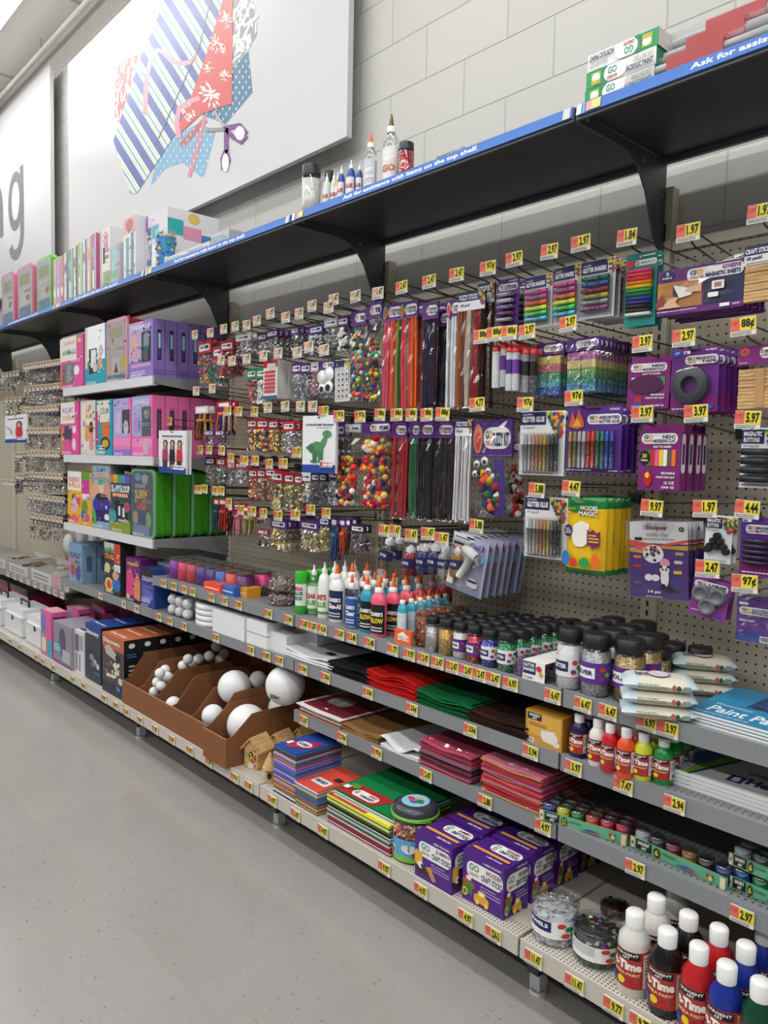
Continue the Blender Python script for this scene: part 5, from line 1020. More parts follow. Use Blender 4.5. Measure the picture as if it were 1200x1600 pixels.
def g_tub(t, r, h, cols, n=110, rad=.006, lid=None, band=None, shape='ball', txt=None, mk=None):
    m = MB(); m.lathe([(r*.93, 0), (r, h*.03), (r, h*.9)], FILM('ffffff', .07, .05), n=22); m.build('tub', t)
    m = MB(); m.lathe([(r*.86, .003), (r*.9, h*.78), (.001, h*.8)], P(cols[0], .5), n=14); q_ = random.Random(int(r*1e5)); cs = [(mk or P)(c) for c in cols]
    for i in range(n):
        a = q_.uniform(0, 6.283); z = q_.uniform(rad, h*.82) if i % 3 else h*.82; d = r*.88 if i % 3 else r*.85*math.sqrt(q_.random())
        p = Vector((d*math.cos(a), d*math.sin(a), z))
        if shape == 'ball': m.ball(p, rad*q_.uniform(.7, 1.2), q_.choice(cs), 7, 5)
        else:
            e = Vector((-math.sin(a), math.cos(a), q_.uniform(-.5, .5))).normalized()*rad*q_.uniform(.7, 1.4); g = (Vector((math.cos(a)*.3, math.sin(a)*.3, 1)) if i % 3 else Vector((math.cos(a), math.sin(a), .3))).normalized()*rad
            nn = e.cross(g).normalized()*rad*.3; m.add([p+e+nn, p+g+nn, p-e+nn, p-g+nn, p+nn*3], [(0, 1, 4), (1, 2, 4), (2, 3, 4), (3, 0, 4)], q_.choice(cs))
    m.build('contents', t)['kind'] = 'stuff'
    m = MB(); m.lathe([(r*1.02, h*.88), (r*1.04, h*.97), (r*.97, h), (.001, h*.995)], lid or CLR, n=24); m.build('lid', t)
    if band:
        m = MB(); C = Cyl(m, (0, 0, 0), r*1.008, h*.25, h*.42, 190, -50); C.rect(0, 0, 1, 1, WH); C.rect(.02, .35, .42, .95, P(band)); C.text(txt or 'JEWELS', .06, .5, .38, .8, WH, .04)
        for i, (x, y) in enumerate(((.55, .8), (.65, .6), (.8, .8), (.6, .25), (.72, .3))): C.ell(x, y, .06, .16, HEXC[(i*3) % 9], 6)
        C.bars(.84, .08, .96, .5); m.build('label', t)
def g_tempera(t, r, h, col, big=False):
    m = MB(); m.lathe([(r*.94, 0), (r, h*.02), (r, h*.62), (r*.93, h*.7), (r*.55, h*.8), (r*.5, h*.82)], P(col, .22), n=20); m.build('bottle', t)
    m = MB(); m.lathe([(r*.58, h*.81), (r*.6, h*.975), (r*.5, h), (.001, h)], P('f0f0ee', .3), n=16); m.build('cap', t, label='white flip cap')
    m = MB(); C = Cyl(m, (0, 0, 0), r*1.006, h*.12, h*.46, 230, -88); C.rect(0, 0, 1, 1, P('b83a36')); C.rect(.28, .78, .72, .98, BK); C.text('SARGENT', .31, .88, .69, .95, WH); C.text('ART', .44, .8, .56, .86, WH)
    C.text('Art-Time', .1, .5, .74, .74, P('f4efe4'), .06); C.text('TEMPERA PAINT', .2, .36, .72, .44, P('f0d8a0'), .02); C.rect(.76, .04, .98, .96, P('e9e4dc')); C.fine(.78, .4, .96, .9, GRY, 6); C.bars(.8, .08, .94, .34)
    C.ell(.3, .18, .07, .12, BLU); C.ell(.45, .22, .06, .1, YEL); C.ell(.58, .16, .05, .08, RED); m.build('label', t)
def g_gluestick(t, r, h):
    m = MB(); m.lathe([(r*.95, 0), (r, .003), (r, h*.2)], P('3aa83a', .3), n=16); m.build('base', t); m = MB(); m.lathe([(r*.94, h*.2), (r*.94, h*.72)], P('e8ece6', .3), n=16); C = Cyl(m, (0, 0, 0), r*.945, h*.3, h*.36, 140, -75)
    C.text('MEGA', .1, .7, .9, .95, RED, .05); C.text('GLUE', .1, .4, .9, .65, GRN, .05); C.text('STICK', .1, .08, .9, .33, GRN, .05); m.build('barrel', t); m = MB(); m.lathe([(r, h*.72), (r, h*.97), (r*.9, h), (.001, h)], P('37b034', .3), n=16); m.build('cap', t)
def sheets(t, w, d, n, cols, thk, wave=.004, front='', seed=1, ov=0, droop=0, name='sheet_stack', art=None, film=False):
    """pile of thin wavy sheets; origin at the middle of the front foot edge"""
    q_ = random.Random(seed); Z = 0; NX, NY = 8, 5; topz = None
    m = MB()
    for k in range(n):
        ph, am = q_.uniform(0, 6), wave*q_.uniform(.4, 1.2)*(k+1)/n; ox, oy = q_.uniform(-1, 1)*ov, q_.uniform(-1, 1)*ov; vs_ = []
        for j in range(NY+1):
            for i in range(NX+1):
                a, b = i/NX, j/NY; z = Z+am*(1+math.sin(ph*.2+a*7+k*.15))*(1-b*.6)-droop*(1-b)**3
                vs_.append(((a-.5)*w+ox, b*d+oy, z+thk if False else z))
        L_ = len(vs_); vs_ += [(x, y, z+thk*.93) for x, y, z in vs_]; fs_ = []
        for j in range(NY):
            for i in range(NX): p = j*(NX+1)+i; fs_ += [(p, p+NX+1, p+NX+2, p+1), (L_+p, L_+p+1, L_+p+NX+2, L_+p+NX+1)]
        for i in range(NX): fs_ += [(i, i+1, L_+i+1, L_+i), (NY*(NX+1)+i+1, NY*(NX+1)+i, L_+NY*(NX+1)+i, L_+NY*(NX+1)+i+1)]
        for j in range(NY): a0, a1 = j*(NX+1), (j+1)*(NX+1); fs_ += [(a1, a0, L_+a0, L_+a1), (a0+NX, a1+NX, L_+a1+NX, L_+a0+NX)]
        m.add(vs_, fs_, cols[k % len(cols)]); Z += thk
    if art: dr(Face(m, (-w/2, 0, Z+wave*1.3), (1, 0, 0), (0, 1, 0), w, d, .0008), art)
    m.build(name, t)
    if film: pouch_h(t, w*1.03, d*1.03, Z+wave*2+.0012)
    return Z
def pouch_h(t, w, d, h, seed=5, nx=14, ny=9, z0=0, amp=.003):
    q_ = random.Random(seed); m = MB(); vs_, fs_ = [], []
    for j in range(ny):
        for i in range(nx):
            a, b = 2*i/(nx-1)-1, 2*j/(ny-1)-1; e = 1 if abs(a) < .99 and abs(b) < .99 else 0
            vs_.append((a*w/2, (b+1)/2*d, z0+(h if e else h*.1)+q_.uniform(-amp, amp)))
    for j in range(ny-1):
        for i in range(nx-1): k = j*nx+i; fs_.append((k, k+1, k+nx+1, k+nx))
    m.add(vs_, fs_, BAGF); m.build('film_wrap', t)
def st(name, label, cat, u0, vb, u1, zs, d, n, cols, thk, short=None, rz=0, **kw):
    p = uz(u0, vb, zs); p.y = max(p.y, -.45); p.x = uy(u0, vb, p.y).x; x1 = uy(u1, vb, p.y).x; w = x1-p.x-.004; t = thing(name, label, cat, (p.x+w/2, p.y, zs+.001), rz, None, short or name.replace('_', ' '))
    sheets(t, w, d, n, [P(c, .8 if 'felt' in name else .5, 0, .15) for c in cols], thk, **kw); return t

# ================================================================ glue and glitter shelf
p0 = uz(262, 903, ZA)
SL = ['7a2a9a', '2a6ac8', 'e83a8a', '5a2a8a', 'e8402a', 'd83060', 'f0502a', 'e83a6a', '4a2a7a', '3a3a8a', 'c83a4a', '6a2a6a']
cup = None
SN = ['violet', 'blue', 'pink', 'indigo', 'orange', 'raspberry', 'tomato red', 'rose', 'dark purple', 'navy', 'coral', 'plum']
for i in range(8):
    for j in range(2):
        x = -2.34+i*.09; y = -.37+j*.094
        t = thing('slime_cup', f'clear box of {SN[(i*5+j*3) % 12]} slime putty in the {"front" if j == 0 else "back"} row of slime', 'slime', (x, y, ZA), 0, 'clear boxes of coloured slime', 'coloured slime box')
        m = MB(); c = SL[(i*5+j*3) % 12]; m.lathe([(.036, .002), (.037, .008), (.036, .088), (.001, .09)], P(c, .3), n=14); m.build('putty', t)
        m = MB(); m.box(-.044, -.044, .0005, .044, .044, .1, CLR); m.build('clear_box', t); m = MB(); m.lathe([(.038, .091), (.038, .099)], P('6a6058', .3), n=14); m.build('lid', t)
for (u0, vb, u1, vt), c, nm in (((318, 922, 345, 908), 'f0502a', 'orange'), ((345, 928, 366, 913), '2f6ac0', 'blue'), ((366, 930, 386, 915), 'e8a02a', 'yellow')):
    bx('putty_box', f'low clear box of {nm} putty in front of the slime cups', 'slime', u0, vb, u1, vt, ZA, .07, c, [('F', .1, .3, .9, .6, 'f2f2f2', 1)], short=f'{nm} putty box')
for uc, vb, vt, w_, cs, nm in ((404, 915, 893, 44, ['5a3a3a', 'c8a08a', 'a84a5a', 'e8d8c8'], 'bead tub lying lowest behind, pinkish beads'), (405, 932, 912, 46, ['3a2a30', 'c86a4a', '5a7a5a', 'e0d0c0', '8a3a5a'], 'dark bead tub left of its paler twin'), (441, 948, 925, 46, ['8a7a78', 'c8b0a8', '5a4a5a', 'a85a6a', 'e0d8d0'], 'pale mixed bead tub, lower one by the green glue stick')):
    up(g_tub, 'bead_tub', nm, 'bead tub', uc, vb, vt, w_, ZA, cs, 90, .006, short=nm.split(',')[0])
t0 = up(g_tub, 'bead_tub', 'pale mixed bead tub, stacked on top beside the green glue stick', 'bead tub', 441, 948, 925, 46, ZA, ['8a7a78', 'c8b0a8', '6a5a6a', 'b8707a', 'e0d8d0'], 90, .006, short='upper bead tub'); t0.location.z += uy(441, 902, t0.location.y).z-uy(441, 925, t0.location.y).z
up(g_gluestick, 'glue_stick', 'jumbo green and white glue stick', 'glue stick', 470, 960, 892, 20, ZA, short='jumbo glue stick', n=3)
up(g_white, 'glue_bottle', 'clear bottle of green tinted glue with white spout', 'glue', 490, 961, 882, 21, ZA, 'clear', 'e9e9ec', 'e4efe0', ['CLEAR', 'GLUE'], short='clear green labelled glue', n=3)
up(g_white, 'glue_bottle', 'white glue bottle with red and green lettering', 'glue', 506, 967, 878, 20, ZA, 'f0f0ee', 'e9e6e0', 'f0f2ee', ['WHITE', 'GLUE'], short='white glue bottle', n=3)
up(g_elmer, 'glue_bottle', 'large white glue bottle with navy label and orange tip', 'glue', 526, 974, 882, 30, ZA, 'efefef', '1c2a5a', txt="ELMER'S", sub='Glue-All', short='large white glue-all bottle', n=3)
up(g_elmer, 'glue_bottle', 'clear school glue bottle with blue and orange label', 'glue', 549, 983, 897, 23, ZA, 'c8d8e8', '2458a8', sub='Clear', clear=True, short='clear school glue', n=4)
up(g_elmer, 'glow_glue_bottle', 'teal glow glue bottle with black label and orange tip', 'glue', 573, 990, 899, 27, ZA, '2f9ab0', '17171c', sub='GLOW', subc='f0d23a', short='teal glow glue', n=4)
up(g_elmer, 'glow_glue_bottle', 'pink glow glue bottle with black label, front left one', 'glue', 591, 997, 903, 30, ZA, 'f0607e', '17171c', sub='GLOW', subc='f0d23a', short='front pink glow glue')
up(g_elmer, 'glow_glue_bottle', 'pink glow glue bottle second in the line', 'glue', 613, 993, 903, 29, ZA, 'ee5c7a', '17171c', sub='GLOW', subc='f0d23a', short='second pink glow glue', n=4)
tt = up(g_elmer, 'glue_bottle', 'small blue glue bottle in the orange carton', 'glue', 628, 997, 926, 19, ZA+.012, '3fa8c0', 'd8dce4', short='small blue glue bottle', n=5)
up(g_elmer, 'glue_bottle', 'small pink glue bottle behind the blue one', 'glue', 650, 990, 930, 17, ZA+.012, 'e84a5e', 'e9e4e4', short='small pink glue bottle', n=4)
bx('display_carton', 'low orange carton holding small glue bottles', 'carton', 616, 1005, 643, 981, ZA, .012, 'e8682a', [('T', "ELMER'S", .2, .3, .85, .65, 'f4f2ee'), ('P', [(.15, .6), (.5, .9), (.85, .6)], 'f4f2ee')], short='orange glue carton')
for uc, vb, vt, w_, cs, bd, nm in ((665, 1012, 946, 33, ['8a4a2a', 'c87a3a', '5a2a2a', 'e0a86a', 'a83a2a'], 'e9e4dc', 'tall tub of brown and orange beads'), (694, 1000, 944, 34, ['7a3a2a', 'd0885a', '4a2a2a', 'e8c8a0'], None, 'shorter tub of brown beads behind')):
    up(g_tub, 'bead_tub', nm, 'bead tub', uc, vb, vt, w_, ZA, cs, 130, .0052, band=None, short=nm.split(' of')[0], n=1)
GJ = [(675, 1021, 962, 23, 'b4b6ba', None, 'clear', 'silver'), (697, 1026, 966, 26, 'c8963a', None, '', 'gold'), (719, 1031, 972, 25, 'e6e2e0', '5f2f8a', '', 'white'), (741, 1038, 976, 26, 'c8283a', '5f2f8a', '', 'red'), (765, 1044, 982, 29, '2436a0', 'e9e9ec', '', 'blue'), (791, 1052, 986, 30, '1c8a4a', 'e9e9ec', '', 'green'), (815, 1046, 984, 27, '22904f', 'e9e9ec', '', 'emerald')]
for uc, vb, vt, w_, f_, lb, _, nm in GJ:
    up(g_jar, 'glitter_jar', f'jar of {nm} glitter with black lid in the front line', 'glitter', uc, vb, vt, w_, ZA, f_, lb, short=f'{nm} glitter jar', n=5 if nm not in ('silver', 'gold') else 3, txt='GLITTER')
for i, (x, y) in enumerate(((-.02, -.14), (-.075, -.14), (-.02, -.2), (.035, -.16))):
    t = thing('glitter_jar', 'jar of red glitter by the pegboard behind the green jars', 'glitter', (-.16+x, y+.03, ZA), 0, 'jars of red glitter at the back', 'back red glitter jar'); g_jar(t, .0235, .105, 'b81c2c', 'e9e9ec')
def b_six(t, w, h, d, col):
    m = MB(); m.box(-w*.18, -.001, 0, w*.5, .0005, h*.9, WH); F = Face(m, (-w*.18, -.001, 0), (1, 0, 0), (0, 0, 1), w*.68, h*.9); dr(F, [('R', .02, .35, .6, .95, '20265e'), ('T', 'GLITTER', .06, .72, .55, .88, 'f2f2f2'), ('T', 'SHAKERS', .06, .5, .55, .66, 'f2f2f2'), ('E', .75, .7, .12, .14, 'c8372e'), ('E', .85, .45, .1, .12, 'e3a032'), ('T', '12 pack', .1, .12, .5, .26, '20265e')]); m.box(-w*.18, 0, h*.88, w*.5, d, h*.9, WH); m.build('sleeve', t)
    for i in range(5):
        m = MB(); m.lathe([(w*.085, .001), (w*.085, h*.8), (w*.06, h*.86)], GLIT(['9a6ab0', '8a5aa8', '7a4a9a', '8a3a4a', '6a2a3a'][i]), c=(-w*.4+i*w*.2, .02, 0), n=10); m.build('shaker', t)
    m = MB(); m.box(-w*.5, .0012, .0005, w*.5, d, h*.86, CLR2); m.build('clear_box', t)
bx('glitter_shaker_box', 'small boxed set of purple glitter shakers lying before the big jars', 'glitter', 801, 1058, 852, 1022, ZA, .08, '', b=b_six, short='boxed purple glitter shakers', n=1)
BJ = [(888, 1079, 979, 41, 'e4e4e6', 'e9e9ec', 'large jar of white glitter, navy label', 'GLITTER'), (929, 1091, 988, 47, 'a4a6aa', '5f2f8a', 'large jar of silver glitter, purple label', 'SILVER'), (981, 1100, 996, 49, 'a88a52', '5f2f8a', 'large jar of gold glitter, purple label', 'GOLD')]
for uc, vb, vt, w_, f_, lb, nm, tx in BJ:
    up(g_jar, 'large_glitter_jar', nm, 'glitter', uc, vb, vt, w_, ZA, f_, lb, txt=tx, short=nm.split(',')[0], n=1 if tx == 'GOLD' else 3, lidh=.22)
for i, (x, y, f_) in enumerate(((.17, -.24, 'a88a52'), (.17, -.16, 'a88a52'), (.09, -.1, 'e0e0e2'), (.24, -.15, '9a8050'))):
    t = thing('large_glitter_jar', ['large gold glitter jar behind the front gold one', 'large gold glitter jar near the pegboard', 'large white glitter jar at the very back', 'dull gold glitter jar rightmost at the back'][i], 'glitter', (x-.01, y, ZA), 0, None, 'back large glitter jar'); g_jar(t, .034, .118, f_, None, lidh=.22)
# wet wipe packs
def b_wipes(t, w, h, d, col):
    m = MB(); vs_, fs_ = [], []; NX, NY = 14, 8; q_ = random.Random(3); C1, C2 = P('ddd8c6', .28), P('c9d8dc', .28)
    for s_ in (0, 1):
        for j in range(NY+1):
            for i in range(NX+1):
                a, b = 2*i/NX-1, 2*j/NY-1; e = (1-abs(a)**6)**.7*(1-abs(b)**4)**.5; vs_.append((a*w/2, (b+1)/2*d, h/2+(1 if s_ else -1)*h/2*e+q_.uniform(-1, 1)*.0018*(abs(a) > .7)))
    for s_ in (0, 1):
        o = s_*(NX+1)*(NY+1); A, B_ = [], []
        for j in range(NY):
            for i in range(NX): k = o+j*(NX+1)+i; (B_ if i < 3 or i > 11 else A).append((k, k+1, k+NX+2, k+NX+1))
        fs_.append((A, B_))
    L_ = len(vs_); m.add(vs_, fs_[0][0]+fs_[1][0], C1, True); m.add(vs_, fs_[0][1]+fs_[1][1], C2, True)
    F = Face(m, (-w/2, 0, h+.0015), (1, 0, 0), (0, 1, 0), w, d); F.ell(.5, .5, .16, .3, P('8a5a8a')); F.ell(.5, .5, .14, .26, P('d8d0d8')); F.text('bare', .18, .3, .34, .6, NAVY, .02)
    F = Face(m, (-w/2, -.001, h*.15), (1, 0, 0), (0, 0, 1), w, h*.7); F.fine(.2, .2, .6, .8, P('6a7a5a'), 3); F.ell(.68, .5, .03, .3, P('c86a5a')); F.ell(.74, .45, .03, .3, P('3a5a3a')); F.rect(.8, .2, .9, .7, P('8a9a9a')); m.build('wrapper', t)
for k in range(3):
    for (u0, vb, u1, nm, dyy) in ((984, 1120, 1062, 'front', 0), (1060, 1084, 1150, 'back right', 0)):
        p = uz(u0, vb, ZA); w_ = (.17 if nm == 'front' else .16); t = thing('wipes_pack', f'cream and pale blue wipes pack, {["bottom", "middle", "top"][k]} of the {nm} pile', 'wipes', (p.x+w_*.38, p.y+.02, ZA+k*.034), .6, None, f'{nm} wipes pile'); b_wipes(t, w_, .033, .1, '')
# paint pads
for k in range(4):
    p = uz(1066, 1126, ZA); t = thing('paint_pad', f'blue covered paint pad, {["lowest", "second lowest", "second highest", "topmost"][k]} of the pile at the right edge', 'paint pad', (p.x+.15, p.y, ZA+.0004+k*.0078), -.03, None, 'blue paint pad')
    m = MB(); m.box(-.15, 0, 0, .15, .28, .0056, WH); m.box(-.15, 0, .0056, .15, .28, .0064, P('1f86b4', .3))
    F = Face(m, (-.15, 0, .0064), (1, 0, 0), (0, 1, 0), .3, .28, .00006); F.text('Paint Pad', .12, .12, .66, .3, P('eef4f6'), .02); F.text('Watercolour', .1, .34, .4, .4, P('d8e8ee'), 0); F.fine(.05, .04, .5, .08, P('bcd8e4'), 1); F.rect(.3, .45, .95, .95, P('24407a')); q_ = random.Random(k)
    for i in range(26): F.k = 6+i % 3; F.ell(q_.uniform(.35, .9), q_.uniform(.5, .9), .05, .04, P(q_.choice(['d8502a', 'c83a2a', '2a5aa8', '17304a', 'e0e0e0', '4a7ab0'])), 8)
    m.build('pad', t)

# ================================================================ second shelf: foam, felt, tempera
FO = P('eceded', .35); FOB = P('e6e7e8', .5)
def b_discs(t, w, h, d, col):
    for k in range(4): m = MB(); m.lathe([(w*.47, h*k/4), (w*.5, h*k/4+.003), (w*.5, h*(k+1)/4-.004), (w*.46, h*(k+1)/4)], FO, c=(0, w/2, 0), n=24); m.build('foam_disc', t)
bx('foam_disc_stack', 'wrapped pile of round white foam discs', 'foam discs', 291, 975, 331, 938, ZB, .1, '', b=b_discs, short='round foam discs')
def b_ballpack(t, w, h, d, col):
    for i in range(3):
        for k in range(2): m = MB(); m.ball((-w*.33+i*w*.33, .03, h*(.27+.5*k)), h*.26, FO, 12, 8); m.build('foam_ball', t)
    pouch(t, w, h*1.05, h*.6, BAGF, .003, 4, top=h*1.05, fy=.03)
bx('foam_ball_pack', 'film pack of small white foam balls at the end of the shelf', 'foam balls', 256, 965, 291, 928, ZB, .1, '', b=b_ballpack, short='pack of small foam balls', n=2, dy=.08)
bx('foam_block', 'long white foam block left of the smaller ones', 'foam block', 332, 995, 382, 950, ZB, .3, 'e9eaeb', short='long foam block')
for (u0, vb, u1, vt, dd, zz), nm in (((385, 1007, 417, 985, .3, 0), 'lower small'), ((385, 1007, 417, 985, .3, .052), 'upper small'), ((419, 1014, 448, 985, .25, 0), 'middle'), ((462, 1012, 496, 990, .22, .034), 'right')):
    t = bx('foam_block', f'{nm} white foam block between long block and felt', 'foam block', u0, vb, u1, vt, ZB, dd, 'e9eaeb', short=f'{nm} foam block'); t.location.z += zz
st('felt_sheets', 'wavy pile of white felt sheets with a black label', 'felt', 442, 1030, 520, ZB, .24, 9, ['e8e9ea', 'dedfe1'], .0028, wave=.007, seed=3, ov=.008, short='white felt sheets', art=[('R', .55, .3, .7, .42, '1c1c20')])
st('felt_sheets', 'pile of black felt sheets', 'felt', 512, 1063, 577, ZB, .26, 12, ['18181a', '1f1f21'], .0029, wave=.008, seed=5, ov=.005, short='black felt sheets')
st('felt_sheets', 'pile of bright red felt sheets', 'felt', 574, 1078, 652, ZB, .28, 16, ['d0201c', 'b81a18'], .003, wave=.01, seed=8, ov=.005, short='red felt sheets')
st('felt_sheets', 'pile of green felt sheets', 'felt', 652, 1108, 736, ZB, .28, 14, ['0f6a3a', '0c5c32'], .0031, wave=.009, seed=9, ov=.006, short='green felt sheets')
st('felt_sheets', 'pile of dark brown felt sheets', 'felt', 728, 1139, 828, ZB, .28, 11, ['38211a', '2c1a14'], .003, wave=.007, seed=11, ov=.004, short='brown felt sheets')
bx('modeling_material_box', 'yellow box picturing a white block of modeling material', 'box', 820, 1163, 879, 1106, ZB, .13, 'b8842a', [('R', .03, .03, .97, .97, 'c8923a'), ('R', .06, .3, .95, .95, 'd8a84a'), ('R', .06, .74, .44, .94, '17171a'), ('T', 'SARGENT', .1, .84, .4, .91, 'f2f2f2'), ('T', 'ART', .18, .76, .32, .82, 'f2f2f2'), ('F', .1, .56, .6, .68, '8a2a2a', 2), ('P', [(.45, .5), (.8, .55), (.9, .35), (.82, .16), (.5, .2), (.42, .34)], 'e6e2da'), ('E', .85, .2, .1, .08, 'e0dcd4'), ('B', .06, .06, .25, .2)], [('R', .0, .0, 1, 1, 'a87028')], short='yellow modeling box', n=1)
TP_ = [(903, 1186, 1114, 26, '1c2450', 'navy'), (932, 1199, 1121, 27, 'e8e4e0', 'white'), (951, 1208, 1129, 26, 'c8202a', 'red'), (976, 1218, 1136, 28, 'f0562e', 'orange'), (1003, 1222, 1143, 29, 'd8e03a', 'fluorescent yellow'), (1035, 1228, 1151, 31, '1f9a4a', 'green')]
for uc, vb, vt, w_, c, nm in TP_:
    up(g_tempera, 'tempera_bottle', f'small bottle of {nm} tempera paint', 'paint', uc, vb, vt, w_, ZB, c, short=f'small {nm} tempera', n=2)
for i, (u, v, c, nm) in enumerate(((1062, 1205, 'd88a2a', 'amber'), (1090, 1195, '8a1c22', 'dark red'))): up(g_tempera, 'tempera_bottle', f'{nm} tempera bottle in the shade under the paint pads', 'paint', u, v, v-70, 27, ZB, c, short=f'{nm} shaded tempera', n=1)
def b_board(t, w, h, d, k):
    m = MB(); m.box(-w/2, 0, 0, w/2, d, h, P('ecebea', .35)); F = Face(m, (-w/2, 0, h), (1, 0, 0), (0, 1, 0), w, d, .00006)
    F.poly([(0, 0), (.1, 0), (.3, 1), (0, 1)], P('3a8ac8')); F.poly([(.05, 0), (.1, 0), (.3, 1), (.24, 1)], P('9ac83a')); F.poly([(.1, 0), (.12, 0), (.33, 1), (.3, 1)], P('1c4a9a'))
    F.rect(.28, .1, .36, .24, P('24408a')); F.text('8', .3, .12, .34, .22, WH, .05); F.text('Heavyweight', .37, .1, .9, .26, P('1f2f6c'), .06); F.text('posterboard', .34, .3, .56, .4, P('2a3a6a'), .02); F.fine(.5, .44, .8, .48, GRY, 1); F.text('Boards', .03, .05, .08, .3, P('f4f6f8'), .03)
    m.build('board_pack', t)
for k in range(4):
    p = uz(1044, 1222, ZB); t = thing('poster_board_pack', f'white and blue pack of heavyweight poster boards, {["lowest", "second", "third", "topmost"][k]} of the pile', 'poster board', (p.x+.22, max(p.y, -.449), ZB+.0006+k*.0098), 0, None, 'poster board pile'); b_board(t, .44, .0085, .33, k)

# ================================================================ third shelf: felt packs and paint pots
st('foam_sheet_pack', 'thin clear pack of craft sheets with red printed top, left end of the third shelf', 'craft sheets', 466, 1122, 536, ZC, .28, 9, ['e4ded2', 'c8a070', '8a3a3a', 'e8e4dc', '5a5a4a'], .0036, wave=.002, seed=13, ov=.01, short='red topped craft sheet pack', art=[('R', .05, .05, .95, .9, '8a2a34'), ('O', .2, .3, .6, .6, 'd8d0cc')], film=True)
st('felt_sheets', 'wavy tan felt sheets', 'felt', 532, 1158, 592, ZC, .28, 6, ['a07848', '8f6a3e'], .003, wave=.006, seed=14, short='tan felt sheets')
st('felt_sheets', 'curled white felt sheets reaching over the shelf edge', 'felt', 594, 1178, 655, ZC, .28, 3, ['ecedee'], .003, wave=.014, seed=15, short='curled white felt sheets')
MX = ['b02438', '3a4a5a', 'c8506a', '6a6a70', 'b84a5a', '2a2a34', 'a83a4a']
for k in range(2):
    t = st('felt_pack', f'film wrapped pack of red and grey felt, {["lower", "upper"][k]} of two', 'felt', 655, 1207, 737, ZC, .26, 9, MX[k:]+MX[:k], .0038, wave=.003, seed=16+k, ov=.004, short=f'{["lower", "upper"][k]} red and grey felt pack', film=True); t.location.z += k*.041
MY = ['c83a5a', 'b88a5a', 'd0708a', '7a4a8a', 'c82a3a', 'c8a070', 'a8405a']
for k in range(3):
    t = st('felt_pack', f'film wrapped pack of pink and tan felt, {["lowest", "middle", "top"][k]} of three', 'felt', 752, 1246, 848, ZC, .24, 8, MY[k:]+MY[:k], .0038, wave=.003, seed=26+k, ov=.005, short=f'{["lowest", "middle", "top"][k]} pink felt pack', film=True); t.location.z += k*.035
def potset(label, pts, zz, n, rows_, cols, short, tx, d=.03):
    a, b = uz(*pts[0], ZC+zz), uz(*pts[1], ZC+zz); v = b-a; L_ = v.length; rz = math.atan2(v.y, v.x); t = thing('paint_pot_set', label, 'paint set', a, rz, None, short); hh = .03
    m = MB(); m.box(0, 0, 0, L_, .001, hh, P('6ab08a')); m.box(0, 0, 0, L_, d*rows_+.005, .002, P('6ab08a')); F = Face(m, (0, 0, 0), (1, 0, 0), (0, 0, 1), L_, hh)
    F.rect(.01, .05, .05, .95, P('e8d8b0')); F.ell(.03, .5, .012, .16, RED); F.rect(.07, .15, .24, .95, BK); F.text('SARGENT', .09, .55, .22, .85, WH); F.text('ART', .13, .22, .19, .46, WH); F.ell(.3, .5, .035, .4, P('2a2a2a')); F.text(tx, .28, .25, .32, .75, YEL)
    F.fine(.36, .55, .5, .8, P('3a6a3a'), 1); F.poly([(.5, .3), (.6, .5), (.7, .4), (.66, .2)], P('3a5ab0')); F.poly([(.55, .2), (.68, .35), (.72, .2)], P('d85a3a')); F.ell(.82, .6, .015, .15, RED); F.ell(.85, .45, .02, .2, P('f0c83a')); F.ell(.87, .65, .012, .12, BLU); F.rect(.94, .05, .99, .95, P('e8d8b0')); m.build('card_tray', t)
    r_ = L_/n/2*.92
    for j in range(rows_):
        for i in range(n):
            c = cols[(j*n+i) % len(cols)]; m = MB(); cc = (L_*(i+.5)/n, .004+r_+j*d, .002); m.lathe([(r_*.9, 0), (r_*.94, .003), (r_*.94, .03)], P(c, .2), c=cc, n=16); o = m.build('paint_pot', t)
            m = MB(); m.lathe([(r_, .03), (r_, .042), (r_*.9, .045), (.001, .045)], FILM('f4f6fa', .25, .12), c=cc, n=16); m.lathe([(r_*.94, .0302), (r_*.94, .036), (.001, .036)], P(c, .4), c=cc, n=14); m.build('pot_lid', o)
    return t
potset('long tray of twelve small paint pots in rainbow colours', ((842, 1280), (980, 1322)), 0, 6, 3, ['1f3f8a', 'e0d82a', '1f8a4a', 'e8602a', 'e02a5a', 'd8243a', '8a8f98', '5a6270', '8a3038', '7a6a3a', '55585f', '4a4f60', '3a4250', '8f902a', '2a6a4a', 'a83a30', 'a82a38', 'b0202c'], 'twelve pot paint tray', '12')
potset('tray of six paint pots from white to blue', ((984, 1322), (1136, 1392)), 0, 6, 1, ['d8d8da', '4a5058', '8a2a30', 'a8742a', '30343a', '243a7a'], 'six pot paint tray', '6')
potset('lower of two stacked six pot trays at the right edge', ((1137, 1385), (1260, 1440)), 0, 4, 2, ['2458a0', '1f8a5a', '2a8a4a', 'e0c83a'], 'lower stacked paint tray', '6')
potset('upper of two stacked six pot trays at the right edge', ((1138, 1350), (1262, 1403)), .05, 4, 2, ['d8d8da', '6a6e74', 'a8a8ac', '2a2a2e'], 'upper stacked paint tray', '6')
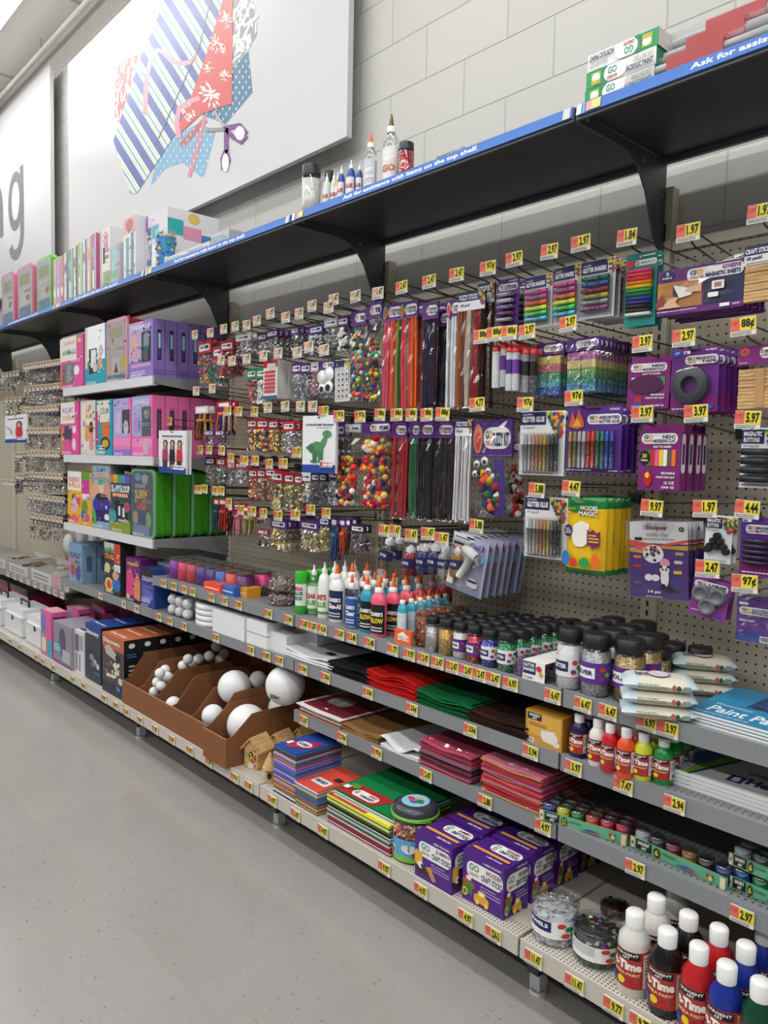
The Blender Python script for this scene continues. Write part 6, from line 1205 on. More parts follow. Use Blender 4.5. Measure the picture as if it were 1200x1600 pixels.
# ================================================================ base deck, right to left
BT = [(987, 1561, 1420, 50, 'd8d5ce', 'white', 2), (1037, 1594, 1448, 51, '121214', 'black', 1), (1085, 1630, 1471, 50, 'b81f22', 'red', 1), (1128, 1666, 1500, 52, '1c2f8a', 'blue', 2), (1180, 1702, 1526, 54, '12402c', 'dark green', 1)]
for uc, vb, vt, w_, c, nm, n in BT:
    up(g_tempera, 'large_tempera_bottle', f'large bottle of {nm} tempera paint on the base shelf', 'paint', uc, vb, vt, w_, ZD, c, short=f'large {nm} tempera bottle', n=n, dy=.098)
t = thing('large_tempera_bottle', 'large brown bottle deep in the shade behind the blue ones', 'paint', (.62, -.2, ZD), 0, None, 'brown bottle'); g_tempera(t, .042, .17, '4a1f18')
mk1 = lambda c: P(c, .15, .25)
up(g_tub, 'gem_tub', 'clear tub of silver gems with navy and white label', 'gem tub', 866, 1484, 1399, 74, ZD, ['d4d6da', 'f4f6f8', 'b4b6ba', '8f9298'], 300, .006, shape='chip', band='20265e', txt='JEWELS', mk=mk1, short='silver gem tub')
up(g_tub, 'gem_tub', 'low clear tub of large coloured gems', 'gem tub', 932, 1519, 1440, 78, ZD, ['3a3a3e', '5f6268', 'a8e0b0', '8a2a8a', 'e8902a', '2a2a2c', 'b8c0c0', '1c6a3a'], 160, .009, shape='chip', band='c9c9cc', txt=' ', mk=mk1, short='large coloured gem tub')
up(g_tub, 'gem_tub', 'small dark tub of plum and green gems further back', 'gem tub', 960, 1440, 1411, 44, ZD, ['4a1c2a', '2a1c22', '5a2a3a', '1f6a2a', '6a6468'], 110, .007, shape='chip', mk=mk1, short='plum and green gem tub')
def craftart(title, pack, tractor=True):
    f = [('T', pack, .5, .88, .92, .93, 'e8dff0'), ('O', .1, .5, .97, .84, 'f2f1ee', .4), ('T', 'GO', .16, .66, .4, .8, '2a8a84'), ('T', 'CREATE!', .16, .56, .4, .62, 'c23a3a'), ('T', title, .56, .7, .94, .8, '7a2a3c'), ('T', 'CRAFT STICKS', .46, .55, .95, .67, '20265e'), ('F', .45, .28, .95, .46, 'b8a0d0', 3)]
    if tractor: f += [('R', .02, .3, .3, .42, 'd0403a'), ('R', .06, .42, .2, .5, 'c8403a'), ('R', .1, .44, .22, .52, 'f0f0ee'), ('R', .0, .16, .26, .32, '3a7a3a'), ('R', .12, .3, .24, .42, '4a8a3a'), ('E', .07, .18, .07, .09, 'e8c23a'), ('E', .07, .18, .04, .05, '3a7a3a'), ('O', .3, .08, .66, .24, 'e8a82a', .3), ('P', [(.36, .22), (.42, .34), (.56, .34), (.6, .22)], 'e8b83a'), ('R', .43, .24, .54, .31, 'f2efe2'), ('E', .38, .1, .05, .06, 'e8d23a'), ('E', .6, .1, .05, .06, 'e8d23a'), ('E', .85, .08, .06, .06, '3a3a7a')]
    else: f += [('P', [(0, .55), (.06, .62), (.12, .55), (.2, .6), (.22, .3), (.1, .24), (0, .3)], 'e8b23a'), ('O', .04, .12, .5, .26, '3a2418', .2), ('E', .16, .3, .07, .08, 'f2f2f0'), ('E', .2, .29, .03, .04, '17171a'), ('P', [(.3, .3), (.44, .36), (.6, .1), (.5, .06)], 'c8905a')]
    return f
def craftop(title, pack): return [('R', .02, .02, .98, .98, '4a1f78'), ('O', .28, .5, .98, .9, 'f2f1ee', .5), ('T', 'GO', .34, .62, .46, .84, '2a8a84'), ('T', 'CREATE!', .34, .54, .46, .6, 'c23a3a'), ('T', title, .6, .72, .9, .84, '7a2a3c'), ('T', 'CRAFT STICKS', .52, .55, .95, .69, '20265e'), ('O', .06, .26, .94, .36, 'e2a24a', .5), ('T', pack, .5, .08, .86, .16, 'e8dff0')]
CB = '4f2284'
bx('craft_stick_box', 'purple box of jumbo craft sticks beside the clear bucket', 'craft sticks', 648, 1366, 706.7, 1296, ZD, .12, CB, craftart('JUMBO', '500 PACK!', False), craftart('JUMBO', '500 PACK!', False), craftop('JUMBO', '500 PACK!'), n=2, dy=.135, short='jumbo craft stick box')
bx('craft_stick_box', 'purple box of wooden craft sticks picturing a tractor and yellow car', 'craft sticks', 722, 1402, 788, 1325, ZD, .108, CB, craftart('WOODEN', '1,000 PACK!'), craftart('WOODEN', '1,000 PACK!'), craftop('WOODEN', '1,000 PACK!'), n=3, dy=.122, short='wooden craft stick box')
def g_bucket(t, r, h):
    m = MB(); m.lathe([(r*.86, 0), (r*.88, h*.03), (r*.98, h*.8)], FILM('ffffff', .07, .05), n=26); m.build('bucket', t)
    m = MB(); q_ = random.Random(3); cs = [P(c, .6) for c in ('d84a4a', 'e8a07a', 'c86a8a', '8a5a4a', 'e8c8a0', '7a8a5a')]; m.lathe([(r*.8, .004), (r*.88, h*.66), (.001, h*.68)], P('9a5a4a'), n=16)
    for i in range(150): a = q_.uniform(-3, 0.2); z = q_.uniform(.45, .7)*h; m.ball((r*.9*math.cos(a), r*.9*math.sin(a), z), .0055, q_.choice(cs), 6, 4)
    m.build('beads', t)['kind'] = 'stuff'
    m = MB(); C = Cyl(m, (0, 0, 0), r*.965, h*.04, h*.4, 200, -80); C.rect(0, 0, 1, 1, P('5aa8d8')); C.rect(0, 0, 1, .25, P('7ac04a')); C.ell(.75, .4, .12, .3, P('a85a3a')); C.ell(.6, .62, .1, .2, P('e8e4d8')); C.bars(.3, .2, .42, .6); C.fine(.1, .5, .26, .8, WH, 2); m.build('label', t)
    m = MB(); m.lathe([(r*1.0, h*.78), (r*1.03, h*.79), (r*1.03, h*.83), (r*.98, h*.84)], P('6ab83a', .3), n=28, cap=False); m.build('rim_band', t)
    m = MB(); m.lathe([(r*.97, h*.84), (r*.93, h*.95), (r*.7, h), (.001, h*.99)], P('3a3c42', .2), n=28); F = Face(m, (-r*.6, -r*.6, h*1.0), (1, 0, 0), (0, 1, 0), r*1.2, r*1.2, .0012); F.ell(.5, .5, .5, .5, P('8ac8e0'), 24)
    for x, y, c in ((.5, .7, 'e8e4d8'), (.3, .5, 'c83a2a'), (.7, .5, '3a8a3a'), (.5, .35, 'a85a8a'), (.6, .6, 'c89a6a')): F.ell(x, y, .15, .1, P(c))
    m.build('lid', t)
    m = MB(); m.tube([(r*1.02*math.cos(a/10), r*1.02*math.sin(a/10), h*(.8+.1*math.sin((a+10)/10*-.3))) for a in range(-31, 1, 3)], .0022, P('6ab83a', .3)); m.build('handle', t)
up(g_bucket, 'bead_bucket', 'clear bucket of foam beads with dark lid and green rim', 'bucket', 647, 1354, 1250, 76, ZD, short='bead bucket')
FM = ['8a5a3a', 'e8d23a', 'f0902a', 'e9e6e0', 'c84a9a', '8a5ab0', '6a8ad0', '2a2a3a', '3a6ac8', 'c88ac0', '4aa0b8', '5a5f9a', 'b0b0b8', 'e0c86a', 'c83a3a', '4a8a5a', 'e8a0b0', '9a8ac0', '6a6a78', '3a4a8a']
def pile(name, label, u0, vb, u1, vt, d, cols, n, top, short, seed, art, wrap=False, ov=.0015):
    x, y, w, h = box_at(u0, vb, u1, vt, ZD); t = thing(name, label, 'foam sheets', (x+w/2, y, ZD+.0005), 0, None, short)
    q_ = random.Random(seed); cs = [P(q_.choice(cols), .7, 0, .2) for _ in range(n-1)]+[P(top, .6, 0, .2)]
    sheets(t, w, d, n, cs, h/n, wave=.0006, seed=seed, ov=ov, art=art, film=wrap); return t
PK = [('P', [(.1, .3), (.3, .1), (.9, .35), (.86, .7), (.3, .5)], 'b02a4a'), ('O', .3, .3, .8, .5, 'f0ece8', .5), ('T', 'GO CREATE', .36, .34, .74, .44, '20265e'), ('R', .1, .2, .24, .34, 'f0f0f0')]
pile('foam_sheet_stack', 'tall stack of coloured foam sheets topped by a blue one', 427, 1247, 462, 1163, .21, FM, 40, '24489c', 'tall foam sheet stack', 4, PK, False, .002)
pile('foam_sheet_stack', 'shorter stack of foam sheets topped by a coral red one', 459, 1258, 496, 1218, .2, FM, 20, 'd8503f', 'coral topped foam sheet stack', 6, [('O', .3, .2, .9, .42, 'f0ece8', .2), ('T', 'FOAM SHEETS', .36, .26, .8, .36, '20265e'), ('R', .72, .5, .95, .62, '2a2a2e')], False, .002)
x, y, w, h = box_at(512, 1283, 611, 1228, ZD); CC = ['8a2430', 'd8d8d4', '2a5a3a', '17171a', 'c8303a', 'e8d23a', '0f6a3a', 'b8b8b4']
for k in range(5):
    hh = h/5; t = thing('foam_sheet_pack', ['lowest crinkled pack of coloured foam sheets, mostly dark red', 'second lowest pack of foam sheets, grey and white', 'middle pack of foam sheets with green edge', 'yellow and red topped pack of foam sheets under the green pack', 'green pack of large foam sheets with red label band on top'][k], 'foam sheets', (x+w/2+(.012 if k == 4 else -.006*(k % 2)), y+.012*(k == 4), ZD+.0005+k*hh), 0, None, 'large foam sheet pack')
    col = [['8a2430', 'c9c9c4', '2a2a2c', 'a83040'], ['c9c9c4', '77787d', '3a5a4a', 'e0e0dc'], ['0f6a3a', 'e9e9e4', '17171a', 'c8303a', '0f6a3a'], ['e8e04a', 'f0f0ea', '0f7a44', 'e8d23a'], ['e9e9e4', '0f7a42', 'e9e9e4', '0a7a42', '0f7a42']][k]
    art = [('P', [(0, 0), (.62, 0), (.74, .3), (.1, .3)], 'b02a2e'), ('O', .22, .04, .6, .2, 'f2f0ec', .5), ('T', 'GO', .25, .08, .3, .16, '2a8a84'), ('T', 'RAINBOW', .44, .13, .57, .18, 'c23a3a'), ('T', 'FOAM SHEETS', .36, .06, .57, .11, '20265e'), ('E', .16, .2, .08, .06, '5a9a2a'), ('R', .06, .08, .14, .16, 'f0f0f0')]
    sheets(t, w-(.01 if k == 4 else 0), .28, 5, [P(c, .6, 0, .2) for c in col], hh/5*.92, wave=.0005, seed=k, ov=.002, art=art if k > 2 else None, film=k < 4)
# bird houses
def g_house(t, sc, roof):
    w, d, hh = .062*sc, .07*sc, .07*sc
    m = MB(); pts = [(-w/2, 0), (w/2, 0), (w/2, hh), (0, hh+w*.5), (-w/2, hh)]; v_ = [(px, py, pz) for py in (0, d) for px, pz in pts]
    m.add(v_, [(0, 1, 2, 3, 4), (9, 8, 7, 6, 5)]+[(i, 5+i, 5+(i+1) % 5, (i+1) % 5) for i in range(5)], WOODM); F = Face(m, (-w/2, 0, 0), (1, 0, 0), (0, 0, 1), w, hh*1.4); F.ell(.5, .5, .16, .12, BK)
    q_ = random.Random(3)
    for i in range(22): F.k = 2+i % 2; F.ell(q_.uniform(.1, .9), q_.uniform(.1, .68), .08, .045, P(q_.choice(['3a7a3a', 'd8502a', '6aa84a', 'e8c23a', '8a2a3a'])), 7)
    F.rect(.3, .02, .7, .22, P('d8d8d8')); m.build('walls', t)
    for s in (-1, 1):
        m = MB(); e = w*.72; m.add([(0, -.008, hh+w*.56), (s*e, -.008, hh-w*.16), (s*e, d+.008, hh-w*.16), (0, d+.008, hh+w*.56), (0, -.008, hh+w*.66), (s*e, -.008, hh-w*.06), (s*e, d+.008, hh-w*.06), (0, d+.008, hh+w*.66)], [(0, 1, 2, 3), (4, 5, 6, 7), (0, 1, 5, 4), (1, 2, 6, 5), (2, 3, 7, 6), (3, 0, 4, 7)], WOODM); m.build('roof_board', t)
    m = MB(); m.tube([(0, 0, hh*.5), (0, -.014, hh*.5)], .002, WOODM); m.build('perch', t)
for i, (px_, py_, s_, lb) in enumerate(((-1.365, -.55, 1.15, 'wooden bird house with painted front, nearest the cardboard bin'), (-1.36, -.44, 1.1, 'plain wooden bird house behind the painted one'), (-1.35, -.33, 1.1, 'wooden bird house farthest back'))):
    t = thing('bird_house', lb, 'bird house', (px_, py_, ZD+.0005), .25, 'wooden bird houses', 'wooden bird house'); g_house(t, s_, i)
t = thing('bird_house', 'small pointed wooden bird house at the front edge beside the foam sheets', 'bird house', (-1.215, -.56, ZD+.0005), .3, 'wooden bird houses', 'small pointed bird house')
m = MB(); m.lathe([(.02, 0), (.02, .06)], WOODM, n=10); F = Cyl(m, (0, 0, 0), .0202, 0, .06, 100, -60); F.ell(.5, .5, .25, .22, BK); m.build('walls', t); m = MB(); m.lathe([(.032, .055), (.018, .085), (.003, .115)], WOODM, n=10); m.build('roof', t)
# cardboard bins and foam balls
CB_ = P('8a5c3e', .8, 0, .15); CBL = P('b58a64', .8)
def bin_(label, x0, x1, y0, n, h1, h2, short):
    t = thing('cardboard_bin', label, 'cardboard bin', ((x0+x1)/2, y0, ZD+.0005), 0, None, short); w = x1-x0; D = .52
    m = MB(); m.box(-w/2, 0, 0, w/2, .004, h1, CB_); m.box(-w/2, 0, h1, w/2, .004, h1+.0012, CBL); m.build('front_panel', t)
    m = MB(); m.box(-w/2, D-.004, 0, w/2, D, h2, CB_); m.build('back_panel', t); m = MB(); m.box(-w/2+.004, .004, 0, w/2-.004, D-.004, .003, CB_); m.build('base', t)
    for i in range(n+1):
        xx = -w/2+w*i/n; xa, xb = (xx, xx+.004) if i < n else (xx-.004, xx); f = 1 if i in (0, n) else .93+.05*(i % 2)
        pts = [(.004, 0), (D-.004, 0), (D-.004, h2*f), (.15, h2*f), (.12, h2*f*.99), (.03, h1*1.05), (.004, h1)]; v_ = [(q_, a, b) for q_ in (xa, xb) for a, b in pts]; k = len(pts)
        m = MB(); m.add(v_, [tuple(range(k)), tuple(reversed(range(k, 2*k)))]+[(j, k+j, k+(j+1) % k, (j+1) % k) for j in range(k)], CB_); m.build('side_panel' if i in (0, n) else 'divider', t)
    return t
bin_('long brown cardboard bin with five compartments of white foam balls', -2.47, -1.612, -.597, 5, .112, .235, 'long cardboard bin')
bin_('narrow brown cardboard bin holding the largest foam balls', -1.605, -1.425, -.628, 1, .118, .2, 'narrow cardboard bin')
def fball(label, u0, v0, u1, v1, x):
    c = ux((u0+u1)/2, (v0+v1)/2, x); c.z = min(c.z, .5); r = min(((u1-u0)+(v1-v0))/4*depth(c)/FPX, .083); t = thing('foam_ball', label, 'foam ball', c-Vector((0, 0, r)), 0, 'loose white foam balls', 'foam ball')
    m = MB(); m.ball((0, 0, r), r, FO, 28, 18); m.build('ball', t); return t, r
fball('big white foam ball filling the front of the narrow bin', 350, 1099, 422, 1165, -1.513)
t, r = fball('huge white foam ball with a grey sticker, hanging over the narrow bin', 412, 1030, 480, 1086, -1.35)
m = MB(); C = Cyl(m, (0, 0, 0), r*.93, r*.55, r*.25, 34, -70, .002); C.rect(0, 0, 1, 1, P('8a8d94')); C.fine(.1, .1, .9, .9, BK, 3); m.build('sticker', t)
fball('white foam ball at the back of the narrow bin', 417, 1083, 472, 1130, -1.513)
fball('large white foam ball lying on top between the two bins', 339, 1049, 394, 1098, -1.70)
fball('medium foam ball behind the ball lying on top', 390, 1048, 416, 1076, -1.69)
fball('foam ball in the last compartment of the long bin', 315, 1101, 350, 1135, -1.70)
fball('foam ball half hidden in the middle compartment', 258, 1089, 284, 1112, -2.04)
qb = random.Random(8)
for k, (u, v) in enumerate(((241, 1081), (246, 1066), (250, 1052), (258, 1047), (262, 1058), (252, 1072), (270, 1062), (286, 1040), (294, 1030), (302, 1036), (310, 1030), (327, 1025), (338, 1010), (350, 1022), (344, 1030))):
    c = ux(u, v, -2.213+.03*((k % 3)-1)); r = 8.2*depth(c)/FPX; t = thing('small_foam_ball', 'small bagged foam ball in the second compartment of the long bin', 'foam ball', c-Vector((0, 0, r)), 0, 'small bagged foam balls', 'small foam ball'); m = MB(); m.ball((0, 0, r), r, FO, 14, 9); m.build('ball', t)
# science kits and toys
DB = [('R', 0, 0, 1, .55, '2a303c'), ('R', 0, .55, 1, .86, '343a48'), ('T', 'Discovery', .06, .8, .86, .9, 'f0f0f2'), ('E', .4, .42, .14, .06, '8a8f98'), ('E', .62, .36, .12, .05, 'a8acb4'), ('E', .5, .3, .16, .04, '6a707c'), ('E', .8, .3, .1, .05, 'c0c4c8'), ('T', 'crystal', .5, .14, .9, .2, '3a8ad0')]
bx('science_kit_box', 'navy science kit box lettered Discovery with crystals pictured', 'science kit', 134, 1058, 158, 972, ZD, .11, '1f3f8a', DB, [('R', 0, 0, 1, 1, '17181c')], [('T', 'Discovery', .1, .3, .8, .5, 'e8f0f8')], n=3, short='navy science kit')
OB = [('R', 0, .78, 1, 1, 'b8643a'), ('R', 0, 0, 1, .78, '4a3f3f'), ('R', 0, 0, 1, .2, '26282e'), ('T', 'Discovery', .06, .84, .82, .93, 'f4f0ec'), ('P', [(.1, .76), (.3, .84), (.66, .72), (.7, .6), (.2, .66)], 'b8b4b0'), ('E', .74, .66, .12, .07, '1c1c20')]
qd = random.Random(2); OB += [('E', qd.uniform(.15, .8), qd.uniform(.25, .58), .06, .03, qd.choice(['c8bcb4', '8a7f78', 'e0d8d0', '6a6058'])) for _ in range(28)]+[('E', .86, .3, .1, .06, 'c9c4bc'), ('R', .68, .12, .84, .2, '2a7ad0')]
OS = [('R', 0, 0, 1, 1, '141518'), ('O', .3, .86, .7, .94, 'e8e8ea', .5), ('F', .2, .7, .8, .78, '2a8ad0', 2), ('F', .3, .2, .7, .6, 'c8c8cc', 6)]
bx('science_kit_box', 'orange and grey science kit box lettered Discovery beside the cardboard bin', 'science kit', 160, 1077, 194, 987, ZD, .082, 'b8643a', OB, OS, [('T', 'Discovery', .1, .3, .8, .6, 'f4e8e0')], n=5, short='orange science kit')
bx('craft_kit_box', 'grey and purple boxed craft machine with teal panel', 'craft kit', 84, 1032, 112, 969, ZD, .2, '9a8fa0', [('R', .05, .05, .95, .95, '8f8794'), ('E', .5, .55, .2, .35, '5a4a66'), ('R', .0, .28, .42, .5, '3a9ab0'), ('F', .04, .3, .38, .48, 'e8f0f4', 3), ('R', .5, .1, .92, .4, 'b0b4b8'), ('R', 0, 0, 1, .08, '7a4a8a')], short='grey and purple kit box')
bx('craft_kit_box', 'white and grey boxed tool kit left of the navy science kit', 'craft kit', 116, 1047, 132, 982, ZD, .2, 'd8d8da', [('R', .1, .5, .5, .9, '6a6c70'), ('R', .55, .55, .9, .9, '9a9ca0'), ('R', .15, .05, .35, .45, '8a8c90'), ('R', .5, .05, .62, .45, '77797d')], [('R', 0, 0, 1, 1, 'bfc0c4')], [('R', .1, .1, .7, .5, '3a3c40'), ('F', .12, .2, .65, .4, 'e8e8ea', 2)], short='white tool kit box')
bx('doll_kit_box', 'tall pink boxed craft toy with teal foot', 'craft kit', 64, 1020, 81, 951, ZD, .1, 'd8609a', [('R', 0, .0, .5, 1, 'b878a8'), ('R', .1, .5, .45, .9, '6a7ac0'), ('R', .5, .4, 1, 1, 'e05a9a'), ('R', .6, 0, 1, .4, '3aa0b8'), ('O', .1, .08, .5, .4, 'e8d8a0', .3)], [('R', 0, 0, 1, 1, 'd8609a'), ('F', .1, .84, .9, .92, '2a1c30', 1)], [('R', .1, .1, .9, .9, 'd8a0a0')], n=3, dy=.16, short='pink toy box')
t = thing('craft_kit_box', 'pink and navy boxed kit deep behind the grey and purple one', 'craft kit', (-3.2, -.3, ZD), 0, None, 'pink and navy kit'); carton(t, .16, .2, .2, '3a3f7a', [('R', 0, .6, 1, 1, 'c8508a')], topp=[('R', .1, .1, .9, .9, '2a5ab8')])
# white cases at the far left of the deck
def case(t, w, h, d, col):
    m = MB(); m.box(-w/2, 0, .01, w/2, d, h*.55, P('e2e2e4', .25)); m.box(-w/2+.008, .006, .0, w/2-.008, d-.006, .01, P('c9c9cc')); m.build('body', t)
    m = MB(); m.box(-w/2-.004, -.004, h*.55, w/2+.004, d+.004, h*.62, P('d8d8da', .25)); m.box(-w/2+.01, .01, h*.62, w/2-.01, d-.01, h*.84, P('e9e9eb', .2)); m.build('lid', t)
    m = MB(); m.tube([(-w*.22, d*.4, h*.84), (-w*.22, d*.4, h), (w*.22, d*.4, h), (w*.22, d*.4, h*.84)], .008, P('1c1a1c'), 8); m.build('handle', t)
    m = MB(); m.box(-.012, -.006, h*.46, .012, -.004, h*.6, BK); m.build('latch', t)
for x, lb in ((-3.87, 'white plastic case with black latch beside the pink toy box'), (-4.32, 'white plastic sewing case with black handle near the left edge'), (-4.78, 'white plastic sewing case cut by the left edge')):
    t = thing('plastic_case', lb, 'storage case', (x, -.56, ZD), 0, None, 'white plastic case'); case(t, .36, .22, .2, '')
for x, lb in ((-5.45, 'second'), (-4.98, 'first')):
    t = thing('plastic_case', f'crimson toolbox with grey lid and pale handle, {lb} from the left edge' if lb == 'first' else 'crimson toolbox beyond the left edge', 'storage case', (x, -.32, ZD+.002), 0, None, 'crimson toolbox')
    m = MB(); m.box(-.2, 0, 0, .2, .2, .17, P('a01f4a', .35)); m.build('body', t); m = MB(); m.box(-.205, -.005, .17, .205, .205, .21, P('4a4c50', .4)); m.build('lid', t); m = MB(); m.tube([(-.12, .1, .21), (-.12, .1, .25), (.12, .1, .25), (.12, .1, .21)], .008, P('c9c9cc'), 8); m.build('handle', t)

# ================================================================ boxed kit display
Z1, Z2, Z3, Z5 = 1.808, 1.408, .992, .638
WINC = P('3a3a44', .2)
def busy(front, seed):
    """small printed shapes and lines of print in the colours of the box"""
    cols = [c for e in front for c in e if isinstance(c, str) and len(c) == 6 and all(x in '0123456789abcdef' for x in c)] or ['e8e8e8', '3a3a44']
    q_ = random.Random(seed); out = [('K', 16)]
    for _ in range(16):
        x, y = q_.uniform(.06, .94), q_.uniform(.05, .94); c = q_.choice(cols); a = q_.uniform(.012, .045)
        out += [('K', 16+_), ('E', x, y, a, a*.7, c) if q_.random() < .55 else ('R', x-a*.5, y-a*.3, min(.98, x+a*2), y+a*.3, c)]
    return out+[('K', 34), ('F', .08, .02, .6, .07, 'f0f0f0', 2), ('F', .5, .5, .9, .56, q_.choice(cols), 2)]
def kit(label, short, u0, vt_r, u1, vb, zs, d, col, front, sidep=(), n=0, dy=None, y=-.435, win=None, name='craft_kit_box'):
    """front face spans u0..u1; for boxes above the lens the top runs up to the right"""
    vm = (vt_r+vb)/2; x0, x1 = uy(u0, vm, y).x, uy(u1, vm, y).x; h = uy(u1 if vt_r < 694 else u0, vt_r, y).z-zs
    t = thing(name, label, 'craft kit', ((x0+x1)/2, y, zs+.0005), 0, None, short); w = x1-x0; carton(t, w, h, d, col, list(front)+busy(front, int(u0*7)), sidep)
    if win:
        for (a, b, c, e) in win:
            m = MB(); m.box(-w/2+w*a, -.0022, h*b, -w/2+w*c, -.0008, h*e, CLR2); m.build('window', t)
    if n: behind(t, n, dy or d*1.03, short, 'row of '+short, jit=.02)
    return t
def burst(cols, n, x0, y0, x1, y1, seed, r=.05):
    q_ = random.Random(seed); return [('E', q_.uniform(x0, x1), q_.uniform(y0, y1), r*q_.uniform(.6, 1.6), r*.6*q_.uniform(.6, 1.6), q_.choice(cols)) for _ in range(n)]
PS = [('R', 0, 0, 1, 1, '8d76c0'), ('R', .38, .3, .72, .82, '2a2238'), ('O', .44, .5, .66, .76, '9fd0e0', .4), ('O', .46, .34, .64, .5, '5a4a7a', .3), ('F', .1, .05, .9, .15, '7a62ac', 2)]
kit('pink boxed arts kit, leftmost on the top display shelf', 'pink arts kit', 94, 521, 130, 607, Z1, .09, 'd8579a', [('R', 0, .55, .72, 1, 'e9e0d8'), ('T', 'ARC BEADS', .08, .86, .66, .92, 'd88a6a'), ('T', 'ANIMALS', .1, .66, .7, .76, '3a8a7a'), ('K', 2), ('O', .12, .1, .62, .5, 'c9b8c4', .2), ('R', .3, .14, .48, .46, 'e8e8ea'), ('E', .72, .34, .12, .09, 'f2e9ee'), ('R', .04, .05, .2, .4, 'c8745a'), ('E', .85, .9, .07, .04, 'e8d04a')], win=[(.12, .1, .62, .5)], n=1)
kit('teal and white boxed kit with bright top beside the clear case', 'teal kit', 133, 504, 164, 605, Z1, .09, '2aa0b0', [('R', 0, .3, .12, 1, 'd8c8b8'), ('R', .12, .42, 1, 1, 'f4f8f8'), ('K', 3), ('R', .2, .2, .6, .62, '2a2a30'), ('R', .3, .3, .56, .6, 'e0e4e8'), ('O', .4, .22, .62, .36, 'c9c9d0', .4), ('E', .76, .36, .1, .12, 'e0a06a'), ('E', .8, .56, .1, .1, 'c8b8d8')], n=1)
def case2(t, w, h, d, body, inner, rim):
    m = MB(); vs_ = []; n = 20; pr = []
    for cx, cz, a0 in ((w/2-.03, .03, -90), (w/2-.03, h-.03, 0), (-w/2+.03, h-.03, 90), (-w/2+.03, .03, 180)):
        for k in range(6): a = math.radians(a0+18*k); pr.append((cx+.03*math.cos(a), cz+.03*math.sin(a)))
    n = len(pr); R1 = P(rim, .3); B1 = P(body, .35)
    for y0, y1, s_, mt in ((0, .012, 1.0, R1), (.012, d*.5, .97, B1), (d*.5, d*.54, 1.0, B1), (d*.54, d, .96, B1)):
        v_ = [(x*s_, yy, h/2+(z-h/2)*s_) for yy in (y0, y1) for x, z in pr]; m.add(v_, [tuple(range(n)), tuple(reversed(range(n, 2*n)))]+[(i, n+i, n+(i+1) % n, (i+1) % n) for i in range(n)], mt)
    m.build('case_shell', t); m = MB(); F = Face(m, (-w/2, 0, 0), (1, 0, 0), (0, 0, 1), w, h, .00005); F.o.y -= .0006; dr(F, list(inner)+busy(inner, int(w*1e4))); m.build('front_print', t)
    m = MB(); m.box(-w*.45, -.004, h*.05, w*.45, -.0028, h*.95, CLR); m.build('clear_front', t)
    m = MB()
    m.tube([(-w*.2, d*.5, h*.99), (-w*.16, d*.5, h*1.04), (w*.16, d*.5, h*1.04), (w*.2, d*.5, h*.99)], .006, B1, 8); m.build('handle', t)
def kcase(label, short, u0, vt_r, u1, vb, zs, d, body, inner, rim, n=0, dy=None, y=-.43):
    vm = (vt_r+vb)/2; x0, x1 = uy(u0, vm, y).x, uy(u1, vm, y).x; h = uy(u1 if vt_r < 694 else u0, vt_r, y).z-zs; t = thing('carry_case_kit', label, 'craft kit', ((x0+x1)/2, y, zs+.0005), 0, None, short); case2(t, x1-x0, h*.97, d, body, inner, rim)
    if n: behind(t, n, dy or d*1.03, short, 'row of '+short, jit=.02)
    return t
kcase('rounded pink carry case kit with clear front', 'pink carry case kit', 165, 489, 199, 600, Z1, .11, 'd0404a', [('O', .06, .04, .94, .96, 'e0c8d0', .2), ('O', .2, .7, .8, .86, 'c8c89a', .3), ('R', .24, .42, .76, .66, 'd8d4d0'), ('R', .3, .12, .66, .4, 'e8e4e0'), ('R', .76, .2, .95, .4, 'e0d84a'), ('R', .1, .2, .2, .4, 'e8d86a'), ('P', [(.4, .15), (.5, .32), (.6, .15)], '8a3a4a'), ('R', .1, .05, .9, .12, '4aa0a8')], 'd8a0b4', n=2, dy=.125)
kit('lilac boxed kit with tall window, first of a deep row', 'lilac boxed kit', 201, 497, 239, 597, Z1, .062, '8d76c0', [('R', 0, .3, .6, 1, 'b8a0c8'), ('T', 'TWINKLE', .08, .86, .9, .94, 'e0d8f0'), ('K', 2), ('P', [(.1, .74), (.3, .78), (.4, .6), (.3, .4), (.14, .42)], 'd8a89a'), ('O', .55, .28, .92, .8, '3a3a50', .1), ('O', .62, .5, .84, .78, 'd0e0ec', .3), ('O', .6, .34, .8, .5, '4a8aa8', .3), ('R', .66, .3, .78, .4, 'e06a8a'), ('R', .1, .2, .9, .26, 'c89ac8'), ('F', .1, .06, .7, .14, 'e8e0f4', 2)], PS, n=5, dy=.066, win=[(.55, .28, .92, .8)])
kit('pink boxed nail art kit, leftmost on the middle display shelf', 'pink nail art kit', 95, 627, 123, 707, Z2, .09, 'e0509a', [('R', 0, .6, .78, 1, 'ece6e0'), ('T', 'NAIL ART', .1, .8, .7, .9, '8a6ab0'), ('T', 'STUDIO', .1, .66, .7, .74, 'c8a04a'), ('K', 2), ('O', .2, .3, .62, .56, '4a3f5a', .1), ('E', .76, .48, .1, .07, 'f0e8ec'), ('E', .74, .2, .1, .12, 'e8d8e4'), ('R', .02, .02, .2, .5, 'c8804a')], n=2)
kit('cream boxed kit picturing a girl, second on the middle shelf', 'cream kit', 126, 625, 149, 709, Z2, .09, 'd8d0c0', [('R', .1, .1, .7, .95, 'e4dccc'), ('T', 'LIP', .4, .8, .72, .92, 'c84a7a'), ('T', 'BALM', .34, .68, .74, .78, 'c8a03a'), ('O', .3, .26, .6, .56, 'e8a04a', .3), ('E', .72, .5, .14, .12, '4a2a20'), ('R', .62, .1, .86, .42, 'd88a9a'), ('P', [(.2, .66), (.34, .58), (.2, .5)], 'a05ac8')], n=1)
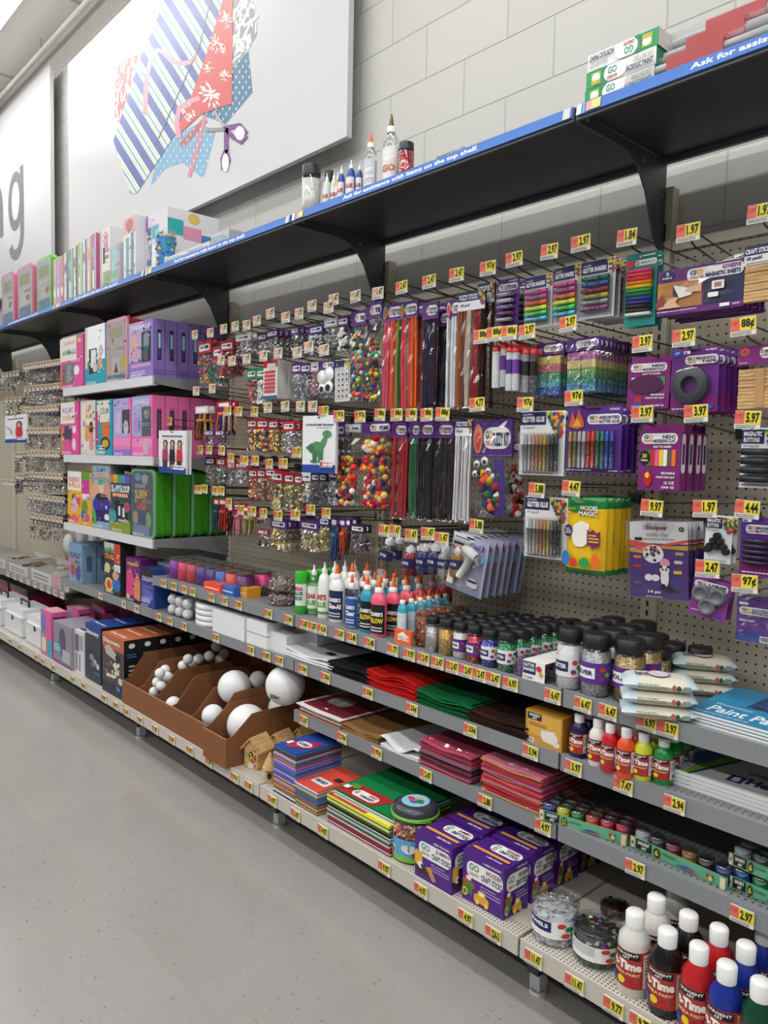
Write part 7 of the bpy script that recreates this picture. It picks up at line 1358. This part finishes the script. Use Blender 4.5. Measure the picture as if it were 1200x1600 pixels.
kit('teal boxed loom kit with pink ribbon strip', 'teal loom kit', 149, 623, 175, 711, Z2, .09, '2a9ab0', [('R', .1, .6, .86, .98, 'e0dcc8'), ('T', 'LOOM', .3, .74, .8, .86, '3a8aa0'), ('R', .0, .2, .16, .8, 'b83a80'), ('R', .42, .3, .84, .58, 'e0702a'), ('E', .6, .22, .3, .12, '3a3a2a'), ('E', .6, .22, .2, .07, 'c8a83a'), ('F', .2, .05, .6, .2, 'e8e8e0', 3)], n=1)
kit('pink and lilac boxed kit with dark window, left of its taller twin', 'pink and lilac kit', 177, 621, 204, 715, Z2, .065, 'e77ab8', [('R', 0, .34, .85, 1, 'a8a8d8'), ('T', 'SCENTS', .1, .84, .8, .92, 'd8a8d0'), ('K', 2), ('P', [(.1, .4), (.2, .76), (.44, .78), (.46, .4)], 'c8b8d0'), ('O', .52, .4, .96, .8, '4a4650', .08), ('E', .74, .5, .14, .12, 'c8c4cc'), ('R', 0, .18, 1, .32, 'f08ac0'), ('R', .0, .02, 1, .12, '8a7ac8')], n=1)
QS = [('R', 0, 0, 1, 1, 'e770ae'), ('R', .36, .3, .74, .8, '2a2430'), ('O', .42, .36, .68, .74, '5a4a5a', .2), ('R', .36, .76, .74, .8, 'c84a8a')]
kit('pink and lilac boxed kit with grey window, first of a deep pink row', 'pink windowed kit', 206, 617, 238, 722, Z2, .066, 'e770ae', [('R', 0, .34, .85, 1, 'a8a8d8'), ('T', 'SPARKLE', .1, .86, .86, .94, 'd8d0ec'), ('K', 2), ('O', .1, .4, .3, .66, 'b88ac0', .4), ('P', [(.3, .5), (.38, .7), (.46, .5), (.4, .38)], '6a80c8'), ('O', .5, .34, .94, .82, '8a8888', .08), ('E', .72, .7, .14, .08, 'd0d0d4'), ('R', 0, .16, 1, .3, 'f08ac0'), ('R', .56, .04, .8, .3, 'c8b0bc')], QS, n=5, dy=.07, win=[(.5, .34, .94, .82)])
kit('yellow and white boxed kit picturing a child, leftmost on the lowest display shelf', 'yellow kit', 106, 736, 127, 821, Z3, .08, 'e8b02a', [('R', 0, .64, 1, 1, 'ece8e4'), ('T', 'BOUNCY', .08, .8, .92, .9, 'd02a5a'), ('T', 'BALLS', .08, .7, .92, .78, 'e8a02a'), ('E', .5, .5, .2, .08, '6a3a2a'), ('E', .5, .36, .24, .14, 'd8b8c8'), ('E', .8, .46, .14, .08, 'e84a4a'), ('E', .5, .1, .3, .07, 'e05a8a'), ('E', .1, .12, .1, .05, '8a5a2a')])
kit('green and magenta boxed kit with white band', 'green and magenta kit', 128, 738, 143, 824, Z3, .08, 'e8a82a', [('R', 0, .82, .8, 1, '5a9a3a'), ('R', 0, .58, .8, .86, 'c83a9a'), ('R', 0, .5, .8, .6, 'ece4ea'), ('E', .3, .34, .3, .14, '5a9a4a'), ('E', .5, .16, .3, .08, 'd8508a'), ('E', .1, .2, .2, .08, '2a7ab0')])
kit('tall boxed slime kit picturing a purple bowl and grin', 'purple bowl slime kit', 143, 725, 173, 829, Z3, .08, '8a9a9a', [('R', .1, .8, .9, 1, 'a8b8b8'), ('T', 'SLIMY', .26, .88, .76, .95, '2a6ac8'), ('T', 'FACE', .3, .8, .72, .86, 'e88a2a'), ('E', .3, .56, .3, .2, 'd8a890'), ('E', .7, .56, .3, .2, 'd09a84'), ('R', .42, .5, .64, .74, 'e0c8a0'), ('E', .52, .72, .2, .04, '3ab0a0'), ('E', .54, .38, .46, .16, '3a2f9a'), ('R', .2, .1, .9, .3, '241f5a'), ('E', .54, .5, .3, .06, '2a1f30'), ('R', .3, .0, .9, .12, '8aa8c8'), ('E', .14, .16, .12, .12, '5aa04a'), ('E', .8, .2, .12, .05, 'e8e8e8')])
RB = [('R', 0, .86, .16, 1, 'e86a2a'), ('R', .16, .86, .34, 1, 'e8b02a'), ('R', .34, .86, .54, 1, '4a9a5a'), ('R', .54, .86, .74, 1, '3a8ac8'), ('R', .74, .86, 1, 1, '6a4aa8')]
kit('rainbow topped boxed slime kit with dark window', 'rainbow slime kit', 173, 741, 204, 838, Z3, .08, '3a4a4a', RB+[('T', 'SLIMYGLOOP', .04, .7, .96, .82, 'e8f4f4'), ('R', .1, .62, .86, .68, 'f0a07a'), ('R', .2, .24, .86, .56, '1c1f24'), ('R', .4, .3, .5, .46, 'd8dce0'), ('R', .6, .28, .72, .44, 'c8ccd0'), ('E', .12, .28, .18, .12, '3a9aa0'), ('E', .84, .46, .16, .08, 'c83a6a'), ('P', [(0, .16), (1, .22), (1, 0), (0, 0)], '8a9a2a'), ('R', .4, .2, .9, .24, 'a8b8c8')])
kcase('bright green carry case slime kit, first of a deep green row', 'green slime case', 205, 729, 241, 849, Z3, .098, '3f9a1c', [('O', .04, .03, .96, .97, '5a6a72', .15), ('P', [(.04, .9), (.6, .95), (.74, .1), (.04, .03)], '5a5a8a'), ('E', .3, .88, .14, .06, '8ab8c8'), ('E', .6, .86, .14, .07, 'b8c8d0'), ('T', 'ULTIMATE', .18, .72, .62, .78, 'e8e8ea'), ('T', 'SLIMY', .16, .56, .7, .7, 'e8c82a', .06), ('T', 'LAB', .26, .4, .66, .54, 'e8702a', .06), ('E', .2, .28, .12, .1, 'c8b890'), ('E', .76, .26, .12, .12, '9ac88a'), ('R', .1, .04, .8, .18, '8aa0c8'), ('E', .1, .6, .08, .06, '6a3a9a'), ('E', .78, .62, .06, .06, 'b83a5a')], '7ab88a', n=3, dy=.105)
m = None
# kits on the second shelf below the display
kit('pale blue boxed kit lettered in black, first of three', 'pale blue kit', 108, 847, 128, 907, Z5, .085, '7a9ab8', [('T', 'SCARLET', .06, .62, .9, .76, '4a2a5a'), ('R', 0, .44, .26, .58, 'e86a9a'), ('E', .3, .3, .2, .16, 'b84a5a'), ('E', .72, .26, .2, .2, '4a4a8a'), ('E', .5, .46, .2, .1, '8a9a7a')], [('R', 0, 0, 1, 1, '7f9db8'), ('O', .3, .3, .7, .7, '5a6a8a', .2)], n=2, dy=.09)
kit('stepping stones boxed kit with green and orange lettering', 'stepping stones kit', 163, 846, 188, 927, Z5, .08, '2a2f2c', [('R', 0, .86, .62, 1, 'c8c4c0'), ('R', .62, .62, 1, 1, 'c8402a'), ('T', 'STEPPING', .02, .8, .62, .9, '6ab03a'), ('T', 'STONES', .04, .68, .6, .78, 'e88a2a'), ('E', .2, .5, .18, .1, 'd8d08a'), ('E', .3, .18, .26, .14, 'e8d06a'), ('E', .3, .18, .16, .09, 'c84a4a'), ('E', .76, .22, .26, .14, '2a6ab8'), ('R', .62, .46, 1, .6, 'd8dce4'), ('E', .7, .38, .18, .08, 'd8a07a')])
kit('magenta boxed kit picturing a pink squishy hand', 'pink hand squish kit', 197, 870, 219, 941, Z5, .09, '6a1f6a', [('T', 'SQUISHY', .1, .82, .9, .9, 'e8c83a'), ('P', [(.02, .1), (.05, .66), (.3, .78), (.5, .6), (.6, .16)], 'e03a8a'), ('P', [(.6, .1), (.5, .4), (.8, .7), (1, .5), (1, .06)], 'd88a5a'), ('E', .14, .1, .12, .06, 'e8d83a'), ('R', 0, 0, 1, .06, '241420')])
kit('navy boxed galaxy slime kit at the shelf joint', 'galaxy kit', 220, 885, 241, 952, Z5, .09, '3a3f8a', [('R', 0, .7, 1, 1, '17172a'), ('T', 'GALAXY', .1, .66, .94, .78, 'c8c8e8'), ('E', .3, .4, .2, .16, '6a5aa0'), ('E', .6, .3, .3, .14, '5a6ac0'), ('R', .06, .1, .7, .24, 'a8a0d8')], [('R', 0, 0, 1, 1, '2a4a9a')], n=2)
t = kit('flat rainbow edged box lying on top of the navy galaxy kit', 'flat rainbow box', 207, 858, 247, 882, 1.0, .12, '8aa8b8', [('P', [(0, .9), (.3, .2), (.24, 0), (0, .4)], 'd8a04a'), ('T', 'RAINBOW', .36, .36, .7, .62, 'c8607a'), ('P', [(.74, 0), (1, .6), (1, .9), (.7, .2)], 'e0b04a')]); t.location.z = uy(220, 885, -.435).z+.004; t.location.y = -.338; t.location.z += .012
for i, (u, v) in enumerate(((108, 850), (126, 838), (146, 840))):
    c = uy(u, v, -.3+.06*i); t = thing('fibre_bag', ['hanging puffy white fibre bag at the display end', 'puffy white fibre bag above the pale blue kits', 'puffy white fibre bag farther right above the kits'][i], 'fibre fill', c-Vector((0, 0, .09)), 0, None, 'white fibre bag'); m = MB(); m.ball((0, 0, .09), .07, P('dcdddd', .5), 14, 9, (.8, .5, 1)); m.build('fibre', t); pouch(t, .13, .18, .08, BAGF, .005, i, top=.19)
# trays on the shelf at the far left
def tray(label, x, w, h, cols, seed, y=-.44, d=.34):
    t = thing('craft_tray', label, 'tray', (x, y, .5525), 0, None, 'craft tray'); m = MB(); G_ = P('c4c2be', .5); m.box(-w/2, 0, 0, w/2, .004, h, G_); m.box(-w/2, d-.004, 0, w/2, d, h*1.2, G_); m.box(-w/2, .004, 0, -w/2+.004, d-.004, h, G_); m.box(w/2-.004, .004, 0, w/2, d-.004, h, G_); m.box(-w/2+.004, .004, 0, w/2-.004, d-.004, .004, G_)
    F = Face(m, (-w/2, 0, 0), (1, 0, 0), (0, 0, 1), w, h); F.fine(.1, .2, .9, .8, P('6a6a6c'), 2); m.build('tray', t)
    q_ = random.Random(seed)
    for i in range(9):
        m = MB(); xx = q_.uniform(-w*.35, w*.35); yy = q_.uniform(.05, d*.6); m.T = Matrix.Translation((xx, yy, h*q_.uniform(.6, 1))) @ Matrix.Rotation(q_.uniform(-.5, .5), 4, 'Z') @ Matrix.Rotation(q_.uniform(-.2, .2), 4, 'Y'); m.box(-.02, 0, 0, .02, .1, .01, P(q_.choice(cols), .5)); m.build('wrapped_piece', t)
TC = ['8a6a4a', 'a8a49c', '5a4a3a', 'b89a7a', '3a3630', 'c9c4bc', '77695a']
tray('white cardboard tray of small craft pieces on the left shelf', -4.12, .38, .075, TC, 1); tray('tray of brown wooden pieces cut by the left edge', -4.6, .4, .06, TC, 2); tray('tray of brown sticks beyond the left edge', -5.1, .4, .06, TC, 3)
for k in range(4):
    t = thing('clear_box', f'flat clear box with pink label, {["lowest", "second", "third", "top"][k]} of the pile left of the kits', 'box', (-3.84, -.44, .5525+.024*k), 0, None, 'flat clear box pile'); m = MB(); m.box(-.09, 0, 0, .09, .26, .023, P('a8a6a4', .2)); m.box(-.02, -.0008, .003, .06, 0, .02, P('d88a90')); m.build('box', t)
t = thing('clear_box', 'small white box at the right end of the left shelf', 'box', (-3.71, -.42, .5525), 0, None, 'small white box'); carton(t, .09, .06, .12, 'd0ceca', [('F', .2, .2, .8, .8, '8a8a8c', 3)])

# ================================================================ goods on top of the top shelf
ZT = 2.3105
AC = [('R', 0, 0, .26, 1, '1c9a5c'), ('R', .24, 0, 1, 1, 'f0efec'), ('R', .08, .14, .22, .86, '9ac83a'), ('E', .15, .56, .06, .26, 'f2f0ea'), ('R', .12, .14, .18, .4, 'e8b02a'), ('R', .24, 0, .32, 1, '1c8a5c'), ('O', .27, .04, .6, .96, 'f4f3f0', .5), ('T', 'GO', .33, .42, .46, .84, '2a9a8a'), ('T', 'CREATE!', .32, .14, .47, .32, 'c23a3a'), ('T', 'DELUXE SET', .7, .56, .97, .84, '7a9a8a', 0), ('T', 'ACRYLIC PAINT', .6, .14, .97, .46, '20265e')]
def flat(name, label, cat, u0, u1, z, h, d, col, front=(), sidep=(), y=-.468, short=None, topp=(), flip=False):
    vm = 694; p = [uy(u, 150, y).x for u in (u0, u1)]; t = thing(name, label, cat, ((p[0]+p[1])/2, y, z), 0, None, short or name.replace('_', ' '))
    if flip: front = [(('T', s[1], 1-s[4], 1-s[5], 1-s[2], 1-s[3])+tuple(s[6:]) if s[0] == 'T' else (s[0], 1-s[3], 1-s[4], 1-s[1], 1-s[2])+tuple(s[5:]) if s[0] in 'RO' else (s[0], 1-s[1], 1-s[2])+tuple(s[3:])) for s in front]
    w = p[1]-p[0]; m = MB(); m.box(-w/2, 0, 0, w/2, d, h, P(col)); F = Face(m, (-w/2, 0, 0), (1, 0, 0), (0, 0, 1), w, h)
    if flip:
        for s in front:
            if s[0] == 'T': F.text(s[1], s[2], s[3], s[4], s[5], P(s[6]), s[7] if len(s) > 7 else .03, True)
            else: dr(F, [s])
    else: dr(F, front)
    dr(Face(m, (w/2, 0, 0), (0, 1, 0), (0, 0, 1), d, h), sidep); m.build('carton', t); return t
for k in range(3):
    flat('acrylic_paint_box', ['green and white acrylic paint box, bottom of three', 'green and white acrylic paint box, middle of three', 'green and white acrylic paint box lying upside down on top'][k], 'paint set', 914+k*1.5, 1021+k*2, ZT+k*.0415, .0405, .14, '1c8a5c', AC, [('R', 0, 0, 1, 1, '12805a' if k < 2 else 'd8d8d4'), ('F', .2, .3, .8, .7, 'e8f0ec', 1)], short='acrylic paint box', flip=k == 2)
# bags of clear tubes with red centres
for k in range(3):
    t = thing('plastic_tube_pack', ['clear pack of tubes with red sleeve, lowest by the blue edge', 'clear pack of tubes with red sleeve, middle of the heap', 'clear pack of tubes with red sleeve, topmost'][k], 'tube pack', (.30, -.455+.03*k, ZT+.028+.04*k), .02, None, 'red sleeved tube pack')
    m = MB()
    for i in range(5): m.tube([(-.16, .014*i, .002*(i%2)), (.18, .014*i, 0)], .011, P('c9ccd0', .15), 8)
    m.build('tubes', t); m = MB(); m.box(-.07+.03*k, -.014, -.016, .06+.03*k, .07, .017, P('c8202c', .3)); m.build('red_sleeve', t); m = MB(); m.box(-.17, -.016, -.018, .19, .072, .019, FILM('ffffff', .12, .1)); m.build('clear_wrap', t)
t = thing('plastic_tube_pack', 'clear crinkled pack of white tubes at the upper right edge', 'tube pack', (.56, -.42, ZT+.001), 0, None, 'white tube pack'); pouch(t, .16, .12, .09, BAGF, .006, 3, top=.12); m = MB(); m.box(-.07, -.02, .004, .07, .02, .05, P('d4d4d6')); m.build('contents', t)
def top(b, name, label, cat, uc, vt, wpx, *a, y=-.42, short=None, **kw):
    p = uy(uc, 300 if vt > 150 else vt, y); p = uy(uc, vt, y); r = wpx/2*depth(p)/FPX; t = thing(name, label, cat, (p.x, y, ZT), 0, None, short or name.replace('_', ' ')); b(t, r, max(.03, p.z-ZT), *a, **kw); return t
top(g_jar, 'glitter_jar', 'jar of white glitter with black lid, alone at the left on the top shelf', 'glitter', 487, 259, 31, 'd8ddd8', None, short='top shelf white glitter jar')
top(g_jar, 'glitter_jar', 'small pale glitter jar with black lid on the top shelf', 'glitter', 515, 268, 17, 'c9d8c9', None, y=-.36, short='small pale top shelf jar')
for u, v, w_, c, nm in ((511, 273, 12, 'c9dccf', 'pale green'), (522, 271, 10, 'c8d8d0', 'clear'), (528, 272, 9, 'd8b02a', 'yellow'), (534, 262, 12, '24409c', 'blue, left of two'), (549, 253, 15, '1c3494', 'blue, right of two'), (562, 257, 11, '24408a', 'small blue')):
    top(g_white, 'glitter_glue_bottle', f'{nm} glitter glue bottle standing on the top shelf', 'glitter glue', u, v-3, w_, c, 'e8ecee', 'e4e6ea', ['GLUE'], short=f'{nm} top shelf glue')
top(g_elmer, 'glue_bottle', 'clear glue bottle with orange tip on the top shelf', 'glue', 580, 208, 24, 'd8e0e4', 'c9ccd4', sub='glue', clear=True, short='top shelf orange tipped glue')
top(g_elmer, 'glue_bottle', 'tall clear glue bottle with brown tip on the top shelf', 'glue', 612, 179, 30, 'e4e8e8', 'e9e4e8', sub='GO', subc='c8702a', clear=True, tip=P('6a5428'), y=-.4, short='tall brown tipped glue')
top(g_jar, 'glitter_jar', 'jar of red glitter with black lid on the top shelf', 'glitter', 635, 224, 26, 'b0182a', None, short='top shelf red glitter jar', level=.76)
t = thing('clear_pack', 'flat clear pack slanting on the top shelf right of the red jar', 'pack', (-.53, -.43, ZT), 0, None, 'flat clear pack'); m = MB(); m.add([(-.11, 0, 0), (.1, 0, 0), (.1, .08, 0), (-.11, .08, 0), (-.1, 0, .004), (.02, 0, .035), (.1, 0, .042), (.1, .08, .042), (.02, .08, .035), (-.1, .08, .004)], [(0, 1, 6, 5, 4), (3, 9, 8, 7, 2), (4, 5, 8, 9), (5, 6, 7, 8), (1, 2, 7, 6), (0, 4, 9, 3), (0, 3, 2, 1)], P('a8aab0', .12, .2)); m.build('blister', t); m = MB(); m.box(-.02, .01, .0362, .06, .06, .046, P('6a6c72', .2)); m.build('insert', t)
for u0, u1, h, nm, c in ((257, 292, .035, 'long clear box of small beads on the top shelf, left', 'd4d8dc'), (293, 329, .035, 'long clear box of small beads on the top shelf, right', 'd0d4d8'), (331, 359, .055, 'taller clear box of silver beads on the top shelf', 'b8bcc4')):
    flat('bead_box', nm, 'bead box', u0, u1, ZT, h, .08, c, [('F', .05, .2, .95, .8, '7a8088', 3), ('R', .4, .3, .6, .7, '8ac0c8')], short='top shelf bead box')
t = top(g_tub, 'ribbon_tub', 'clear round tub with green ribbon handle on the top shelf', 'tub', 259, 361, 32, ['2a8ac8', 'e8a07a', 'd8d0d8', '4a9a4a'], 60, .009, short='green ribbon tub', y=-.44)
m = MB(); m.tube([(-.04, -.02, .07), (-.06, -.02, .12), (-.03, -.02, .16), (.01, -.02, .17)], .004, P('5ac02a'), 6); m.build('ribbon', t)
def tk(label, short, u0, u1, vt, d, col, front, sidep=(), y=-.45, n=0):
    p0_, p1_ = uy(u0, vt, y), uy(u1, vt, y); t = thing('craft_kit_box', label, 'craft kit', ((p0_.x+p1_.x)/2, y, ZT), 0, None, short); carton(t, p1_.x-p0_.x, p1_.z-ZT, d, col, list(front)+busy(front, int(u0*9)), sidep)
    if n: behind(t, n, d*1.03, short, 'row of '+short, jit=.02)
    return t
tk('large white boxed kit with teal and pink stripe, biggest on the top shelf', 'largest white kit', 228, 262, 322, .28, 'd8d4dc', [('R', 0, .75, .1, 1, '9a5ab0'), ('R', .06, .2, .26, .8, '5a7a8a'), ('T', 'KIT', .08, .3, .24, .6, 'e8e8ea'), ('R', .3, .6, .6, .8, '3ab0b8'), ('R', .3, .1, .8, .5, 'f0eef2')], [('R', 0, 0, 1, 1, 'ebe8ee'), ('R', 0, .6, .3, .84, '3ab0b0'), ('R', .3, .56, .65, .76, 'e89ab8'), ('R', .65, .5, .95, .68, '3a8ac8'), ('E', .5, .9, .12, .08, 'e8c86a')], y=-.4)
tk('white boxed kit with vertical teal lettering beside the largest one', 'teal lettered kit', 193, 212, 335, .2, 'e4dfe4', [('R', 0, .75, 1, 1, 'd8b0a0'), ('R', .2, .1, .45, .7, '7aa8a8'), ('R', .6, .1, .85, .75, '6a9aa0'), ('E', .5, .88, .3, .1, 'c8707a'), ('F', .2, .05, .9, .2, '8a8a90', 2)])
tk('white boxed kit with magenta lettering and green base', 'magenta lettered kit', 156, 172, 353, .2, 'e4e0dc', [('T', 'GIRL', .4, .6, .9, .9, 'd03a9a'), ('R', .3, 0, 1, .3, '9ab87a'), ('R', .3, .44, .5, .7, '3a3a44'), ('R', 0, 0, .2, 1, 'c8b8a8')])
tk('slim teal and white boxed kit on the top shelf', 'slim teal kit', 174, 188, 378, .2, 'a8c8cc', [('R', 0, .6, 1, 1, '9ac8d0'), ('R', .7, 0, 1, 1, 'c89aa8'), ('E', .4, .3, .3, .1, '7ac09a')])
SC_ = [('8a5aa0', 'd8e0d0'), ('b8c8b8', '6ab08a'), ('8a4a8a', 'e0e4d8'), ('c8d8c8', '9ac86a'), ('9a5a9a', 'dfe4df'), ('e0a83a', 'd0d8e8'), ('b0c0d0', 'c86a9a')]
for i, (a, b) in enumerate(SC_):
    u0 = 100+i*7.3; v = 393-i*5; tk(f'slim glossy boxed kit on the top shelf, {["leftmost", "second", "third", "fourth", "fifth", "yellow edged sixth", "rightmost"][i]} of seven', 'slim glossy kit', u0, u0+6, v, .2, b, [('R', .6, 0, 1, 1, a), ('R', .1, .1, .5, .4, 'f0f0ee'), ('E', .3, .7, .2, .1, a)], y=-.45)
for i, (a, b, c) in enumerate((('e0a0b8', 'c8c8d8', '0'), ('c8b0d0', 'e8a0a8', '0'), ('8ac0a8', 'e86a9a', '0'))): tk(f'narrow pastel boxed kit beside the green topped case, {["left", "middle", "right"][i]} of three', 'narrow pastel kit', 83+i*5.6, 88+i*5.6, 404-i*3, .2, a, [('R', .5, 0, 1, 1, b), ('E', .4, .3, .3, .1, 'f0f0f0')])
def tcase(label, short, u0, u1, vt, body, rim, y=-.44):
    p0_, p1_ = uy(u0, vt, y), uy(u1, vt, y); t = thing('carry_case_kit', label, 'craft kit', ((p0_.x+p1_.x)/2, y, ZT), 0, None, short)
    case2(t, p1_.x-p0_.x, (p1_.z-ZT)*.95, .12, body, [('O', .05, .04, .95, .96, 'dfe2e8', .15), ('R', .15, .65, .85, .85, 'c8c8a8'), ('R', .2, .3, .8, .6, 'eef0f2'), ('O', .1, .06, .9, .26, '8ab0c8', .2), ('E', .7, .4, .12, .06, 'c8a04a')], rim)
tcase('green edged carry case kit on the top shelf', 'green edged top case', 57, 80, 391, '5ac02a', '6ac83a'); tcase('pink edged carry case kit on the top shelf, nearer the green one', 'right pink edged top case', 27, 50, 404, 'e07aa0', 'e08aa8'); tcase('pink edged carry case kit on the top shelf at the left edge', 'left pink edged top case', 2, 21, 418, 'e07aa0', 'e08aa8')

# ================================================================ price labels clipped to the shelf edges
_L = {}; LABELS = []
def edge(u, v, price, zs, row, yl, tilt=0, pale=False):
    p = uy(u, v, yl-.0045); p.y = yl-.0045; p.z = zs; k = (price, pale)
    if k not in _L:
        t = thing('shelf_price_label', '', 'price label', p); m = MB(); m.box(-.026, 0, -.019, .026, .0035, .019, TAGW); F = Face(m, (-.026, 0, -.019), (1, 0, 0), (0, 0, 1), .052, .038); price_face(m, F, price, pale); m.build('label_card', t); _L[k] = t
    else: t = dup(_L[k], p)
    t.rotation_euler = (0, R.uniform(-.02, .02), 0); LABELS.append((t, price, row)); return t
YL, YD = -.4545, -.6065
for u, v, pz in ((255, 914, '5.97'), (271, 920, '5.97'), (287, 924, '5.97'), (300, 929, '5.97'), (330, 936, '5.97'), (350, 941, '3.97'), (372, 946, '3.97'), (419, 958, '9.67'), (450, 967, '3.94'), (475, 973, '2.87'), (488, 976, '2.87'), (503, 981, '4.34'), (530, 990, '5.47'), (549, 994, '5.48'), (577, 1004, '5.48'), (613, 1013, '1.77'), (639, 1021, '9.97'), (661, 1028, '2.47'), (683, 1033, '2.47'), (706, 1041, '2.47'), (728, 1047, '2.47'), (748, 1054, '2.47'), (770, 1060, '2.47'), (797, 1070, '6.97'), (863, 1087, '6.47'), (910, 1101, '6.47'), (949, 1113, '6.47'), (1010, 1130, '6.97'), (1043, 1139, '3.97')):
    edge(u, v, pz, .791, 'glue shelf', YL)
for u, v, pz in ((157, 928, '4.87'), (193, 945, '9.97'), (213, 950, '9.97'), (248, 964, '3.97'), (265, 972, '1.97'), (287, 980, '5.97'), (337, 997, '5.97'), (391, 1017, '3.97'), (416, 1026, '8.97'), (436, 1031, '3.97'), (473, 1046, '23¢'), (508, 1057, '23¢'), (574, 1084, '23¢'), (643, 1108, '23¢'), (734, 1143, '23¢'), (828, 1178, '5.94'), (895, 1203, '5.97'), (973, 1232, '7.47'), (1053, 1260, '2.94')):
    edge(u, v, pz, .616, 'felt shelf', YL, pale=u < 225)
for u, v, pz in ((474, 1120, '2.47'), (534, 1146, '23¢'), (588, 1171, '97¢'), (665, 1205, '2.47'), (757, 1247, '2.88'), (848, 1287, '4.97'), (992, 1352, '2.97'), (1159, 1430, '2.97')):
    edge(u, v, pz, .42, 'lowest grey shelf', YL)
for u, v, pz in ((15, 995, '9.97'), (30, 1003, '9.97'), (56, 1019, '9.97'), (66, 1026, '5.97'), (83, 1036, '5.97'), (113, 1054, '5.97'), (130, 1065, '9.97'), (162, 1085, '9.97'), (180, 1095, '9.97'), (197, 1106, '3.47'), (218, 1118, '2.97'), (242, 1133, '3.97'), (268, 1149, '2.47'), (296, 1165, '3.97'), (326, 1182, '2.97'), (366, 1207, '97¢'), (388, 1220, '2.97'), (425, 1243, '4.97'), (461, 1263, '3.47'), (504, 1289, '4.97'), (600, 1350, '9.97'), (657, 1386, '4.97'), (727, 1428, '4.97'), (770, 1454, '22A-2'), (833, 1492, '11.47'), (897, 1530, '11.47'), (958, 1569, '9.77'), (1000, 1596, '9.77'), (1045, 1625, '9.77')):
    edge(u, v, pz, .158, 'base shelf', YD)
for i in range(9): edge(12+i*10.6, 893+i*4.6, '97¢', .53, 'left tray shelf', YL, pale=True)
for i, (u, v, z) in enumerate(((118, 605, 1.786), (170, 602, 1.786))): pass
# ================================================================ names that single out: fill in hook and tag labels, then tell look-alikes apart
def near(t, below=True):
    best = None; p = t.location
    for o, s in ITEMS:
        q_ = o.location; d = abs(q_.x-p.x)*2.2+abs(q_.z-(p.z-(.02 if below else 0)))+abs(q_.y-p.y)*.15
        if best is None or d < best[0]: best = (d, s)
    return best[1]
def cut(s, n): return ' '.join(s.split()[:n]).rstrip(',')
for t, pz in HOOKS: t['label'] = f'peg hook priced {pz} above the {cut(near(t), 6)}'
for t, pz, row in LABELS: t['label'] = f'label priced {pz} on {row} edge near {cut(near(t, False), 5)}'
TOP = [o for o in COL.objects if o.parent is None and o.get('label')]
NTH = ['', 'second', 'third', 'fourth', 'fifth', 'sixth', 'seventh', 'eighth', 'ninth', 'tenth', 'eleventh', 'twelfth', 'thirteenth', 'fourteenth', 'fifteenth', 'sixteenth', 'seventeenth']
for it in range(3):
    by = {}
    for o in TOP:
        if len(o['label'].split()) > 16: o['label'] = cut(o['label'], 16)
        by.setdefault(' '.join('#' if any(c.isdigit() for c in w) else w for w in o['label'].split()), []).append(o)
    dups = {}
    for lb, os_ in by.items():
        if len(os_) > 1: dups.setdefault(cut(lb, 12), []).extend(os_)
    for lb, os_ in dups.items():
        os_.sort(key=lambda o: (round(o.location.x, 2), o.location.y)); n = len(os_)
        for i, o in enumerate(os_): o['label'] = cut(o['label'], 12)+', '+('leftmost' if i == 0 else 'rightmost' if i == n-1 else NTH[min(i, 16)]+' from left')
